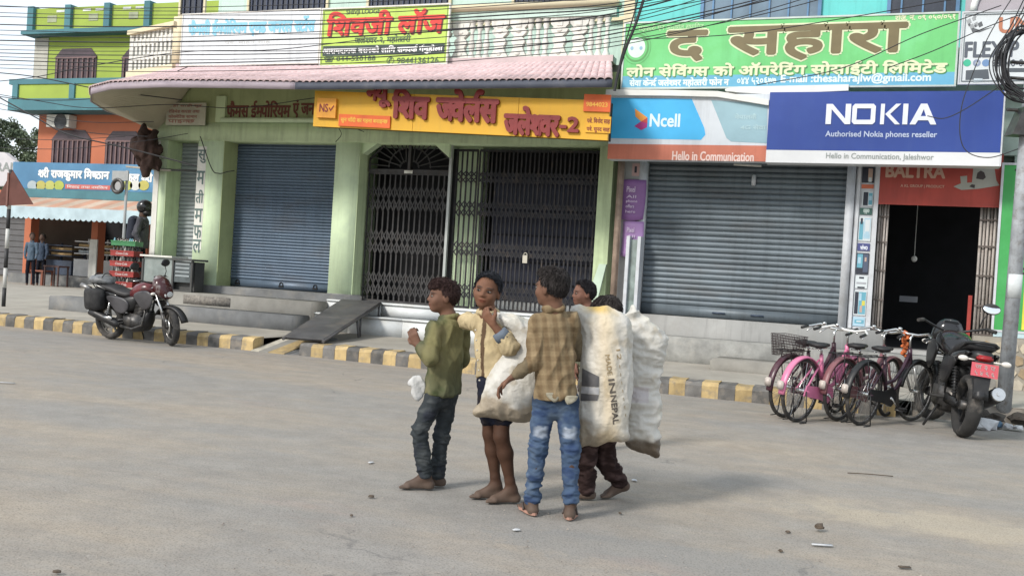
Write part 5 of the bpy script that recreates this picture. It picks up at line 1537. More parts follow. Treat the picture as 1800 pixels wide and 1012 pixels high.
        wz = .4 + .9 * np.exp(-((tv[:, 2] - kz) / .10) ** 2) + 1.2 * np.exp(-((tv[:, 2] - .12) / .10) ** 2)
        tq = tv + .015 * np.stack([N3(tv, 12, seed), N3(tv, 12, seed + 3), N3(tv, 12, seed + 6)], 1)
        tv = tv + tn * ((.006 * (1 - 2.6 * np.abs(N3(tq, (11, 11, 26), seed + 5))) + .003 * (1 - 2.6 * np.abs(N3(tq, (20, 20, 52), seed + 8)))) * wz + .0012 * N3(tv, 70))[:, None]
        if legs != 'shorts': tv[:, 2] = np.maximum(tv[:, 2], .012)
        grid_obj('trousers' if legs != 'shorts' else 'shorts', tv, tF, CLOTH, root, np.clip(cloth['legs'](tv, tn, P), .002, 1))
    return root, P, dict(lat=lat, up=axU, fwd=fwd, shm=shm, hpm=hpm, hd=hd, r=r_, f=f_, u=u_)

def stain(base, dirt, v, f, lo, hi, amt=1.0, off=0.0):
    m = np.clip((N3(v, f, off) + .5 * N3(v, np.ones(3) * f * 2.3, off + 5) - lo) / (hi - lo), 0, 1)[:, None] * amt
    return base * (1 - m) + np.array(dirt) * m

# ---- boy in the olive shirt (leftmost)
def c_olive(v, q, n):
    c = np.ones((len(v), 3)) * np.array((.092, .096, .055))
    y = np.clip((q[:, 2] - .02) / .28, 0, 1) * np.clip(-q[:, 1] / .03, 0, 1)
    c = c * (1 - .8 * y[:, None]) + np.array((.205, .185, .085)) * .8 * y[:, None]
    c = stain(c, (.045, .06, .025), v, 9, .08, .45, .8, 3); return stain(c, (.24, .21, .12), v, 7, .15, .5, .45, 11)
def c_dkjeans(v, n, P):
    c = np.ones((len(v), 3)) * np.array((.036, .042, .046)); c = stain(c, (.085, .092, .094), v, (13, 13, 20), .1, .6, .6); return stain(c, (.02, .022, .035), v, 8, .1, .5, .6, 4)
SK1 = (.150, .078, .052)
J1 = dict(head=(779, 521, 0), neck=(789, 559, .01), shL=(763, 577, -.09), shR=(812, 574, .09), elL=(757, 630, -.15), elR=(812, 632, .13), wrL=(735, 606, -.13), wrR=(790, 655, .18),
          hipL=(766, 694, -.05), hipR=(787, 694, .05), knL=(737, 756, -.07), knR=(776, 768, .03), anL=(748, 836, -.05), anR=(768, 838, .05))
k1, P1_, B1_ = build_person('person', 'barefoot boy in a stained olive shirt and dark jeans facing left', 6.03, J1, dict(f=-RT * .97 - FW * .22 + UPV * .02, gaze=0), SK1,
    dict(shirt=c_olive, legs=c_dkjeans, leg_w=.90, cuff=.039), hs=.95, group=None, seed=2, hair=(.045, .026, .024), hair_style='shock',
    hands=[('L', (-RT * .5 + UPV * .85), (FW * .9 + UPV * .1 + RT * .2), 1.35, 1), ('R', (-UPV), -RT, .6, 1)], feet=((-RT * .97 - FW * .12), (-RT * .97 - FW * .15)), shirt_len=-.055, loose=1.04)

# ---- boy in the yellow shirt with the sack over his shoulder
def c_yellow(v, q, n):
    c = np.ones((len(v), 3)) * np.array((.44, .355, .215)); c = stain(c, (.31, .245, .15), v, 8, .1, .6, .6); c = stain(c, (.58, .47, .27), v, 13, .1, .6, .5, 6)
    pl = (np.abs(q[:, 0] + .055) < .0125) & (q[:, 1] > 0); c[pl] = (.105, .068, .042)
    return c
def c_blueshort(v, n, P): return stain(np.ones((len(v), 3)) * np.array((.016, .018, .030)), (.024, .019, .018), v, 9, .0, .4, .8)
SK2 = (.155, .075, .045)
J2 = dict(head=(856, 511, 0), neck=(858, 551, .02), shL=(890, 568, .0), shR=(838, 566, .06), elL=(897, 609, -.15), elR=(815, 563, .20), wrL=(867, 570, -.16), wrR=(797, 560, .36),
          hipL=(883, 672, .0), hipR=(861, 672, .03), knL=(881, 766, -.04), knR=(862, 762, .06), anL=(899, 860, -.02), anR=(872, 852, .06))
k2, P2_, B2_ = build_person('person', 'boy in a yellow shirt and dark blue shorts gripping a sack over his shoulder', 5.78, J2, dict(f=-FW * .96 - RT * .20 + UPV * .0, u=UPV + RT * .15, gaze=.6), SK2,
    dict(shirt=c_yellow, legs=c_blueshort), hs=.98, seed=5, legs='shorts', hair=(.024, .025, .030), hair_style='short', sleeve=('elbow', 'rolled'),
    hands=[('L', (UPV * .75 - RT * .65 + FW * .15), (FW * .6 + RT * .6), 1.6, -1), ('R', (-RT * .8 + FW * .3 - UPV * .4), (-FW * .6 - UPV * .6), .8, 1)], feet=((-RT * .92 - FW * .25), (-RT * .97 - FW * .12)), shirt_len=-.08)
# blue-grey turned-back cuff on the raised forearm
m = MB(); e, w = P2_['elL'], P2_['wrL']
m.tube([e.lerp(w, .36), e.lerp(w, .52), e.lerp(w, .68)], [.050, .047, .043], 18); m.build('cuff', M('cuff_blue', (.115, .14, .175), .9, var=.15, scale=30, bump=.3, bscale=120), k2)
m = MB()
for k in range(6):
    p = B2_['shm'].lerp(B2_['hpm'], .12 + k * .165) - B2_['lat'] * .058 + B2_['fwd'] * .115
    m = MB(); m.ellipsoid(p, (.006, .006, .006), 8, 5); m.build('button', M('button', (.45, .42, .36), .4), k2)

# ---- boy in the checked shirt, back to the camera
def c_plaid(v, q, n):
    x, z = q[:, 0] * 1.0, q[:, 2]
    sl = (np.abs(q[:, 0]) > .150)
    a = (np.sin(x * 2 * math.pi / .052 + .5 * N3(v, 12)) * 2).clip(-1, 1) * .5 + .5; b = (np.sin(z * 2 * math.pi / .052 + .5 * N3(v, 12, 4)) * 2).clip(-1, 1) * .5 + .5
    fine_ = ((np.sin(x * 2 * math.pi / .020) > .55) | (np.sin(z * 2 * math.pi / .020) > .55)).astype(float)
    t = (.62 * a + .38 * b)
    c = np.array((.135, .093, .052))[None] * (1 - t[:, None]) + np.array((.225, .168, .098))[None] * t[:, None]
    c = c * (1 + .12 * fine_[:, None])
    c[sl] = c[sl] * .35 + np.array((.115, .098, .068)) * .65
    return stain(c, (.30, .24, .15), v, 6, .1, .6, .35, 2)
def c_jeans(v, n, P):
    c = np.ones((len(v), 3)) * np.array((.058, .090, .150)); c = stain(c, (.125, .165, .220), v, (12, 12, 15), .0, .6, .7); c = stain(c, (.022, .04, .10), v, (10, 10, 20), .1, .5, .7, 5)
    for s in 'LR':
        t = np_(P['hip' + s].lerp(P['kn' + s], .62)); d = np.abs(v - t); zn = d[:, 2] + .012 * N3(v, 40, 2); sx_ = np.abs((v - t) @ np_(RT)); m = np.clip((.036 - zn) / .010, 0, 1) * np.clip((.045 - sx_) / .02, 0, 1) * (((v - t) @ np_(FW)) < .01) * .75
        c = c * (1 - m[:, None]) + np.array((.36, .40, .46)) * m[:, None]
    dk = np.clip((v[:, 2] - .585) / .05, 0, 1)[:, None]; return c * (1 - dk * .45)  # painted shade: jeans darkened at the hips, below the shirt hem
SK3 = (.150, .078, .050)
J3 = dict(head=(969, 506, 0), neck=(974, 543, .0), shL=(944, 567, -.01), shR=(1004, 562, .03), elL=(941, 635, -.05), elR=(1012, 622, .16), wrL=(902, 662, -.03), wrR=(1010, 575, .20),
          hipL=(956, 706, .0), hipR=(997, 708, .0), knL=(946, 787, .0), knR=(1003, 790, -.02), anL=(935, 882, .02), anR=(1003, 882, -.03))
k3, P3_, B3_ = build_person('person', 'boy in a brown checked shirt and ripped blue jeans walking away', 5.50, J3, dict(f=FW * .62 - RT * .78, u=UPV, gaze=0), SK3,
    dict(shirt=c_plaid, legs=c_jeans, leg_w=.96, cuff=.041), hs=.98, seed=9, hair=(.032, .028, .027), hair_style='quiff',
    hands=[('L', (-RT * .7 - UPV * .6 + FW * .1), (-FW * .2 + RT * .6 - UPV * .4), .7, 1), ('R', UPV * .8 + FW * .4, RT * .8, 1.3, 1)], feet=((FW * .9 - RT * .3), (FW * .98 + RT * .1)), shirt_len=-.07, loose=1.0)
SOLE = M('flipflop_sole', (.36, .20, .15), .8, var=.15, scale=30); STRAP = M('flipflop_strap', (.06, .045, .04), .6)
for an, td in ((P3_['anL'], FW * .9 - RT * .3), (P3_['anR'], FW * .98 + RT * .1)):
    td = td.normalized(); sd_ = td.cross(UPV).normalized()
    fl = empty('flip_flop', (an.x, an.y, 0), 'reddish brown flip-flop on the left foot of the boy in jeans' if an is P3_['anL'] else 'reddish brown flip-flop on the right foot of the boy in jeans', 'sandal', 'flip-flops of the boy in jeans')
    ring = []
    for a in np.linspace(0, 2 * math.pi, 21)[:-1]:
        t, s_ = math.cos(a), math.sin(a); w_ = .044 if t > 0 else .036
        ring.append(an + td * (.052 + t * .115) + sd_ * (s_ * w_))
    m = MB(); m.loft([[Vector((p.x, p.y, .002)) for p in ring], [Vector((p.x, p.y, .016)) for p in ring]]); smooth(m.build('sole', SOLE, fl), False)
    m = MB()
    for s_ in (-1, 1): m.tube([an + td * .12 + UPV * (.03 - an.z), an + td * .07 + sd_ * s_ * .03 + UPV * (.045 - an.z), an + td * .02 + sd_ * s_ * .04 + UPV * (.018 - an.z)], .006, 6)
    m.build('strap', STRAP, fl)
# pale pocket lining hanging below the shirt hem
for px, py in ((969, 697), (1006, 702)):
    p = ond(px, py, 5.50 - .100); m = MB(); rr = []
    for k in range(5):
        w_ = (.030, .034, .030, .020, .006)[k]
        rr.append([p + RT * (x * w_ + .005 * k * (1 if px < 990 else -1)) + UPV * (.024 - .012 * k - .004 * abs(x)) + FW * (.006 * math.sin(k * 1.3 + x) + y) for x, y in ((-1, 0), (-.3, -.004), (.4, .002), (1, 0), (1, .004), (-1, .004))])
    m.loft(rr); m.build('pocket_lining', M('tail_cloth', (.27, .25, .19), .9, var=.25, scale=30), k3)

# ---- boy bent behind the sacks
def c_maroon(v, n, P): return stain(np.ones((len(v), 3)) * np.array((.030, .018, .017)), (.085, .055, .052), v, (12, 12, 25), .0, .5, .8)
def c_dull(v, q, n): return stain(np.ones((len(v), 3)) * np.array((.16, .12, .10)), (.08, .06, .05), v, 9, .0, .5, .7)
J4 = dict(head=(1068, 551, .02), neck=(1074, 590, .05), shL=(1050, 606, -.02), shR=(1098, 604, .1), elL=(1044, 660, -.04), elR=(1118, 640, .1), wrL=(1060, 640, -.12), wrR=(1108, 585, .0),
          hipL=(1040, 735, .04), hipR=(1062, 735, .08), knL=(1031, 806, .0), knR=(1066, 812, .06), anL=(1031, 866, .0), anR=(1090, 848, .10))
k4, P4_, B4_ = build_person('person', 'barefoot boy in dark maroon trousers half hidden behind the white sacks', 5.98, J4, dict(f=-RT * .75 + FW * .25 - UPV * .45), (.150, .080, .055),
    dict(shirt=c_dull, legs=c_maroon, leg_w=1.05, cuff=.046), hs=.92, seed=14, hair=(.040, .034, .032), hair_style='shock',
    hands=[('L', UPV, FW, 1.3, 1), ('R', UPV, FW, 1.4, 1)], feet=((-RT * .9 - FW * .1), (-RT * .85 - FW * .3)), lifts=(0, 1))
# ---- small boy further back
def c_sage(v, q, n): return stain(np.ones((len(v), 3)) * np.array((.25, .25, .17)), (.17, .17, .12), v, 9, .0, .5, .6)
J5 = dict(head=(1026, 516, 0), neck=(1034, 545, .0), shL=(1018, 556, -.08), shR=(1052, 556, .1), elL=(1015, 600, -.08), elR=(1054, 600, .12), wrL=(1012, 640, -.08), wrR=(1050, 642, .1),
          hipL=(1030, 650, -.05), hipR=(1044, 650, .05), knL=(1030, 706, -.05), knR=(1046, 706, .05), anL=(1030, 764, -.05), anR=(1046, 762, .05))
k5, P5_, B5_ = build_person('person', 'small boy in a pale sage shirt seen between the checked shirt and the sack', 7.7, J5, dict(f=-RT * .95 - FW * .25), (.165, .080, .055),
    dict(shirt=c_sage, legs=c_maroon), hs=.92, seed=21, hair=(.022, .020, .022), hands=[('L', -UPV, RT, .6, 1), ('R', -UPV, RT, .6, 1)], feet=(-RT, -RT), h=.007)

# ================================================================== SACKS
SACK = M('sack_weave', (1, 1, 1), .55, var=.12, scale=9, attr='Col', spec=.35, bump=.25, bscale=280, crease=(6.5, .7, .035))
def sack(name, label, D, outline, T, seed, colf, h=.0075, fr=((6, 2.2, 6), (14, 5, 14)), am=(.013, .007)):
    P = [ond(px, py, D) for px, py in outline]
    c = sum(P, Vector()) / len(P)
    pu = np.array([(p - c).dot(RT) for p in P]); pv = np.array([p.z - c.z for p in P])
    # round the outline (Chaikin)
    q = np.stack([pu, pv], 1); q = q * (1 + .010 / np.linalg.norm(q, axis=1).mean())
    for _ in range(2):
        r = np.roll(q, -1, 0); q = np.stack([.75 * q + .25 * r, .25 * q + .75 * r], 1).reshape(-1, 2)
    lo, hi = q.min(0) - .05, q.max(0) + .05
    U, V = np.arange(lo[0], hi[0], h), np.arange(lo[1], hi[1], h); g = np.stack(np.meshgrid(U, V, indexing='ij'), -1)
    dm = np.full(g.shape[:2], 9.0); ins = np.zeros(g.shape[:2], bool)
    for a, b in zip(q, np.roll(q, -1, 0)):
        e = b - a; w = g - a; t = np.clip((w @ e) / max(e @ e, 1e-12), 0, 1); dm = np.minimum(dm, np.linalg.norm(w - t[..., None] * e, axis=-1))
        cnd = (a[1] > g[..., 1]) != (b[1] > g[..., 1])
        with np.errstate(divide='ignore', invalid='ignore'): xx = a[0] + (g[..., 1] - a[1]) / (b[1] - a[1] if b[1] != a[1] else 1e-9) * e[0]
        ins ^= cnd & (g[..., 0] < xx)
    t = np.where(ins, dm, -dm)
    Th = np.where(t > 0, T * np.sqrt(np.clip(1 - np.exp(-t / (T * .75)), 0, 1)), -.5)
    Wn = int(T * 2 / h) + 10
    F_ = Field((0, 0, 0), (1, 1, 1), 1); F_.h = h; F_.n = np.array((len(U), len(V), Wn)); F_.lo = np.array((lo[0], lo[1], -Wn * h / 2))
    ww = F_.lo[2] + h * np.arange(Wn)
    F_.d = np.where(t[..., None] > 0, np.abs(ww)[None, None] - Th[..., None], np.maximum(-t[..., None], np.abs(ww)[None, None] * .3) + .001).astype(np.float32)
    v, F = F_.mesh(); v = relax(v, F, 2, .5); n = vnormals(v, F)
    s = v[:, 0] * .6 + v[:, 1] * .8
    wq = v + .03 * np.stack([N3(v, 5, seed + 1), N3(v, 5, seed + 2), 0 * v[:, 0]], 1)
    r1 = 1 - np.abs(N3(wq, fr[0], seed)) * 2.6; r2 = 1 - np.abs(N3(wq + .12 * np.stack([v[:, 1], v[:, 0], v[:, 2]], 1), fr[1], seed + 4)) * 2.6
    r3 = 1 - np.abs(N3(v + .15 * np.stack([v[:, 1], -v[:, 0], v[:, 2]], 1), (30, 18, 26), seed + 9)) * 2
    v = v + n * (am[0] * r1 + am[1] * r2 + .0018 * r3 + .020 * N3(v, 4.5, seed + 6) + .0012 * N3(v, 60, seed) - .006)[:, None]
    top = v[:, 1].max(); bot = v[:, 1].min()
    col = colf(v, (v[:, 1] - bot) / (top - bot), (v[:, 0] - v[:, 0].min()) / np.ptp(v[:, 0]), r1, r2)
    W = np_(c) + v[:, :1] * np_(RT) + v[:, 1:2] * np.array((0, 0, 1.)) + v[:, 2:] * np_(FW)
    root = empty(name, (c.x, c.y, W[:, 2].min()), label, 'sack', 'white woven sacks carried by the boys')
    o = grid_obj('bag', W, F[:, ::-1] if False else F, SACK, root, np.clip(col, .01, .9))
    bvh = BVHTree.FromPolygons(W.tolist(), F.tolist())
    def stick(V_):
        """lay world points onto the front of the sack"""
        out = V_.copy()
        for i, p in enumerate(V_.tolist()):
            d = (Vector(p) - CO); d = FW.copy()
            hit = bvh.ray_cast(Vector(p) - FW * 1.0, FW)
            if hit[0] is not None: out[i] = np_(hit[0] - FW * (.003 + .0004 * 0))
        return out
    return root, stick
def sc_white(v, z, x, r1, r2, dirt=.16, warm=0.0):
    c = np.ones((len(v), 3)) * np.array((.50, .485, .445)); c = stain(c, (.54, .50, .40), v, 5, .0, .5, .6, 2); c = stain(c, (.46, .44, .39), v, (22, 9, 20), .05, .5, .5, 12)
    m = np.clip((dirt - z + .12 * N3(v, 9, 3) + .05 * N3(v, 30, 3)) / .09, 0, 1)[:, None]; c = c * (1 - .75 * m) + np.array((.22, .165, .10)) * .75 * m
    return stain(c, (.33, .28, .20), v, 12, .30, .6, .55, 8)
def sc_a(v, z, x, r1, r2):
    c = sc_white(v, z, x, r1, r2, .17)
    w = np.exp(-((x - .62 + .25 * z - .1) / .16) ** 2)[:, None] * .6; c = c * (1 - w) + np.array((.60, .48, .30)) * w
    t = (np.clip((z - .93) / .04, 0, 1) * np.exp(-((x - .4) / .2) ** 2))[:, None]; c = c * (1 - t) + np.array((.58, .40, .12)) * t
    return c
def sc_b(v, z, x, r1, r2):
    c = sc_white(v, z, x, r1, r2, .115); m = np.clip((.13 - z + .04 * N3(v, 14, 3)) / .02, 0, 1)[:, None]; c = c * (1 - .8 * m) + np.array((.07, .05, .035)) * .8 * m
    p = ((np.abs(x - .45) < .22) & (np.abs(z - .42) < .05)); c[p] = c[p] * .5 + np.array((.38, .33, .36)) * .5; return c
out2 = [(864, 556), (872, 551), (900, 555), (935, 566), (962, 592), (968, 650), (960, 705), (948, 735), (900, 735), (855, 728), (829, 722), (848, 708), (853, 690), (862, 660), (880, 630), (903, 600), (898, 585), (872, 568)]
sack2, st2 = sack('sack', 'grubby white sack slung from the shoulder of the boy in yellow', 5.70, out2, .115, 3.0, lambda v, z, x, r1, r2: sc_white(v, z, x, r1, r2, .26), fr=((7, 3.2, 6), (15, 8, 14)))
outA = [(1004, 546), (1029, 543), (1065, 546), (1094, 554), (1107, 581), (1110, 640), (1108, 675), (1103, 700), (1098, 750), (1106, 769), (1072, 772), (1045, 776), (1012, 782), (1012, 760), (1017, 705), (1020, 653), (1021, 600), (1012, 560)]
sackA, stA = sack('sack', 'tall white sack printed MADE IN NEPAL with a grey block beside the checked shirt', 5.66, outA, .10, 7.0, sc_a)
outB = [(1090, 560), (1106, 553), (1110, 539), (1117, 541), (1118, 552), (1134, 560), (1154, 580), (1170, 594), (1166, 602), (1173, 630), (1161, 651), (1156, 678), (1158, 700), (1161, 726), (1158, 776), (1162, 800), (1130, 788), (1098, 778), (1085, 700), (1085, 620)]
sackB, stB = sack('sack', 'crumpled white sack with a knotted top and dark dirty corner, rightmost', 5.86, outB, .085, 12.0, sc_b, fr=((4, 11, 5), (9, 24, 10)), am=(.014, .009))
# print on the sack: lettering reads downwards
def sack_print(s, pA, pB, hgt, mat, D, root, stick, bold=.03):
    A, B = ond(*pA, D), ond(*pB, D); dr = (B - A); L = dr.length; dr.normalize(); up_ = (RT - dr * RT.dot(dr)).normalized()
    def to(V):
        V = np_(A) + V[:, :1] * np_(dr) + V[:, 2:3] * np_(up_) * 1.0
        return stick(V)
    return text_obj(s, (0, L, 0, hgt), 0, mat, root, bold=bold, to=to, name='print')
INKS = M('sack_ink', (.10, .085, .07), .8, var=.4, scale=40); INKF = M('sack_ink_faint', (.30, .22, .12), .8, var=.3, scale=40)
sack_print('MADE', (1060, 621), (1065, 656), .026, INKF, 5.66, sackA, stA, .02)
sack_print('IN', (1066, 663), (1069, 687), .032, INKS, 5.66, sackA, stA, .05)
sack_print('NEPAL', (1070, 691), (1075, 741), .032, INKS, 5.66, sackA, stA, .05)
sack_print('12 - - - - - - -', (1080, 612), (1096, 730), .022, INKF, 5.66, sackA, stA, .01)
def sack_patch(pts, mat, D, root, stick, n=14, nm='print_block'):
    """quad of pixels laid on the sack"""
    c_ = [ond(px, py, D) for px, py in pts]; m = MB(); vs = []; fs = []
    for j in range(n + 1):
        for i in range(n + 1):
            vs.append(c_[0].lerp(c_[1], i / n).lerp(c_[3].lerp(c_[2], i / n), j / n))
    vs = stick(np.array([np_(p) for p in vs]))
    for j in range(n):
        for i in range(n): fs.append((j * (n + 1) + i, j * (n + 1) + i + 1, (j + 1) * (n + 1) + i + 1, (j + 1) * (n + 1) + i))
    m.add(vs.tolist(), fs, True); return m.build(nm, mat, root)
GB_ = M('print_grey', (.095, .092, .095), .8, var=.25, scale=20)
sack_patch([(1022, 645), (1050, 658), (1050, 676), (1021, 676)], GB_, 5.66, sackA, stA)
sack_patch([(1021, 677), (1050, 677), (1050, 689), (1020, 688)], M('print_pale', (.36, .36, .37), .8, var=.2, scale=20), 5.66, sackA, stA)
sack_patch([(1020, 689), (1050, 690), (1047, 700), (1019, 702)], GB_, 5.66, sackA, stA)
# thin white carrier bag held by the boy in olive
outC = [(735, 662), (722, 671), (720, 676), (727, 680), (724, 690), (733, 702), (744, 690), (748, 672)]
cb, stc = sack('carrier_bag', 'small white plastic carrier bag in front of the boy in olive', 5.98, outC, .012, 20.0, lambda v, z, x, r1, r2: np.ones((len(v), 3)) * np.array((.48, .48, .47)), h=.006)
cb['category'] = 'bag'
del cb['group']

# ================================================================== VEHICLES
RUB = M('tyre_rubber', (.028, .027, .026), .85, var=.25, scale=12, dirt=(.17, .15, .13), dirt_amt=.75, dirt_scale=5, bump=.3, bscale=90)
CHR = M('chrome', (.58, .58, .57), .22, metal=.9, var=.1, scale=8)
ALU = M('alloy', (.32, .31, .30), .38, metal=.8, var=.2, scale=8, dirt=(.20, .17, .14), dirt_amt=.5, dirt_scale=8)
BLKP = M('black_plastic', (.016, .016, .017), .42, var=.25, scale=6, dirt=(.07, .062, .055), dirt_amt=.35, dirt_scale=5)
BLKG = M('black_gloss', (.012, .012, .013), .16, var=.2, scale=4, spec=.6)
ENG = M('engine_metal', (.075, .073, .072), .45, metal=.6, var=.35, scale=14, dirt=(.13, .11, .09), dirt_amt=.5, dirt_scale=9)
LEATH = M('seat_vinyl', (.020, .019, .020), .55, var=.2, scale=8, bump=.2, bscale=150)
MIRR = M('mirror_glass', (.86, .88, .90), .05, metal=1.0, var=.02)
def mt(v): return v
def sub(par, nm, mat, fn):
    m = MB(); fn(m); return m.build(nm, mat, par, local=True)
def bike_wheel(par, cx, r, rimmat, steer=0.0):
    g = MB(); g.torus((0, 0, 0), r - .030, .009, 40, 6); w = g.build('wheel', rimmat, par, local=True); w.location = (cx, 0, r); w.rotation_euler = (0, 0, steer)
    t = MB(); t.torus((0, 0, 0), r - .018, .020, 44, 8); t.build('tyre', RUB, w, local=True)
    h = MB(); h.tube([(0, -.05, 0), (0, .05, 0)], .018, 8); h.build('hub', CHR, w, local=True)
    s = MB()
    for k in range(28):
        a = 2 * math.pi * k / 28; sd = .03 if k % 2 else -.03; b = a + (.45 if (k // 2) % 2 else -.45)
        s.tube([(.018 * math.cos(b), sd, .018 * math.sin(b)), ((r - .036) * math.cos(a), 0, (r - .036) * math.sin(a))], .002, 3, caps=False)
    tag(s.build('spokes', CHR, w, local=True), kind='stuff')
    return w
def mudguard(par, cx, r, a0, a1, mat, nm='mudguard'):
    m = MB(); rings = []
    for a in np.linspace(R(a0), R(a1), 22):
        c, s = math.cos(a), math.sin(a); R_ = r + .022
        rings.append([(cx + (R_ - .016) * c, -.042, r + (R_ - .016) * s), (cx + R_ * c, -.030, r + R_ * s), (cx + (R_ + .006) * c, 0, r + (R_ + .006) * s), (cx + R_ * c, .030, r + R_ * s), (cx + (R_ - .016) * c, .042, r + (R_ - .016) * s), (cx + (R_ - .003) * c, 0, r + (R_ - .003) * s)])
    m.loft(rings); return m.build(nm, mat, par, local=True)
def bicycle(label, P, head, paint, guard, lean=4, style='lady', basket=False, carrier=True, rim=ALU, garland=None, steer=.15, fork=None, hb=CHR):
    r, wb = .33, 1.02
    o = empty('bicycle', P, label, 'bicycle', 'bicycles parked at the kerb', head); o.rotation_euler = (R(lean), 0, head); o.scale = (1.0, 1.0, 1.0)
    bike_wheel(o, 0, r, rim); bike_wheel(o, wb, r, rim, steer)
    mudguard(o, 0, r, 20, 185, guard); mudguard(o, wb, r, 25, 170, guard)
    BB = (.43, .28); ST = (.31, .70); HT, HB = (.80, .80), (.86, .60)
    def tb(m, a, b, rr, y0=0, y1=0): m.tube([(a[0], y0, a[1]), (b[0], y1, b[1])], rr, 10)
    def frame(m):
        tb(m, BB, ST, .020); tb(m, HT, HB, .024)
        if style == 'lady':
            m.tube([(.84, 0, .68), (.76, 0, .52), (.62, 0, .38), (.46, 0, .30)], .021, 10); m.tube([(.81, 0, .76), (.70, 0, .58), (.56, 0, .46), (.40, 0, .43)], .020, 10)
        else:
            tb(m, (.84, .66), BB, .0165); tb(m, (.81, .76), (.32, .66), .0155)
        for s in (-1, 1):
            tb(m, BB, (0, r), .012, s * .03, s * .055); tb(m, (ST[0], ST[1] - .06), (0, r), .011, s * .02, s * .055)
    sub(o, 'frame', paint, frame)
    def forkf(m):
        for s in (-1, 1): m.tube([(.865, s * .045, .60), (.905, s * .05, .48), (wb, s * .05, r)], .014, 8)
        m.tube([(.865, -.05, .60), (.865, .05, .60)], .014, 8)
    sub(o, 'fork', fork or paint, forkf)
    sub(o, 'stem', CHR, lambda m: m.tube([(.80, 0, .80), (.785, 0, .92), (.83, 0, .95)], .012, 8))
    sub(o, 'handlebar', hb, lambda m: m.tube([(.62, .27, .94), (.72, .255, .955), (.80, .19, .985), (.83, .06, .955), (.83, -.06, .955), (.80, -.19, .985), (.72, -.255, .955), (.62, -.27, .94)], .0145, 8))
    for s in (-1, 1): sub(o, 'grip', BLKP, lambda m: m.tube([(.56, s * .275, .93), (.67, s * .265, .95)], .016, 8))
    for s in (-1, 1): sub(o, 'brake_lever', CHR, lambda m: m.tube([(.74, s * .23, .95), (.64, s * .255, .90)], .006, 6))
    sub(o, 'seat_post', CHR, lambda m: m.tube([(ST[0], 0, ST[1]), (.295, 0, .78)], .012, 8))
    def saddle(m):
        rings = []
        for x, w, h in ((.14, .02, .02), (.16, .085, .045), (.22, .10, .055), (.30, .06, .05), (.38, .028, .04), (.43, .018, .03), (.445, .005, .01)):
            rings.append([(x, w * math.cos(a), .80 + (h * .55 * math.sin(a) if math.sin(a) > 0 else h * .6 * math.sin(a))) for a in np.linspace(0, 2 * math.pi, 13)[:-1]])
        m.loft(rings)
    sub(o, 'saddle', LEATH, saddle)
    sub(o, 'saddle_spring', CHR, lambda m: [m.torus((.19, s * .05, .755), .018, .005, 10, 5, 'Z') for s in (-1, 1)] and m.tube([(.17, 0, .76), (.40, 0, .77)], .008, 6))
    sub(o, 'chain_guard', guard if style == 'lady' else BLKP, lambda m: m.prism([(-.02, .28), (.02, .39), (.30, .36), (.44, .40), (.53, .34), (.54, .25), (.45, .19), (.30, .23)], -.062, -.050))
    sub(o, 'crank', CHR, lambda m: (m.torus((BB[0], -.04, BB[1]), .085, .006, 20, 5), m.tube([(BB[0], -.075, BB[1]), (BB[0] + .12, -.085, BB[1] - .11)], .009, 6), m.tube([(BB[0], .065, BB[1]), (BB[0] - .12, .075, BB[1] + .11)], .009, 6), m.tube([(BB[0], -.075, BB[1]), (BB[0], .065, BB[1])], .016, 8)))
    for s in (-1, 1): sub(o, 'pedal', BLKP, lambda m: m.bevbox(BB[0] - s * .12 - .04, BB[0] - s * .12 + .04, s * .08, s * .165, BB[1] + s * .11 - .012, BB[1] + s * .11 + .012, .005))
    if carrier:
        def car(m):
            for s in (-1, 1):
                m.tube([(.26, s * .055, .72), (-.22, s * .06, .72)], .006, 6); m.tube([(-.12, s * .06, .72), (0, s * .06, r)], .006, 6)
            for x in (-.2, -.08, .04, .16): m.tube([(x, -.06, .72), (x, .06, .72)], .005, 6)
        sub(o, 'carrier', BLKP, car)
    def stand(m):
        for s in (-1, 1): m.tube([(.0, s * .07, r), (.02, s * .10, .02)], .007, 6)
        m.tube([(.02, -.10, .012), (.02, .10, .012)], .007, 6); m.tube([(.02, -.10, .012), (-.10, -.10, .012)], .006, 6); m.tube([(.02, .10, .012), (-.10, .10, .012)], .006, 6)
    sub(o, 'stand', BLKP, stand)
    sub(o, 'tail_reflector', M('reflector', (.45, .40, .36), .3), lambda m: m.bevbox(-r - .065, -r - .03, -.035, .035, r + .02, r + .11, .01))
    sub(o, 'bell', CHR, lambda m: m.ellipsoid((.76, .12, 1.0), (.025, .025, .02)))
    if basket:
        WIRE = M('basket_wire', (.05, .035, .035), .6, metal=.4)
        def bk(m):
            for k in range(9):
                t = k / 8; w = .11 + .03 * t; z = .66 + .22 * t
                m.tube([(-.20 - .02 * t, -w, z), (-.20 - .02 * t, w, z), (.04, w, z), (.04, -w, z)], .003, 4, closed=True)
            for k in range(15):
                u = k / 14; a = -.11 + .22 * u; b = -.14 + .28 * u
                m.tube([(-.20, a, .66), (-.22, b, .88)], .0025, 4); m.tube([(.04, a, .66), (.04, b, .88)], .0025, 4)
                x0, x1 = -.20 + .24 * u, -.22 + .26 * u
                m.tube([(x0, -.11, .66), (x1, -.14, .88)], .0025, 4); m.tube([(x0, .11, .66), (x1, .14, .88)], .0025, 4)
        tag(sub(o, 'wire_basket', WIRE, bk), kind='stuff')
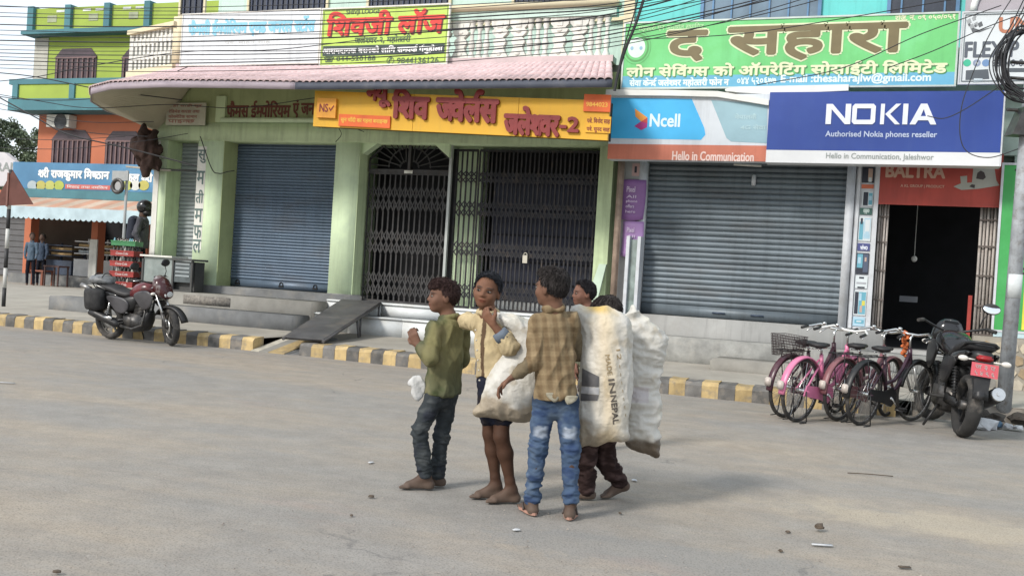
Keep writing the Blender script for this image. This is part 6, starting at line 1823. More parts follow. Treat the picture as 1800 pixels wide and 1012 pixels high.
    if garland:
        rr = random.Random(4)
        m = MB()
        for k in range(34):
            t = k / 33; a = rr.uniform(0, 6.28); m.ellipsoid((.83 + .022 * math.cos(a), garland[1] + .022 * math.sin(a), .97 - .26 * t), (.022, .022, .018), 6, 4)
        sub(o, 'garland', garland[0], lambda q: setattr(q, 'v', m.v) or setattr(q, 'f', m.f) or setattr(q, 'm', m.m) or setattr(q, 'sm', m.sm))
    return o
PINK = M('paint_pink', (.58, .17, .30), .35, var=.12, scale=6, spec=.5, dirt=(.36, .17, .2), dirt_amt=.4, dirt_scale=7); MARN = M('paint_maroon', (.06, .02, .03), .35, var=.2, scale=6, spec=.5, dirt=(.2, .13, .12), dirt_amt=.4, dirt_scale=7)
SALM = M('paint_salmon', (.20, .085, .095), .4, var=.15, scale=6, dirt=(.28, .2, .17), dirt_amt=.5, dirt_scale=7); SILV = M('paint_silver', (.46, .46, .45), .3, metal=.5, var=.1)
LIMEP = M('paint_lime', (.28, .52, .12), .5); PURP = M('paint_purple', (.045, .018, .032), .35, var=.2, scale=6, spec=.5, dirt=(.16, .12, .12), dirt_amt=.4, dirt_scale=7)
HD = R(62)
def gp(px, py): 
    p = onz(px, py); return (p.x, p.y, 0)
bicycle('maroon bicycle with a black wire basket, leftmost of the parked bicycles', gp(1378, 733), HD, MARN, MARN, basket=True, garland=None)
bicycle('bright pink ladies bicycle with white handlebar', gp(1400, 741), HD, PINK, PINK, carrier=False, hb=M('bar_white', (.62, .62, .6), .35))
bicycle('salmon pink bicycle with a rear carrier, between the pink and the purple bicycles', gp(1472, 739), HD, SALM, SALM, lean=3)
bicycle('dark purple bicycle with silver fork and an orange garland on its bar', gp(1512, 747), HD - .03, PURP, BLKP, fork=SILV, garland=(M('marigold', (.50, .13, .04), .8, var=.3, scale=40), .08), steer=-.1)

def rprism(m, poly, y0, y1):
    """panel with rounded corners and softened rim"""
    q = np.array(poly, float)
    for _ in range(3):
        r_ = np.roll(q, -1, 0); q = np.stack([.75 * q + .25 * r_, .25 * q + .75 * r_], 1).reshape(-1, 2)
    c = q.mean(0); rings = []
    for t, k in ((0, 1), (.55, 1), (.85, .94), (1, .80)):
        y = y0 + (y1 - y0) * t; rings.append([(c[0] + (a - c[0]) * k, y, c[1] + (b - c[1]) * k) for a, b in q])
    m.loft(rings)
def stations(m, st, n=16, pw=2.4):
    """st: (x, zc, half width, half height[, y offset]) super-ellipse rings"""
    rings = []
    for s_ in st:
        x, zc, w, h = s_[:4]; yo = s_[4] if len(s_) > 4 else 0
        ring = []
        for k in range(n):
            a = 2 * math.pi * k / n; c, s2 = math.cos(a), math.sin(a)
            ring.append((x, yo + w * math.copysign(abs(c) ** (2 / pw), c), zc + h * math.copysign(abs(s2) ** (2 / pw), s2)))
        rings.append(ring)
    m.loft(rings)
def moto_wheel(par, cx, r, tw, steer=0.0, spoke=5, z=None, ymat=ALU):
    g = MB(); g.torus((0, 0, 0), r - .085, .022, 36, 8); w = g.build('wheel', ymat, par, local=True); w.location = (cx, 0, r); w.rotation_euler = (0, 0, steer)
    t = MB(); rings = []
    for k in range(48):
        a = 2 * math.pi * k / 48; ring = []
        for b in np.linspace(0, 2 * math.pi, 13)[:-1]:
            rr = r - .052 + .052 * math.cos(b); yy = tw * math.sin(b)
            if math.cos(b) > .3 and k % 2: rr -= .006
            ring.append((rr * math.cos(a), yy, rr * math.sin(a)))
        rings.append(ring)
    t.loft(rings + [rings[0]], False); t.build('tyre', RUB, w, local=True)
    h = MB(); h.tube([(0, -.07, 0), (0, .07, 0)], .045, 14)
    h.build('hub', ENG, w, local=True)
    for k in range(spoke):
        a = 2 * math.pi * k / spoke + .3; c, s = math.cos(a), math.sin(a)
        m = MB(); m.hexa([(.03 * c - .022 * s, -.016, .03 * s + .022 * c), (.03 * c + .022 * s, -.016, .03 * s - .022 * c), ((r - .09) * c + .012 * s, -.012, (r - .09) * s - .012 * c), ((r - .09) * c - .012 * s, -.012, (r - .09) * s + .012 * c),
                          (.03 * c - .022 * s, .016, .03 * s + .022 * c), (.03 * c + .022 * s, .016, .03 * s - .022 * c), ((r - .09) * c + .012 * s, .012, (r - .09) * s - .012 * c), ((r - .09) * c - .012 * s, .012, (r - .09) * s + .012 * c)])
        m.build('rim_spoke', ymat, w, local=True)
    m = MB(); m.lathe([(.05, .0), (.115, .0), (.115, .004), (.05, .004)], 24, (0, -.055, 0), 'Y'); m.build('brake_disc', CHR, w, local=True)
    return w
def motorcycle(label, P, head, lean, tank, panel, cowl, luggage=False, plate=None, steer=0.0, sc=1.0, grp='parked motorcycles', mirrors=(1, -1)):
    r, wb = .30, 1.27
    o = empty('motorcycle', P, label, 'motorcycle', None, head); o.rotation_euler = (R(lean), 0, head); o.scale = (sc, sc, sc)
    moto_wheel(o, 0, r, .068, ymat=BLKP if not luggage else ALU); moto_wheel(o, wb, r, .052, steer, ymat=BLKP if not luggage else ALU)
    # frame + swing arm
    def fr(m):
        for s in (-1, 1):
            m.tube([(0, s * .085, r), (.42, s * .09, .36)], .020, 8); m.tube([(.42, s * .10, .36), (.40, s * .11, .62), (-.05, s * .10, .78)], .016, 8)
            m.tube([(1.0, 0, .86), (.80, s * .08, .40), (.74, s * .09, .26), (.45, s * .09, .28)], .018, 8)
        m.tube([(1.0, 0, .90), (.55, 0, .74), (.38, 0, .66)], .024, 8)
    sub(o, 'frame', BLKP, fr)
    for s in (-1, 1): sub(o, 'shock_absorber', CHR if luggage else BLKP, lambda m: [m.tube([(.03, s * .12, .36), (.14, s * .12, .64)], .018, 8)] + [m.torus((.03 + .11 * t, s * .12, .36 + .28 * t), .026, .006, 10, 5, 'Z') for t in np.linspace(.15, .95, 9)])
    # engine with fins
    def eng(m):
        m.bevbox(.38, .78, -.14, .14, .20, .46, .04); m.tube([(.66, 0, .40), (.74, 0, .60)], .075, 12)
        for t in np.linspace(.25, 1, 8):
            c = Vector((.66, 0, .40)).lerp(Vector((.745, 0, .61)), t); m.bevbox(c.x - .09, c.x + .09, -.10, .10, c.z - .006, c.z + .006, .003)
    sub(o, 'engine', ENG, eng)
    sub(o, 'air_box', BLKP, lambda m: stations(m, [(.18, .60, .10, .07), (.26, .60, .13, .12), (.45, .60, .14, .14), (.60, .64, .13, .12), (.68, .68, .08, .06)], 14, 3.0))
    sub(o, 'belly_cover', BLKP, lambda m: stations(m, [(.50, .22, .09, .04), (.56, .24, .13, .08), (.76, .30, .14, .11), (.86, .42, .10, .10), (.90, .48, .05, .05)], 14, 3.0))
    for s in (-1, 1): sub(o, 'engine_cover', ENG, lambda m: m.lathe([(.0, s * .155), (.075, s * .15), (.09, s * .125), (.09, s * .10)], 20, (.52, 0, .34), 'Y'))
    def exh(m):
        m.tube([(.76, -.04, .58), (.84, -.09, .50), (.80, -.13, .30), (.60, -.14, .23), (.34, -.15, .27)], [.018, .019, .019, .020, .024], 10)
    sub(o, 'exhaust_pipe', ENG if luggage else BLKP, exh)
    mf = sub(o, 'muffler', BLKP, lambda m: m.tube([(.36, -.155, .265), (.30, -.16, .29), (-.10, -.175, .42), (-.22, -.18, .46)], [.030, .062, .070, .068], 16))
    sub(mf, 'muffler_end', CHR, lambda m: (m.tube([(-.215, -.18, .458), (-.24, -.182, .466)], [.068, .060], 16), m.tube([(-.235, -.182, .465), (-.247, -.183, .469)], [.020, .020], 12)))
    sub(mf, 'heat_shield', CHR, lambda m: m.bevbox(.0, .26, -.225, -.215, .36, .41, .008))
    # bodywork
    sub(o, 'fuel_tank', tank, lambda m: stations(m, [(.50, .74, .05, .03), (.54, .77, .10, .08), (.66, .82, .15, .115), (.80, .85, .175, .125), (.91, .86, .155, .115), (1.0, .85, .11, .08), (1.04, .84, .05, .03)], 18))
    for s in (-1, 1): sub(o, 'tank_shroud', panel, lambda m: rprism(m, [(.66, .80), (.98, .88), (1.10, .76), (1.04, .60), (.88, .54), (.76, .66)], s * .16, s * .185))
    sub(o, 'seat', LEATH, lambda m: stations(m, [(-.20, .86, .06, .02), (-.16, .865, .12, .05), (.0, .85, .145, .06), (.18, .82, .15, .065), (.30, .775, .145, .065), (.45, .75, .13, .06), (.58, .765, .08, .04)], 16))
    for s in (-1, 1):
        sub(o, 'side_panel', panel, lambda m: rprism(m, [(.04, .74), (.44, .72), (.58, .62), (.48, .46), (.30, .46), (.16, .60)], s * .135, s * .16))
        sub(o, 'tail_panel', BLKG, lambda m: rprism(m, [(-.24, .82), (-.20, .76), (.12, .68), (.34, .70), (.30, .76), (.0, .80)], s * .11, s * .15))
    sub(o, 'tail_core', BLKP, lambda m: stations(m, [(-.26, .78, .07, .04), (-.18, .77, .11, .06), (.10, .72, .11, .07), (.32, .68, .10, .07)], 12, 3.0))
    sub(o, 'grab_rail', BLKP if not luggage else ALU, lambda m: m.tube([(.06, .13, .82), (-.14, .14, .88), (-.24, .08, .90), (-.24, -.08, .90), (-.14, -.14, .88), (.06, -.13, .82)], .013, 8))
    sub(o, 'tail_light', M('tail_red', (.28, .01, .012), .2, spec=.6), lambda m: m.bevbox(-.30, -.235, -.07, .07, .735, .79, .015))
    def rf(m):
        rings = []
        for a in np.linspace(R(70), R(165), 14):
            c, s_ = math.cos(a), math.sin(a); R_ = r + .06
            rings.append([(R_ * c, -.07, r + R_ * s_), ((R_ + .012) * c, 0, r + (R_ + .012) * s_), (R_ * c, .07, r + R_ * s_), ((R_ - .008) * c, 0, r + (R_ - .008) * s_)])
        m.loft(rings); m.hexa([(-.34, -.06, .40), (-.34, .06, .40), (-.32, .06, .40), (-.32, -.06, .40), (-.28, -.08, .74), (-.28, .08, .74), (-.26, .08, .74), (-.26, -.08, .74)])
    sub(o, 'rear_mudguard', BLKP, rf)
    if plate:
        pl = sub(o, 'number_plate', plate[0], lambda m: m.hexa([(-.345, -.115, .60), (-.345, .115, .60), (-.335, .115, .60), (-.335, -.115, .60), (-.325, -.115, .72), (-.325, .115, .72), (-.315, .115, .72), (-.315, -.115, .72)]))
        for k, t in enumerate(('ज ३ प', '५ ४ ९ ६')):
            z = .665 - k * .055
            def to(V, z=z):
                W = np.zeros_like(V); W[:, 1] = -V[:, 0]; W[:, 2] = z + V[:, 2]; W[:, 0] = -.348 + (W[:, 2] - .60) * .167 - .0005; return W
            tx = text_obj(t, (-.085, .085, 0, .038), 0, plate[1], None, bold=.03, to=to, name='plate_mark'); adopt(tx, pl, local=True)
    IND = M('indicator_clear', (.62, .60, .55), .2, spec=.6)
    for s in (-1, 1):
        sub(o, 'rear_indicator', IND, lambda m: (m.tube([(-.27, s * .08, .74), (-.28, s * .16, .74)], .008, 6), m.ellipsoid((-.285, s * .185, .74), (.025, .045, .026))))
    # front end
    def fk(m):
        for s in (-1, 1):
            m.tube([(wb, s * .085, r), (1.03, s * .085, .92)], [.022, .019], 10)
        m.bevbox(1.02, 1.10, -.10, .10, .70, .73, .008); m.bevbox(.98, 1.05, -.10, .10, .88, .91, .008)
    fo = sub(o, 'fork', CHR, fk)
    for s in (-1, 1): sub(fo, 'fork_slider', ENG, lambda m: m.tube([(wb, s * .085, r - .02), (1.18, s * .085, .52)], [.028, .026], 10))
    def ff(m):
        rings = []
        for a in np.linspace(R(15), R(150), 16):
            c, s_ = math.cos(a), math.sin(a); R_ = r + .028
            rings.append([(wb + (R_ - .03) * c, -.075, r + (R_ - .03) * s_), (wb + R_ * c, -.05, r + R_ * s_), (wb + (R_ + .01) * c, 0, r + (R_ + .01) * s_), (wb + R_ * c, .05, r + R_ * s_), (wb + (R_ - .03) * c, .075, r + (R_ - .03) * s_), (wb + (R_ - .004) * c, 0, r + (R_ - .004) * s_)])
        m.loft(rings)
    sub(o, 'front_mudguard', BLKP, ff)
    sub(o, 'headlamp_cowl', cowl, lambda m: stations(m, [(1.02, .96, .07, .06), (1.06, .93, .14, .16), (1.15, .89, .15, .16), (1.23, .84, .12, .12), (1.275, .81, .07, .07)], 16))
    sub(o, 'headlamp', M('lamp_glass', (.60, .62, .62), .08, spec=.8), lambda m: m.ellipsoid((1.25, 0, .80), (.035, .095, .065)))
    sub(o, 'wind_visor', M('visor', (.04, .045, .05), .1, spec=.7), lambda m: stations(m, [(1.02, 1.07, .07, .006), (1.08, 1.02, .10, .006), (1.13, .965, .11, .006)], 10))
    for s in (-1, 1): sub(o, 'front_indicator', IND, lambda m: m.ellipsoid((1.12, s * .19, .82), (.03, .045, .024)))
    sub(o, 'handlebar', BLKP, lambda m: m.tube([(.80, .37, 1.02), (.90, .30, 1.035), (1.0, .14, .98), (1.02, 0, .945), (1.0, -.14, .98), (.90, -.30, 1.035), (.80, -.37, 1.02)], .0125, 8))
    for s in (-1, 1):
        sub(o, 'grip', RUB, lambda m: m.tube([(.80, s * .375, 1.02), (.895, s * .305, 1.035)], .019, 8))
        sub(o, 'lever', CHR, lambda m: m.tube([(.95, s * .26, 1.03), (.89, s * .36, 1.02)], .007, 6))
    for s in mirrors:
        mi = sub(o, 'mirror', BLKP, lambda m: (m.tube([(.93, s * .25, 1.04), (.95, s * .27, 1.12), (.90, s * .30, 1.20)], .007, 6), m.ellipsoid((.895, s * .32, 1.245), (.020, .092, .058))))
        sub(mi, 'mirror_glass', MIRR, lambda m: m.ellipsoid((.880, s * .32, 1.245), (.009, .084, .052), 18, 10, Matrix.Rotation(R(20), 3, 'Y')))
    sub(o, 'foot_peg', RUB, lambda m: m.tube([(.42, -.24, .32), (.42, .24, .32)], .014, 8))
    sub(o, 'side_stand', BLKP, lambda m: m.tube([(.52, .11, .26), (.46, .24, .01)], .012, 6))
    sub(o, 'chain_cover', BLKP, lambda m: m.bevbox(.02, .42, .09, .11, .27, .36, .01))
    if luggage:
        BAG = M('pannier_black', (.018, .018, .019), .75, var=.3, scale=10, bump=.5, bscale=40, dirt=(.08, .075, .07), dirt_amt=.4, dirt_scale=5)
        for s in (-1, 1): sub(o, 'pannier', BAG, lambda m: stations(m, [(-.30, .66, .05, .12, s * .19), (-.26, .66, .08, .17, s * .20), (-.05, .66, .085, .18, s * .20), (.06, .67, .07, .15, s * .19)], 14, 3.5))
        gr = M('bundle_plastic', (.15, .155, .16), .35, var=.4, scale=14, bump=.9, bscale=25)
        sub(o, 'tied_bundle', gr, lambda m: (stations(m, [(-.34, .92, .05, .03), (-.28, .95, .15, .075), (-.12, .96, .17, .08), (.02, .94, .13, .06), (.07, .92, .04, .03)], 14, 2.2)))
        sub(o, 'bundle_strap', BLKP, lambda m: [m.torus((x, 0, .93), .125, .008, 20, 5, 'X') for x in (-.22, -.04)])
        sub(o, 'rolled_mat', ALU, lambda m: m.tube([(-.30, -.10, .80), (-.48, -.12, .86)], .038, 12))
    return o
TANKR = M('tank_red', (.11, .018, .02), .25, var=.2, scale=4, spec=.5, dirt=(.016, .015, .016), dirt_amt=1.0, dirt_scale=7); PANG = M('panel_grey', (.06, .058, .062), .35, var=.3, scale=5, dirt=(.06, .055, .055), dirt_amt=.5); COWL = M('cowl_red', (.05, .012, .013), .25, var=.2, scale=4, spec=.5, dirt=(.50, .49, .48), dirt_amt=.8, dirt_scale=6)
p = onz(181, 595); q = onz(287, 604)
p = Vector((-10.88, 11.98, 0)); hdm = math.atan2(-.10, 1.27)
motorcycle('red and black motorcycle with black panniers and a tied bundle at the left kerb', p, hdm, 7, TANKR, PANG, COWL, luggage=True, steer=-.45, sc=.94)
# patch of bright graphics on its tank and cowl is part of the paint; the black one:
motorcycle('black motorcycle with a pink number plate parked by the utility pole', (onz(1690, 768).x, onz(1690, 768).y, 0), R(101), 6, BLKG, BLKP, BLKG, plate=(M('plate_pink', (.52, .09, .11), .45, var=.1), ink('plate_white', (.68, .60, .58))), steer=.35, mirrors=(-1,), sc=1.06)

# ================================================================== SIDEWALK THINGS AT THE CORNER
# red bottle crates
CRR = M('crate_red', (.30, .035, .030), .5, var=.15, scale=8, dirt=(.20, .06, .05), dirt_amt=.4, dirt_scale=9, rand=.1); CRG = M('crate_green', (.05, .20, .08), .5, var=.15, scale=8)
BOT = M('bottle_dark', (.045, .035, .022), .15, var=.4, scale=20, spec=.7); BOTC = M('bottle_pale', (.30, .30, .26), .15, var=.3, scale=20, spec=.7); BLUEC = M('bottle_blue', (.15, .35, .42), .3)
cxy = Vector((ony(222, 460, 14.75).x, 14.75, 0)); zc = .68
for lvl in range(5):
    last = lvl == 4
    o = empty('bottle_crate', (cxy.x, cxy.y, zc), ('green crate on top of the stack of red bottle crates', 'topmost red bottle crate, just under the green crate', 'second red bottle crate from the top of the stack', 'third red bottle crate from the top of the stack', 'lowest red bottle crate of the stack')[4 - lvl if lvl < 4 else 0], 'crate', 'crates stacked at the corner', R(12 + 3 * math.sin(lvl * 2)))
    w, d, hh = .23, .16, .10 if not last else .09
    mt_ = CRG if last else CRR
    m = MB(); t = .012
    m.box(-w, w, -d, -d + t, 0, hh); m.box(-w, w, d - t, d, 0, hh); m.box(-w, -w + t, -d + t, d - t, 0, hh); m.box(w - t, w, -d + t, d - t, 0, hh); m.box(-w + t, w - t, -d + t, d - t, 0, .012)
    m.build('shell', mt_, o, local=True)
    m = MB(); m.box(-w - .008, w + .008, -d - .008, -d, hh - .022, hh); m.build('rim', mt_, o, local=True)
    if not last:
        tx = text_obj('Coca-Cola', (-.12, .12, .028, .070), -d - .003, ink('crate_white', (.55, .40, .38)), None, bold=.05, shear=.2); adopt(tx, o, local=True)
    mb = MB(); mb.lathe([(.0, .012), (.027, .012), (.028, .10), (.022, .13), (.012, .16), (.011, .186), (0.0, .188)], 10)
    if not last or True:
        for i in range(6):
            for j in range(2):
                bm_ = mb.mesh('bottle', BLUEC if (last and (i + j) % 2) else (BOTC if (i * 3 + j + lvl) % 4 == 0 else BOT)) if False else None
        me_a = mb.mesh('bottle', BOT); me_b = mb.mesh('bottle', BLUEC if last else BOTC)
        for i in range(6):
            for j in (0, 3):
                b = bpy.data.objects.new('bottle', me_b if (i * 3 + j + lvl) % 4 == 0 else me_a); COL.objects.link(b); b.location = (-w + .045 + i * .074, -d + .045 + j * .075, 0); b.parent = o
                if last: b.scale = (1, 1, .75)
    zc += .19 if not last else 0
# glass counter case
gc = empty('counter_case', (-11.9, 14.6, .68), 'grey glass-fronted counter case behind the left motorcycle', 'counter')
cx0, cx1 = ony(249, 480, 14.55).x, ony(338, 480, 14.55).x
CASEG = M('case_pane', (.20, .235, .225), .18, var=.35, scale=3, spec=.6, dirt=(.34, .36, .34), dirt_amt=.6, dirt_scale=4); CASEF = M('case_frame', (.06, .06, .058), .6)
xm_ = cx0 + (cx1 - cx0) * .62
part('left_pane', CASEG, gc, (cx0 + .03, xm_ - .02, 14.56, 14.57, .72, 1.27)); part('right_pane', M('case_pane_dark', (.07, .085, .09), .2, var=.4, scale=5, spec=.6), gc, (xm_ + .02, cx1 - .03, 14.56, 14.57, .85, 1.22))
part('top', WHITEP, gc, (cx0 - .02, xm_, 14.5, 14.95, 1.275, 1.305)); part('top', CASEF, gc, (xm_ + .002, cx1 + .02, 14.5, 14.95, 1.235, 1.27))
for xx in (cx0, xm_ - .02, cx1 - .03): part('post', CASEF, gc, (xx, xx + .035, 14.54, 14.58, .682, 1.234))
part('body', CASEF, gc, (cx0 + .03, cx1 - .03, 14.66, 14.92, .69, 1.22)); part('bottom_rail', CASEF, gc, (cx0, cx1, 14.545, 14.6, .684, .715))
for k, z in enumerate((.95, 1.02, 1.09, 1.16)): part('shelf_edge', SLATE_SH, gc, (xm_ + .05, cx1 - .07, 14.552, 14.558, z, z + .03))
# dark tarpaulin bundle hanging at the corner
tp = empty('hanging_tarpaulin', (-13.2, 15.2, 2.2), 'dark brown tarpaulin bundled up on a pole at the corner of the green building', 'tarpaulin')
outT = [(252, 218), (277, 232), (282, 262), (278, 300), (258, 308), (246, 290), (233, 258), (236, 245)]
Pt = [ony(px, py, 14.9) for px, py in outT]; ct = sum(Pt, Vector()) / len(Pt)
Ft = Field(np_(ct) - 1.0, np_(ct) + 1.0, .03)
for a in Pt: Ft.cone(ct, ct.lerp(a, .98), .15, .03, .07)
tv, tF = Ft.mesh(); tn = vnormals(tv, tF); tv = tv + tn * (.07 * (1 - 2 * np.abs(N3(tv, (8, 8, 2.2), 3))) + .03 * N3(tv, (16, 16, 6), 7))[:, None]
grid_obj('cloth', tv, tF, M('tarp_brown', (.040, .021, .016), .85, var=.4, scale=6, bump=.4, bscale=30), tp)
m = MB(); m.tube([ony(222, 293, 15.0), ony(300, 300, 15.1)], .02, 6); m.build('pole', M('stick', (.40, .36, .30), .8), tp)
m = MB(); m.tube([ony(262, 297, 15.12), ony(352, 301, 15.3)], .022, 6); m.build('rod', CASEF, tp)

# person with helmet and backpack behind the corner pillar
def c_greyshirt(v, q, n): return stain(np.ones((len(v), 3)) * np.array((.075, .075, .088)), (.13, .13, .145), v, 6, .0, .5, .7)
def c_navy(v, n, P): return np.ones((len(v), 3)) * np.array((.012, .013, .020))
gw = Vector((ony(251, 400, 16.3).x, 16.3, .30)); dp = (gw - CO).dot(FW); ft = FW * 0
def W(dx, dz, dd): return gw + RT * dx + UPV * (dz - 0) + FW * dd
zz = .46
J6 = dict(head=W(.02, 2.13 - .2, 0), neck=W(-.01, 1.98 - .2, 0), shL=W(.0, 1.88 - .2, -.17), shR=W(-.02, 1.88 - .2, .17), elL=W(-.06, 1.60 - .2, -.22), elR=W(-.06, 1.60 - .2, .22), wrL=W(.08, 1.42 - .2, -.22), wrR=W(.08, 1.42 - .2, .2),
          hipL=W(-.02, 1.38 - .2, -.09), hipR=W(-.02, 1.38 - .2, .09), knL=W(.0, .95 - .2, -.1), knR=W(.0, .95 - .2, .1), anL=W(-.02, .55 - .2, -.1), anR=W(-.02, .55 - .2, .1))
# he stands on the step behind the counter
k6, P6_, B6_ = build_person('person', 'person in a grey shirt with helmet and backpack standing by the corner pillar', dp, J6, dict(f=RT), (.10, .06, .045), dict(shirt=c_greyshirt, legs=c_navy), h=.012, hs=1.22, thick=1.4, fine=False, seed=31, loose=1.5, feet=(RT, RT))
hm = empty('helmet', P6_['head'], 'black motorcycle helmet worn by the person at the corner pillar', 'helmet')
m = MB(); m.ellipsoid(B6_['hd'](0, -.005, .03), (.135, .16, .15), 18, 12, Matrix((B6_['r'], B6_['f'], B6_['u'])).transposed()); m.build('shell', BLKG, hm)
m = MB(); m.ellipsoid(B6_['hd'](0, .055, -.07), (.115, .11, .07), 16, 8, Matrix((B6_['r'], B6_['f'], B6_['u'])).transposed()); m.build('chin_bar', BLKP, hm)
m = MB(); m.ellipsoid(B6_['hd'](0, .06, .015), (.11, .10, .06), 16, 8, Matrix((B6_['r'], B6_['f'], B6_['u'])).transposed()); m.build('visor', M('visor_dark', (.02, .022, .025), .08, spec=.8), hm)
bkp = empty('backpack', P6_['neck'], 'dark backpack on the person with the helmet', 'backpack')
Fb = Field(np_(P6_['neck']) - .7, np_(P6_['neck']) + .5, .016); bc = P6_['neck'] - RT * .17 - UPV * .28
Fb.cone(bc + UPV * .16, bc - UPV * .16, .12, .14, .03, (FW, 1.3)); bv, bF = Fb.mesh(); grid_obj('bag', bv, bF, M('pack_navy', (.014, .018, .032), .8, var=.3, scale=10, bump=.4, bscale=50), bkp)
m = MB(); m.tube([bc + UPV * .2 - FW * .1, P6_['shL'] + UPV * .07, P6_['shL'] + RT * .14 - UPV * .1, bc - UPV * .1 - FW * .12 + RT * .12], .018, 6); m.build('strap', BLKP, bkp)

# triangular road sign seen from behind
rsn = empty('road_sign', (onz(6, 540, .2).x, onz(6, 540, .2).y, .18), 'rusty triangular road sign seen from behind on a black and white post', 'sign')
bp0 = onz(6, 540, .18); Ys = bp0.y
top_ = ony(21, 306, Ys)
zs = np.linspace(.18, ony(19, 366, Ys).z + .7, 8)
for k in range(7):
    m = MB(); m.tube([(bp0.x, Ys, zs[k] + .001), (bp0.x, Ys, zs[k + 1])], .035, 12); m.build('post_band', M('band_black', (.03, .03, .032), .6, var=.3, scale=8) if k % 2 == 0 else M('band_white', (.52, .52, .50), .6, var=.15, scale=8, dirt=(.3, .28, .25), dirt_amt=.5, dirt_scale=8), rsn)
tri = [ony(21, 299, Ys - .06), ony(-14, 362, Ys - .06), ony(57, 359, Ys - .06)]
m = MB(); m.prism([(p.x, p.z) for p in tri], Ys - .045, Ys - .035); m.build('plate', M('sign_back', (.115, .045, .035), .7, metal=.2, var=.3, scale=5, dirt=(.07, .03, .025), dirt_amt=.6, dirt_scale=5), rsn)
m = MB(); m.box(bp0.x - .02, bp0.x + .02, Ys - .062, Ys - .046, tri[1].z, tri[0].z - .05); m.build('back_rib', M('rib_brown', (.16, .075, .06), .7), rsn)

# ================================================================== FAR LEFT: buildings across the side street
YFAR = 26.0
fb = empty('corner_building', (-24, 30, .1), 'lime green, teal and orange building across the side street', 'building')
LIM = M('wall_lime', (.29, .38, .07), .85, var=.12, scale=.8, dirt=(.24, .33, .06), dirt_amt=.5, dirt_scale=.9); TEAL = M('trim_teal', (.065, .17, .20), .8, var=.12, scale=1, dirt=(.10, .27, .30), dirt_amt=.4); ORN = M('wall_orange', (.48, .16, .085), .85, var=.12, scale=.8, dirt=(.44, .14, .08), dirt_amt=.5)  # colours slightly muted, putting distance haze into the paint
def fX(px, py=200): return ony(px, py, YFAR).x
def fZ(py, px=150): return ony(px, py, YFAR).z
L0 = fX(60, 120); R0 = L0 + 12.5
zP, zPb, zB0, zB1, zO = fZ(17), fZ(64), fZ(150), fZ(202), fZ(292)
part('shop_shade_sheet', DARK, fb, (L0, R0, YFAR + 3.5, YFAR + 3.6, .1, 3.6)); part('shop_base', CONC_D, fb, (L0, R0, YFAR - .6, YFAR + 3.4, .05, .42))  # first part is an upright near-black sheet: the shop's inner shade as colour
part('orange_wall', ORN, fb, (L0 + .35, R0, YFAR, YFAR + 8, 3.3, zB1)); part('lime_wall', LIM, fb, (L0 + .25, R0, YFAR, YFAR + 8, zB1, zPb))
part('side_strip', M('wall_greywhite', (.44, .43, .38), .85, var=.1), fb, (L0 + .0, L0 + .6, YFAR - .03, YFAR + 7.9, zB1 + .02, zPb - .02))
part('balcony_band', TEAL, fb, (L0 - .1, R0, YFAR - .9, YFAR - .001, zB1, zB1 + .38)); part('balcony_rail', TEAL, fb, (L0 - .1, R0, YFAR - .9, YFAR - .75, fZ(157), fZ(148)))
part('balcony_panel', LIM, fb, (L0 + .2, R0, YFAR - .86, YFAR - .78, zB1 + .38, fZ(157)))
for px in (60, 158): part('balcony_post', TEAL, fb, (fX(px, 175), fX(px + 9, 175), YFAR - .92, YFAR - .72, zB1 + .37, fZ(156)))
part('parapet_band', TEAL, fb, (L0 - .15, R0, YFAR - .5, YFAR + .2, zPb, fZ(57)))
part('parapet_panel', LIM, fb, (L0, R0, YFAR - .30, YFAR - .2, fZ(57), zP))
for px in (65, 130, 198, 268): part('parapet_post', TEAL, fb, (fX(px, 40), fX(px + 10, 40), YFAR - .42, YFAR - .1, fZ(57), zP + .06))
for px in (96, 168, 238): part('parapet_vent', M('vent_grey', (.30, .33, .22), .8), fb, (fX(px, 40), fX(px + 16, 40), YFAR - .312, YFAR - .301, fZ(42), fZ(30)))
for px in (112, 158, 180, 228, 250): part('parapet_slot', M('slot_sky', (.60, .62, .62), .8), fb, (fX(px, 25), fX(px + 14, 25), YFAR - .312, YFAR - .301, fZ(25), fZ(21)))
WNB = M('window_brown', (.055, .035, .045), .4, var=.3, scale=3, spec=.5); BARB = M('bar_brown', (.16, .10, .10), .6)
def arch_window(par, x0, x1, z0, z1, Y):
    c = (z1 - z0) * .22
    m = MB(); m.prism([(x0, z0), (x1, z0), (x1, z1 - c), (x1 - c, z1), (x0 + c, z1), (x0, z1 - c)], Y - .03, Y - .004); w = m.build('window', WNB, par)
    n = 8
    for k in range(n):
        x = x0 + (x1 - x0) * (k + .5) / n; part('window_bar', BARB, w, (x - .025, x + .025, Y - .07, Y - .04, z0, z0 + (z1 - z0) * .72))
    part('window_transom', BARB, w, (x0, x1, Y - .068, Y - .036, z0 + (z1 - z0) * .72, z0 + (z1 - z0) * .76))
    return w
arch_window(fb, fX(98, 120), fX(170, 120), fZ(149, 130), fZ(86, 130), YFAR); arch_window(fb, fX(92, 260), fX(160, 260), zO - .1, fZ(229, 125), YFAR); arch_window(fb, fX(186, 260), fX(250, 260), zO - .1, fZ(231, 210), YFAR)
arch_window(fb, fX(215, 120), fX(290, 120), fZ(149, 240), fZ(86, 240), YFAR)
ac = part('air_conditioner', WHITEP, fb, (fX(96, 215), fX(135, 215), YFAR - .35, YFAR - .01, fZ(226, 115), fZ(205, 115)))
m = MB(); c = ony(106, 214, YFAR - .36); m.lathe([(.0, 0), (.26, 0), (.26, -.01)], 16, (c.x, YFAR - .36, c.z), 'Y'); m.build('fan_grille', M('fan_dark', (.06, .065, .07), .6), ac)
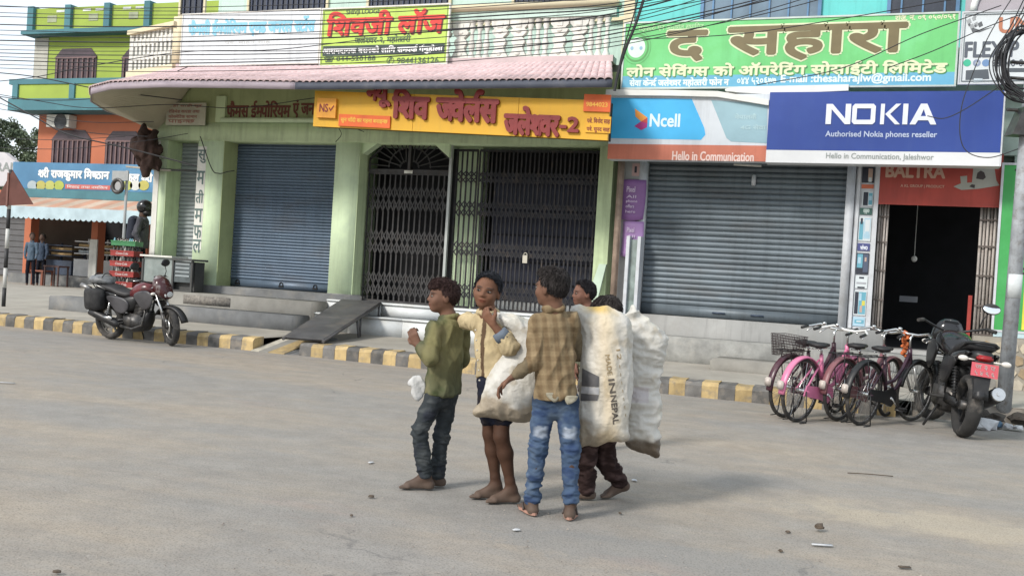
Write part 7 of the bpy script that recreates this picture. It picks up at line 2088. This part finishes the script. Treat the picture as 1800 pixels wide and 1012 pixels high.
for px in (40, 158, 246): part('shop_pillar', ORN, fb, (fX(px, 420), fX(px + 11, 420), YFAR + .05, YFAR + .4, .4, 3.4))
for px in (161,): part('pillar_base', WHITEP, fb, (fX(px - 4, 450), fX(px + 9, 450), YFAR - .02, YFAR + .03, .42, 1.7))
# shop sign with lettering
bx = (fX(48, 315), fX(48, 315) + 7.3, fZ(337, 150), fZ(291, 150))
s = sgn('sweet_shop_sign', 'long blue sweet shop signboard with white letters and round food pictures', bx, YFAR - .6)
Yq = YFAR - .62
quad_plate('panel', M('flex_skyblue', (.075, .20, .34), .5, var=.2, scale=.8, dirt=(.18, .34, .46), dirt_amt=.5, dirt_scale=.8), s, bx, Yq, .06)
text_obj('{श}री राजकुमार िम{ष}ठान', tbox(68, 296, 192, 318, Yq), Yq - .01, WHT, s, bold=.045); text_obj('फुल {श}री', tbox(222, 302, 268, 324, Yq), Yq - .01, WHT, s, bold=.045)
quad_plate('red_strip', ink('farred', (.50, .12, .10)), s, tbox(115, 325, 194, 333, Yq), Yq - .01, .004)
text_obj('िमठाइ तथा नमिकन', tbox(118, 326, 190, 332, Yq), Yq - .016, WHT, s)
for px, cl in ((57, (.35, .40, .42)), (72, (.40, .36, .10)), (88, (.42, .42, .12)), (104, (.36, .40, .08)), (209, (.30, .30, .30)), (224, (.40, .42, .12)), (238, (.55, .56, .52)), (253, (.42, .38, .10))):
    c = ony(px, 326, Yq); disc('food_picture', ink('food%d' % px, cl), .0, .21, Yq - .012, c.x, c.z, .75)
part('sign_beam', TEAL, fb, (L0, R0, YFAR - .8, YFAR - .1, bx[2] - .30, bx[2] - .02))
# striped awning, each stripe a panel
aw = empty('shop_awning', (-24, 25, 2.6), 'orange and white striped awning with scalloped edge on the sweet shop', 'awning')
x = fX(40, 365); k = 0; zA1, zA0 = fZ(345), fZ(372)
while x < R0:
    w = .42; AWM = M('awn_orange', (.46, .26, .18), .85, var=.25, scale=1, dirt=(.30, .22, .17), dirt_amt=.6, dirt_scale=1.5) if k % 2 else M('awn_pale', (.46, .36, .28), .85, var=.25, scale=1, dirt=(.30, .22, .17), dirt_amt=.6, dirt_scale=1.5)
    m = MB(); m.hexa([(x, YFAR - 1.9, zA0 - .02), (x + w, YFAR - 1.9, zA0 - .02), (x + w, YFAR - .3, zA1 - .02), (x, YFAR - .3, zA1 - .02), (x, YFAR - 1.9, zA0), (x + w, YFAR - 1.9, zA0), (x + w, YFAR - .3, zA1), (x, YFAR - .3, zA1)]); m.build('stripe', AWM, aw)
    m = MB(); m.prism([(x, zA0 - .005)] + [(x + w * t, zA0 - .34 - .06 * math.sin(math.pi * ((t * 2) % 1))) for t in np.linspace(0, 1, 13)] + [(x + w, zA0 - .005)], YFAR - 1.92, YFAR - 1.90); m.build('valance', M('awn_valance', (.40, .50, .54), .8, var=.2, scale=2), aw)
    x += w; k += 1
# counters and freezers in the shop
for i, (a, t, b, bt, mt_, lab, nm, ct) in enumerate(((130, 418, 166, 487, M('freezer_white', (.52, .53, .53), .4), 'white glass-front freezer in the sweet shop', 'freezer', 'freezer'), (172, 420, 205, 487, M('freezer_white', (.52, .53, .53), .4), 'white shelf cabinet in the sweet shop behind the crates', 'cabinet', 'cabinet'), (82, 425, 126, 480, M('case_blue', (.07, .09, .13), .3), 'dark sweets display case in the sweet shop', 'display_case', 'display case'))):
    Yc = YFAR + .8; x0, x1 = ony(a, 450, Yc).x, ony(b, 450, Yc).x; z1 = ony(a, t, Yc).z
    o = empty(nm, (x0, Yc, .42), lab, ct)
    part('body', mt_, o, (x0, x1, Yc, Yc + .7, .43, .43 + (z1 - .43) * .45))
    for q in range(3): part('shelf', mt_, o, (x0, x1, Yc, Yc + .6, .43 + (z1 - .43) * (.58 + q * .16), .43 + (z1 - .43) * (.61 + q * .16)))
    for q in range(2): part('goods', M('sweets%d' % (q + i), (.38, .26, .12) if q else (.30, .34, .36), .7, var=.5, scale=6), o, (x0 + .1, x1 - .1, Yc + .1, Yc + .5, .43 + (z1 - .43) * (.62 + q * .16), .43 + (z1 - .43) * (.69 + q * .16)))
    for xx in (x0, x1 - .06): part('post', mt_, o, (xx, xx + .06, Yc + .601, Yc + .66, .43 + (z1 - .43) * .45, z1))
for i, (a, b, py, mat_, lab) in enumerate(((62, 84, 478, M('stool_orange', (.22, .08, .05), .7), 'dull orange stool outside the sweet shop'), (85, 112, 470, M('table_red', (.07, .035, .03), .6), 'low dark brown table outside the sweet shop'))):
    Yc = 24.6; x0, x1 = ony(a, py, Yc).x, ony(b, py, Yc).x; z1 = ony(a, py - 4, Yc).z
    o = empty('table' if i else 'stool', ((x0 + x1) / 2, Yc, .1), lab, 'table' if i else 'stool')
    part('top', mat_, o, (x0, x1, Yc - .2, Yc + .25, z1 - .05, z1))
    for xx in (x0 + .02, x1 - .06):
        for yy in (Yc - .19, Yc + .2): part('leg', mat_, o, (xx, xx + .04, yy, yy + .04, .1, z1 - .05))
# two people at the shop
for i, (px, pd) in enumerate(((55, 23.9), (73, 24.6))):
    g = Vector((ony(px, 450, pd).x, pd, .1)); dpt = (g - CO).dot(FW)
    def W2(dx, dz, dd): return g + RT * dx + UPV * dz + FW * dd
    J = dict(head=W2(.0, 1.55, 0), neck=W2(0, 1.40, 0), shL=W2(-.15, 1.32, 0), shR=W2(.15, 1.32, 0), elL=W2(-.20, 1.05, 0), elR=W2(.20, 1.05, -.05), wrL=W2(-.14, .85, -.1), wrR=W2(.2, .85, -.15), hipL=W2(-.08, .85, 0), hipR=W2(.08, .85, 0), knL=W2(-.09, .46, -.03), knR=W2(.09, .46, 0), anL=W2(-.09, .07, 0), anR=W2(.1, .07, .04))
    sh_c = ((.09, .125, .165), (.055, .075, .11))[i]
    build_person('person', ('standing person in a pale blue shirt outside the sweet shop, left of two', 'standing person in a blue shirt and dark trousers outside the sweet shop, right of two')[i], dpt, J, dict(f=(-FW + RT * (.9 if i == 0 else -.6))), (.10, .06, .045), dict(shirt=(lambda v, q, n, c=sh_c: np.ones((len(v), 3)) * np.array(c)), legs=c_navy), h=.018, hs=1.05, thick=1.1, fine=False, seed=40 + i, loose=1.1, feet=(-FW, -FW))
# grey shuttered house and gabled sign at the far left edge
gh = empty('shuttered_house', (-33, 28, .1), 'low grey shuttered house at the far left edge', 'building')
part('wall', M('wall_tan', (.26, .23, .19), .9, var=.2, scale=1), gh, (-45, L0 - .15, YFAR + .4, YFAR + 6, .05, 3.0))
for k in range(12): part('shutter_slat', M('shutter_far', (.11, .11, .115), .6, var=.15), gh, (-40, L0 - .3, YFAR + .33, YFAR + .38, .3 + k * .2, .48 + k * .2))
part('fascia', ORN, gh, (-45, L0 - .14, YFAR - .3, YFAR + .3, 2.75, 3.2))
gs_ = empty('gabled_sign', (-30, 27, 3.2), 'white gabled sign with dark capitals at the far left edge', 'sign')
Yg = 27.0
m = MB(); pl = [ony(-60, 330, Yg), ony(46, 325, Yg), ony(46, 300, Yg), ony(8, 268, Yg), ony(-60, 262, Yg)]
m.prism([(p.x, p.z) for p in pl], Yg, Yg + .2); m.build('panel', M('gable_white', (.52, .52, .54), .7, var=.08), gs_)
text_obj('RAN', tbox(-6, 286, 32, 301, Yg), Yg - .01, GREYI, gs_, bold=.04)
# thin white pipe post at the crossing
m = MB(); pb = ony(216, 440, 20.0); m.tube([(pb.x, 20, .1), (pb.x, 20, ony(222, 300, 20).z)], .035, 10)
PGR = M('post_grey_far', (.30, .31, .31), .7, var=.2)
lp = empty('lamp_post', (pb.x, 20, .1), 'slim white post with a small plate in front of the sweet shop', 'post')
m.build('post', PGR, lp); c = ony(212, 309, 19.9); part('plate', PGR, lp, (c.x - .25, c.x + .25, 19.88, 19.92, c.z - .12, c.z + .12))
m = MB(); c = ony(207, 327, 19.9); m.torus((c.x, 19.9, c.z), .16, .05, 18, 8); m.build('meter_ring', ENG, lp)

# ---- trees far behind
LEAF = [M('leaf_a', (.065, .09, .05), .7, var=.4, scale=1.5, rand=.1), M('leaf_b', (.10, .13, .075), .7, var=.4, scale=1.5)]
BARK = M('bark', (.10, .08, .06), .9, var=.3, scale=6)
def tree(label, base, hgt, rad, seed):
    r2 = random.Random(seed); t = empty('tree', base, label, 'tree', 'trees behind the far houses')
    m = MB(); b = Vector(base); top = b + UPV * hgt * .6
    m.tube([b, b + UPV * hgt * .3 + RT * .2, top], [.28, .2, .1], 8)
    tips = []
    for k in range(9):
        a = 6.283 * k / 9 + r2.random(); s0 = b.lerp(top, .5 + .5 * r2.random()); e = s0 + Vector((math.cos(a), math.sin(a), .6 + r2.random() * .8)) * rad * r2.uniform(.5, .9)
        m.tube([s0, s0.lerp(e, .5) + UPV * .2, e], [.09, .06, .02], 6); tips.append(e)
    m.build('trunk', BARK, t)
    for li in (0, 1):
        V = []; F = []
        cl = [b + UPV * hgt * r2.uniform(.42, .98) + Vector((r2.gauss(0, .42), r2.gauss(0, .42), 0)) * rad for _ in range(26)] + tips
        for c_ in cl:
            rr = rad * r2.uniform(.22, .42)
            for _ in range(130):
                d = Vector((r2.gauss(0, 1), r2.gauss(0, 1), r2.gauss(0, .8))).normalized() * rr * r2.random() ** .4
                p = c_ + d; u = Vector((r2.gauss(0, 1), r2.gauss(0, 1), r2.gauss(0, 1))).normalized() * .11; w = u.cross(Vector((r2.gauss(0, 1), r2.gauss(0, 1), r2.gauss(0, 1)))).normalized() * .055
                i = len(V); V += [p - u, p + w, p + u, p - w]; F.append((i, i + 1, i + 2, i + 3))
        mm = MB(); mm.v = [tuple(p) for p in V]; mm.f = F; mm.m = [0] * len(F); mm.sm = [False] * len(F)
        me = bpy.data.meshes.new('crown'); me.from_pydata(mm.v, [], F); me.materials.append(LEAF[li]); link_mesh('crown', me, t)
def tb_(px, Yt): p = ony(px, 400, Yt); return (p.x, p.y, 0)
tree('slender dark tree rising left of the lime green building', tb_(34, 46), 8.6, 1.3, 2); tree('dark tree cut by the left edge of the picture', tb_(-8, 48), 9.3, 1.4, 5); tree('low pale tree behind the gabled sign', tb_(58, 50), 5.6, 1.8, 9)

# ================================================================== POLE, CABLES
PB = Vector((onz(1762, 742).x, onz(1762, 742).y, 0)); PT_ = ond(1812, 150, (PB - CO).dot(FW)); dr = (PT_ - PB).normalized()
up_ = empty('utility_pole', PB, 'grey steel utility pole leaning at the right edge of the street', 'pole')
m = MB(); m.tube([PB - dr * .1, PB + dr * 3.0, PB + dr * 8.5], [.082, .076, .06], 16); m.build('shaft', M('pole_steel', (.33, .35, .37), .7, metal=.1, var=.25, scale=6, dirt=(.17, .15, .13), dirt_amt=.95, dirt_scale=11, bump=.5, streak=.5), up_)
def ring_at(h, r, z, mat, nm, a0=-2.6, a1=.6):
    m = MB(); rr = []
    for a in np.linspace(a0, a1, 14):
        d_ = (-FW * math.cos(a) + RT * math.sin(a)); rr.append([PB + dr * z0 + d_ * (r + o_) for z0, o_ in ((h, 0), (h + z, 0), (h + z, .002), (h, .002))])
    m.loft(rr); return m.build(nm, mat, up_)
ring_at(1.42, .081, .27, M('paper_white', (.52, .55, .55), .8, var=.12, scale=12), 'pasted_paper', -1.4, 1.4)
m = MB()
for k in range(4): m.tube([PB + dr * (3.55 + k * .18) - RT * .25, PB + dr * (3.55 + k * .18) + RT * .3], .02, 6); m.build('cross_arm', ENG, up_); m = MB()
cl = empty('meter_hood', PB + dr * 2.95, 'dark metal box fixed to the utility pole', 'box')
m = MB(); c = ond(1800, 215, (PB - CO).dot(FW) - .15); m.hexa([c + RT * a + UPV * b + FW * e for a, b, e in ((-.12, -.14, 0), (.25, -.14, 0), (.25, -.14, .2), (-.12, -.14, .2), (.0, .18, 0), (.25, .18, 0), (.25, .18, .2), (.0, .18, .2))]); m.build('case', ENG, cl)
CAB = M('cable_black', (.02, .02, .023), .6, var=.2, scale=5)
def spline(pts, n=10):
    P = [Vector(p) for p in pts]; P = [P[0] * 2 - P[1]] + P + [P[-1] * 2 - P[-2]]; out = []
    for i in range(1, len(P) - 2):
        for k in range(n):
            t = k / n; a, b, c, d = P[i - 1], P[i], P[i + 1], P[i + 2]
            out.append(.5 * ((2 * b) + (c - a) * t + (2 * a - 5 * b + 4 * c - d) * t * t + (3 * b - a - 3 * c + d) * t ** 3))
    out.append(P[-2]); return out
cable_n = [0]
def cable(pp, Y, r, label, grp='overhead cables across the shopfronts'):
    """pp: pixels along the run; Y may vary along it"""
    Ys_ = Y if isinstance(Y, (list, tuple)) else [Y] * len(pp)
    pts = [ony(a, b, y) for (a, b), y in zip(pp, Ys_)]
    m = MB(); m.tube(spline(pts), r * 1.0, 5, caps=False)
    return tag(m.build('overhead_cable', CAB), label, 'cable', grp)
LB = 'thin black overhead cable strung across the upper shopfronts'
LT = 'thick black overhead cable strung across the upper shopfronts'
rc = random.Random(11)
runs = [  # y at x = -40, 300, 600, 900, 1120, end(x,y)
    (8, 20, 18, 4, -12, .006), (11, 14, 6, -10, -30, .006), (21, 27, 25, 8, -16, .006), (28, 33, 36, 20, 0, .007), (42, 47, 42, 26, 6, .010), (52, 57, 60, 44, 22, .006), (70, 74, 66, 44, 16, .011),
    (78, 82, 76, 56, 30, .006), (86, 90, 88, 66, 36, .006), (92, 97, 92, 72, 46, .008), (98, 106, 100, 80, 60, .006), (104, 112, 104, 84, 52, .009), (112, 118, 112, 92, 68, .006), (118, 126, 120, 100, 74, .006), (60, 66, 54, 34, 10, .006)]
runs.sort(key=lambda q: q[2])
ORDW = ('highest', 'second highest', 'third highest', 'fourth highest', 'fifth highest', 'sixth highest', 'seventh highest', 'middle', 'seventh lowest', 'sixth lowest', 'fifth lowest', 'fourth lowest', 'third lowest', 'second lowest', 'lowest')
CORD = ['%s of the %s black overhead cables where they pass the lodge sign' % (w_, 'long') for w_ in ORDW]
for k, (a, b, c_, d_, e_, rr) in enumerate(runs):
    s_ = (e_ - d_) / 220.
    cable([(-60, a), (140, a + (b - a) * .55 + 2), (300, b), (600, c_), (900, d_), (1120, e_), (1450, e_ - 70 - rc.random() * 40), (1840, e_ - 190 - rc.random() * 60)], [13.2, 13.0, 12.9, 12.8, 12.7, 12.6, 12.5, 12.4], rr, CORD[k])
# strands at the left that cross and drop
LCW = ['%s of the slack black cables where they enter at the left picture edge' % w_ for w_ in ('second highest', 'highest', 'fifth highest', 'third highest', 'fourth lowest', 'fourth highest', 'third lowest', 'second lowest', 'lowest')]
for kk, (pp, rr) in enumerate((([(-40, 147), (60, 136), (150, 118), (320, 92), (480, 88), (640, 70)], .008), ([(-40, 125), (60, 135), (180, 158), (320, 176)], .010), ([(-40, 165), (60, 176), (180, 172), (250, 150), (330, 118)], .008),
                 ([(-40, 150), (60, 205), (120, 236), (230, 262), (345, 292)], .013), ([(-40, 168), (70, 206), (150, 232), (260, 240)], .007), ([(-40, 160), (70, 178), (160, 190), (300, 184), (420, 190), (556, 172)], .007), ([(-40, 185), (50, 200), (160, 215), (270, 214)], .006), ([(-40, 240), (100, 246), (220, 240)], .006), ([(-40, 258), (110, 262), (250, 248), (330, 235)], .006))):
    cable(pp, [14.2] * len(pp), rr, LCW[kk], 'cables at the left corner')
cable([(352, 240), (372, 296), (385, 305), (400, 302), (412, 300)], 15.12, .009, 'short black cable looped on the green pillar', None)
cable([(1134, -10), (1118, 40), (1098, 90), (1086, 130), (1080, 160)], 13.2, .022, 'thick black cable bundle dropping beside the green board', None)
cable([(1124, -10), (1110, 40), (1092, 100), (1082, 150)], 13.25, .010, 'slim black cable beside the thick dropping bundle', None)
for pp, lab in (([(1110, 70), (1300, 60), (1500, 30), (1700, -5)], 'thin cable crossing the top of the big green board'), ([(1330, 150), (1480, 120), (1620, 60), (1760, 10)], 'thin cable rising across the right of the green board'), ([(1560, 120), (1640, 90), (1730, 50), (1810, 20)], 'thin cable between the green board and the pole'),
                ([(1790, -20), (1740, 60), (1706, 140), (1690, 190), (1688, 240), (1702, 268), (1740, 277), (1790, 262)], 'black cable looping down across the blue phone sign'), ([(1760, 150), (1700, 190), (1660, 208), (1630, 204)], 'frayed thin cable lying over the blue phone sign'), ([(590, 250), (600, 235), (590, 212), (640, 232)], 'thin wire at the pillar under the yellow sign')):
    cable(pp, 12.55 if pp[0][0] > 1000 else 15.0, .006, lab, None)
for k in range(11):     # coil of spare cable on the pole
    m = MB(); c0 = ond(1800 + rc.uniform(-6, 8), 112 + rc.uniform(-8, 8), (PB - CO).dot(FW) - .16 - .02 * (k % 4)); ra, rb_ = .25 + rc.uniform(-.05, .04), .36 + rc.uniform(-.06, .04)
    ph = rc.uniform(0, 6)
    m.tube([c0 + RT * (ra * math.cos(a) + .012 * math.sin(3 * a + ph)) + UPV * (rb_ * math.sin(a) + .012 * math.cos(2 * a + ph)) + FW * (.03 * math.sin(a + ph)) for a in np.linspace(0, 2 * math.pi, 33)[:-1]], .010, 5, closed=True)
    tag(m.build('cable_coil', CAB), 'black loop of spare cable coiled on the utility pole', 'cable', 'coiled cable loops on the pole')
for k in range(6):
    cable([(1850, -10 - 20 * k), (1810 - 6 * k, 40), (1775 - 7 * k, 75 + 6 * k), (1765 - 2 * k, 130 + 5 * k), (1800, 165 + 3 * k)], 12.3, .007, 'black cable strand hanging into the coil on the pole', 'strands into the cable coil')

# ================================================================== LITTER
PAP = M('paper_litter', (.46, .47, .48), .8, var=.15, scale=12); BLU = M('litter_blue', (.055, .11, .17), .7, var=.2, scale=9)
def crumple(nm, label, P, s, mat, seed, flat=.6, cat='litter', grp=None):
    r2 = random.Random(seed); bm = bmesh.new(); bmesh.ops.create_icosphere(bm, subdivisions=2, radius=1)
    for v in bm.verts:
        k = 1 + .45 * noise.noise(v.co * 2.1 + Vector((seed, 0, 0))) + .2 * noise.noise(v.co * 5 + Vector((0, seed, 0))); v.co = Vector((v.co.x * s[0] * k, v.co.y * s[1] * k, max(v.co.z, -.35) * s[2] * k))
    me = bpy.data.meshes.new(nm); bm.to_mesh(me); bm.free(); me.materials.append(mat)
    o = link_mesh(nm, me); o.location = P; o.rotation_euler = (0, 0, r2.uniform(0, 6)); return tag(o, label, cat, grp)
def lz(px, py, z): p = onz(px, py, z); return (p.x, p.y, p.z)
crumple('paper_litter', 'crumpled white paper at the foot of the utility pole', lz(1728, 748, .03), (.16, .12, .09), PAP, 1)
crumple('paper_litter', 'smaller crumpled white paper beside the black tyre', lz(1713, 748, .03), (.09, .06, .05), PAP, 2)
crumple('cloth_litter', 'dark blue rag among the litter by the pole', lz(1752, 747, .03), (.11, .06, .05), BLU, 3)
crumple('paper_litter', 'white paper scrap right of the blue rag', lz(1773, 750, .03), (.06, .05, .04), PAP, 4)
crumple('paper_litter', 'white paper scraps at the right edge below the pole', lz(1790, 752, .03), (.08, .05, .03), PAP, 6)
crumple('wrapper_litter', 'tan wrapper behind the white paper litter', lz(1712, 733, .06), (.08, .06, .06), M('wrap_tan', (.40, .31, .19), .8), 8)
for k, px in enumerate((1722, 1745, 1780, 1795)): crumple('soil_heap', ('dark soil clod behind the tan wrapper', 'dark soil clod behind the utility pole foot', 'dark soil clod right of the utility pole', 'dark soil clod at the right picture edge')[k], lz(px, 730 + (k % 2) * 6, .08), (.16, .12, .07), M('soil_dark', (.045, .038, .032), .95, var=.4, scale=20, bump=.8, bscale=40), 20 + k, cat='soil')
STO = M('stone_brown', (.085, .065, .048), .85, var=.3, scale=40, bump=.4, bscale=60)
crumple('stone', 'dark brown stone lying on the road at lower right', lz(1441, 926, .02), (.026, .021, .022), STO, 30, cat='stone')
for k, (px, py, s_, mt_, lab) in enumerate(((1385, 934, .012, STO, 'small dark pebble left of the brown stone'), (1372, 967, .012, STO, 'tiny dark pebble below the brown stone'), (908, 930, .016, PAP, 'small pale scrap in front of the flip-flops'), (652, 872, .014, STO, 'dark pebble on the road left of the boys'), (618, 905, .010, STO, 'tiny dark pebble at lower left of the boys'), (652, 812, .018, PAP, 'white paper scrap on the road left of the boys'), (1090, 901, .010, STO, 'dark pebble right of the flip-flops'), (1115, 843, .018, PAP, 'flat pale scrap beside the lifted foot'), (100, 1004, .013, STO, 'dark leaf scrap at the bottom left'))):
    crumple('pebble' if mt_ is STO else 'paper_scrap', lab, lz(px, py, .004), (s_ * 1.4, s_ * .9, s_ * (.7 if mt_ is STO else .3)), mt_, 40 + k, cat='pebble' if mt_ is STO else 'litter')
for px, py, a, lab in ((1445, 959, .055, 'white paint chip strip on the road at lower right'), (8, 673, .10, 'white paper strip at the left edge of the road'), (1590, 998, .03, 'dark twig scrap on the road at the bottom right')):
    p = onz(px, py); m = MB(); m.bevbox(-a, a, -.012, .012, 0, .006, .002); o = m.build('road_scrap', PAP if 'white' in lab else STO, loc=(p.x, p.y, .004)); o.rotation_euler = (0, 0, .35); tag(o, lab, 'litter')
p = onz(1540, 838); m = MB(); m.tube([(0, 0, .003), (.15, .01, .004), (.33, .0, .003)], .004, 5); o = m.build('twig', STO, loc=(p.x - .2, p.y, .004)); o.rotation_euler = (0, 0, .28); tag(o, 'thin dark stick lying on the road right of the boys', 'twig')
# fine grit scattered over the carriageway
r2 = random.Random(99); V = []; F = []
for _ in range(1300):
    px, py = r2.uniform(0, 1800), 640 + 372 * r2.random() ** .7
    p = onz(px, py)
    if p.y > 11.6: continue
    s_ = r2.uniform(.002, .006) * (1.6 if r2.random() < .06 else 1); i = len(V); a = r2.uniform(0, 6.28)
    for k in range(3): V.append((p.x + s_ * math.cos(a + 2.1 * k), p.y + s_ * math.sin(a + 2.1 * k), .001))
    V.append((p.x, p.y, s_ * .9)); F += [(i, i + 1, i + 3), (i + 1, i + 2, i + 3), (i + 2, i, i + 3)]
me = bpy.data.meshes.new('road_grit'); me.from_pydata(V, [], F); me.materials.append(M('grit', (.24, .21, .18), .9, var=.6, scale=30)); o = link_mesh('road_grit', me)
tag(o, 'fine grit and pebbles scattered over the dusty road', 'grit', None, 'stuff')
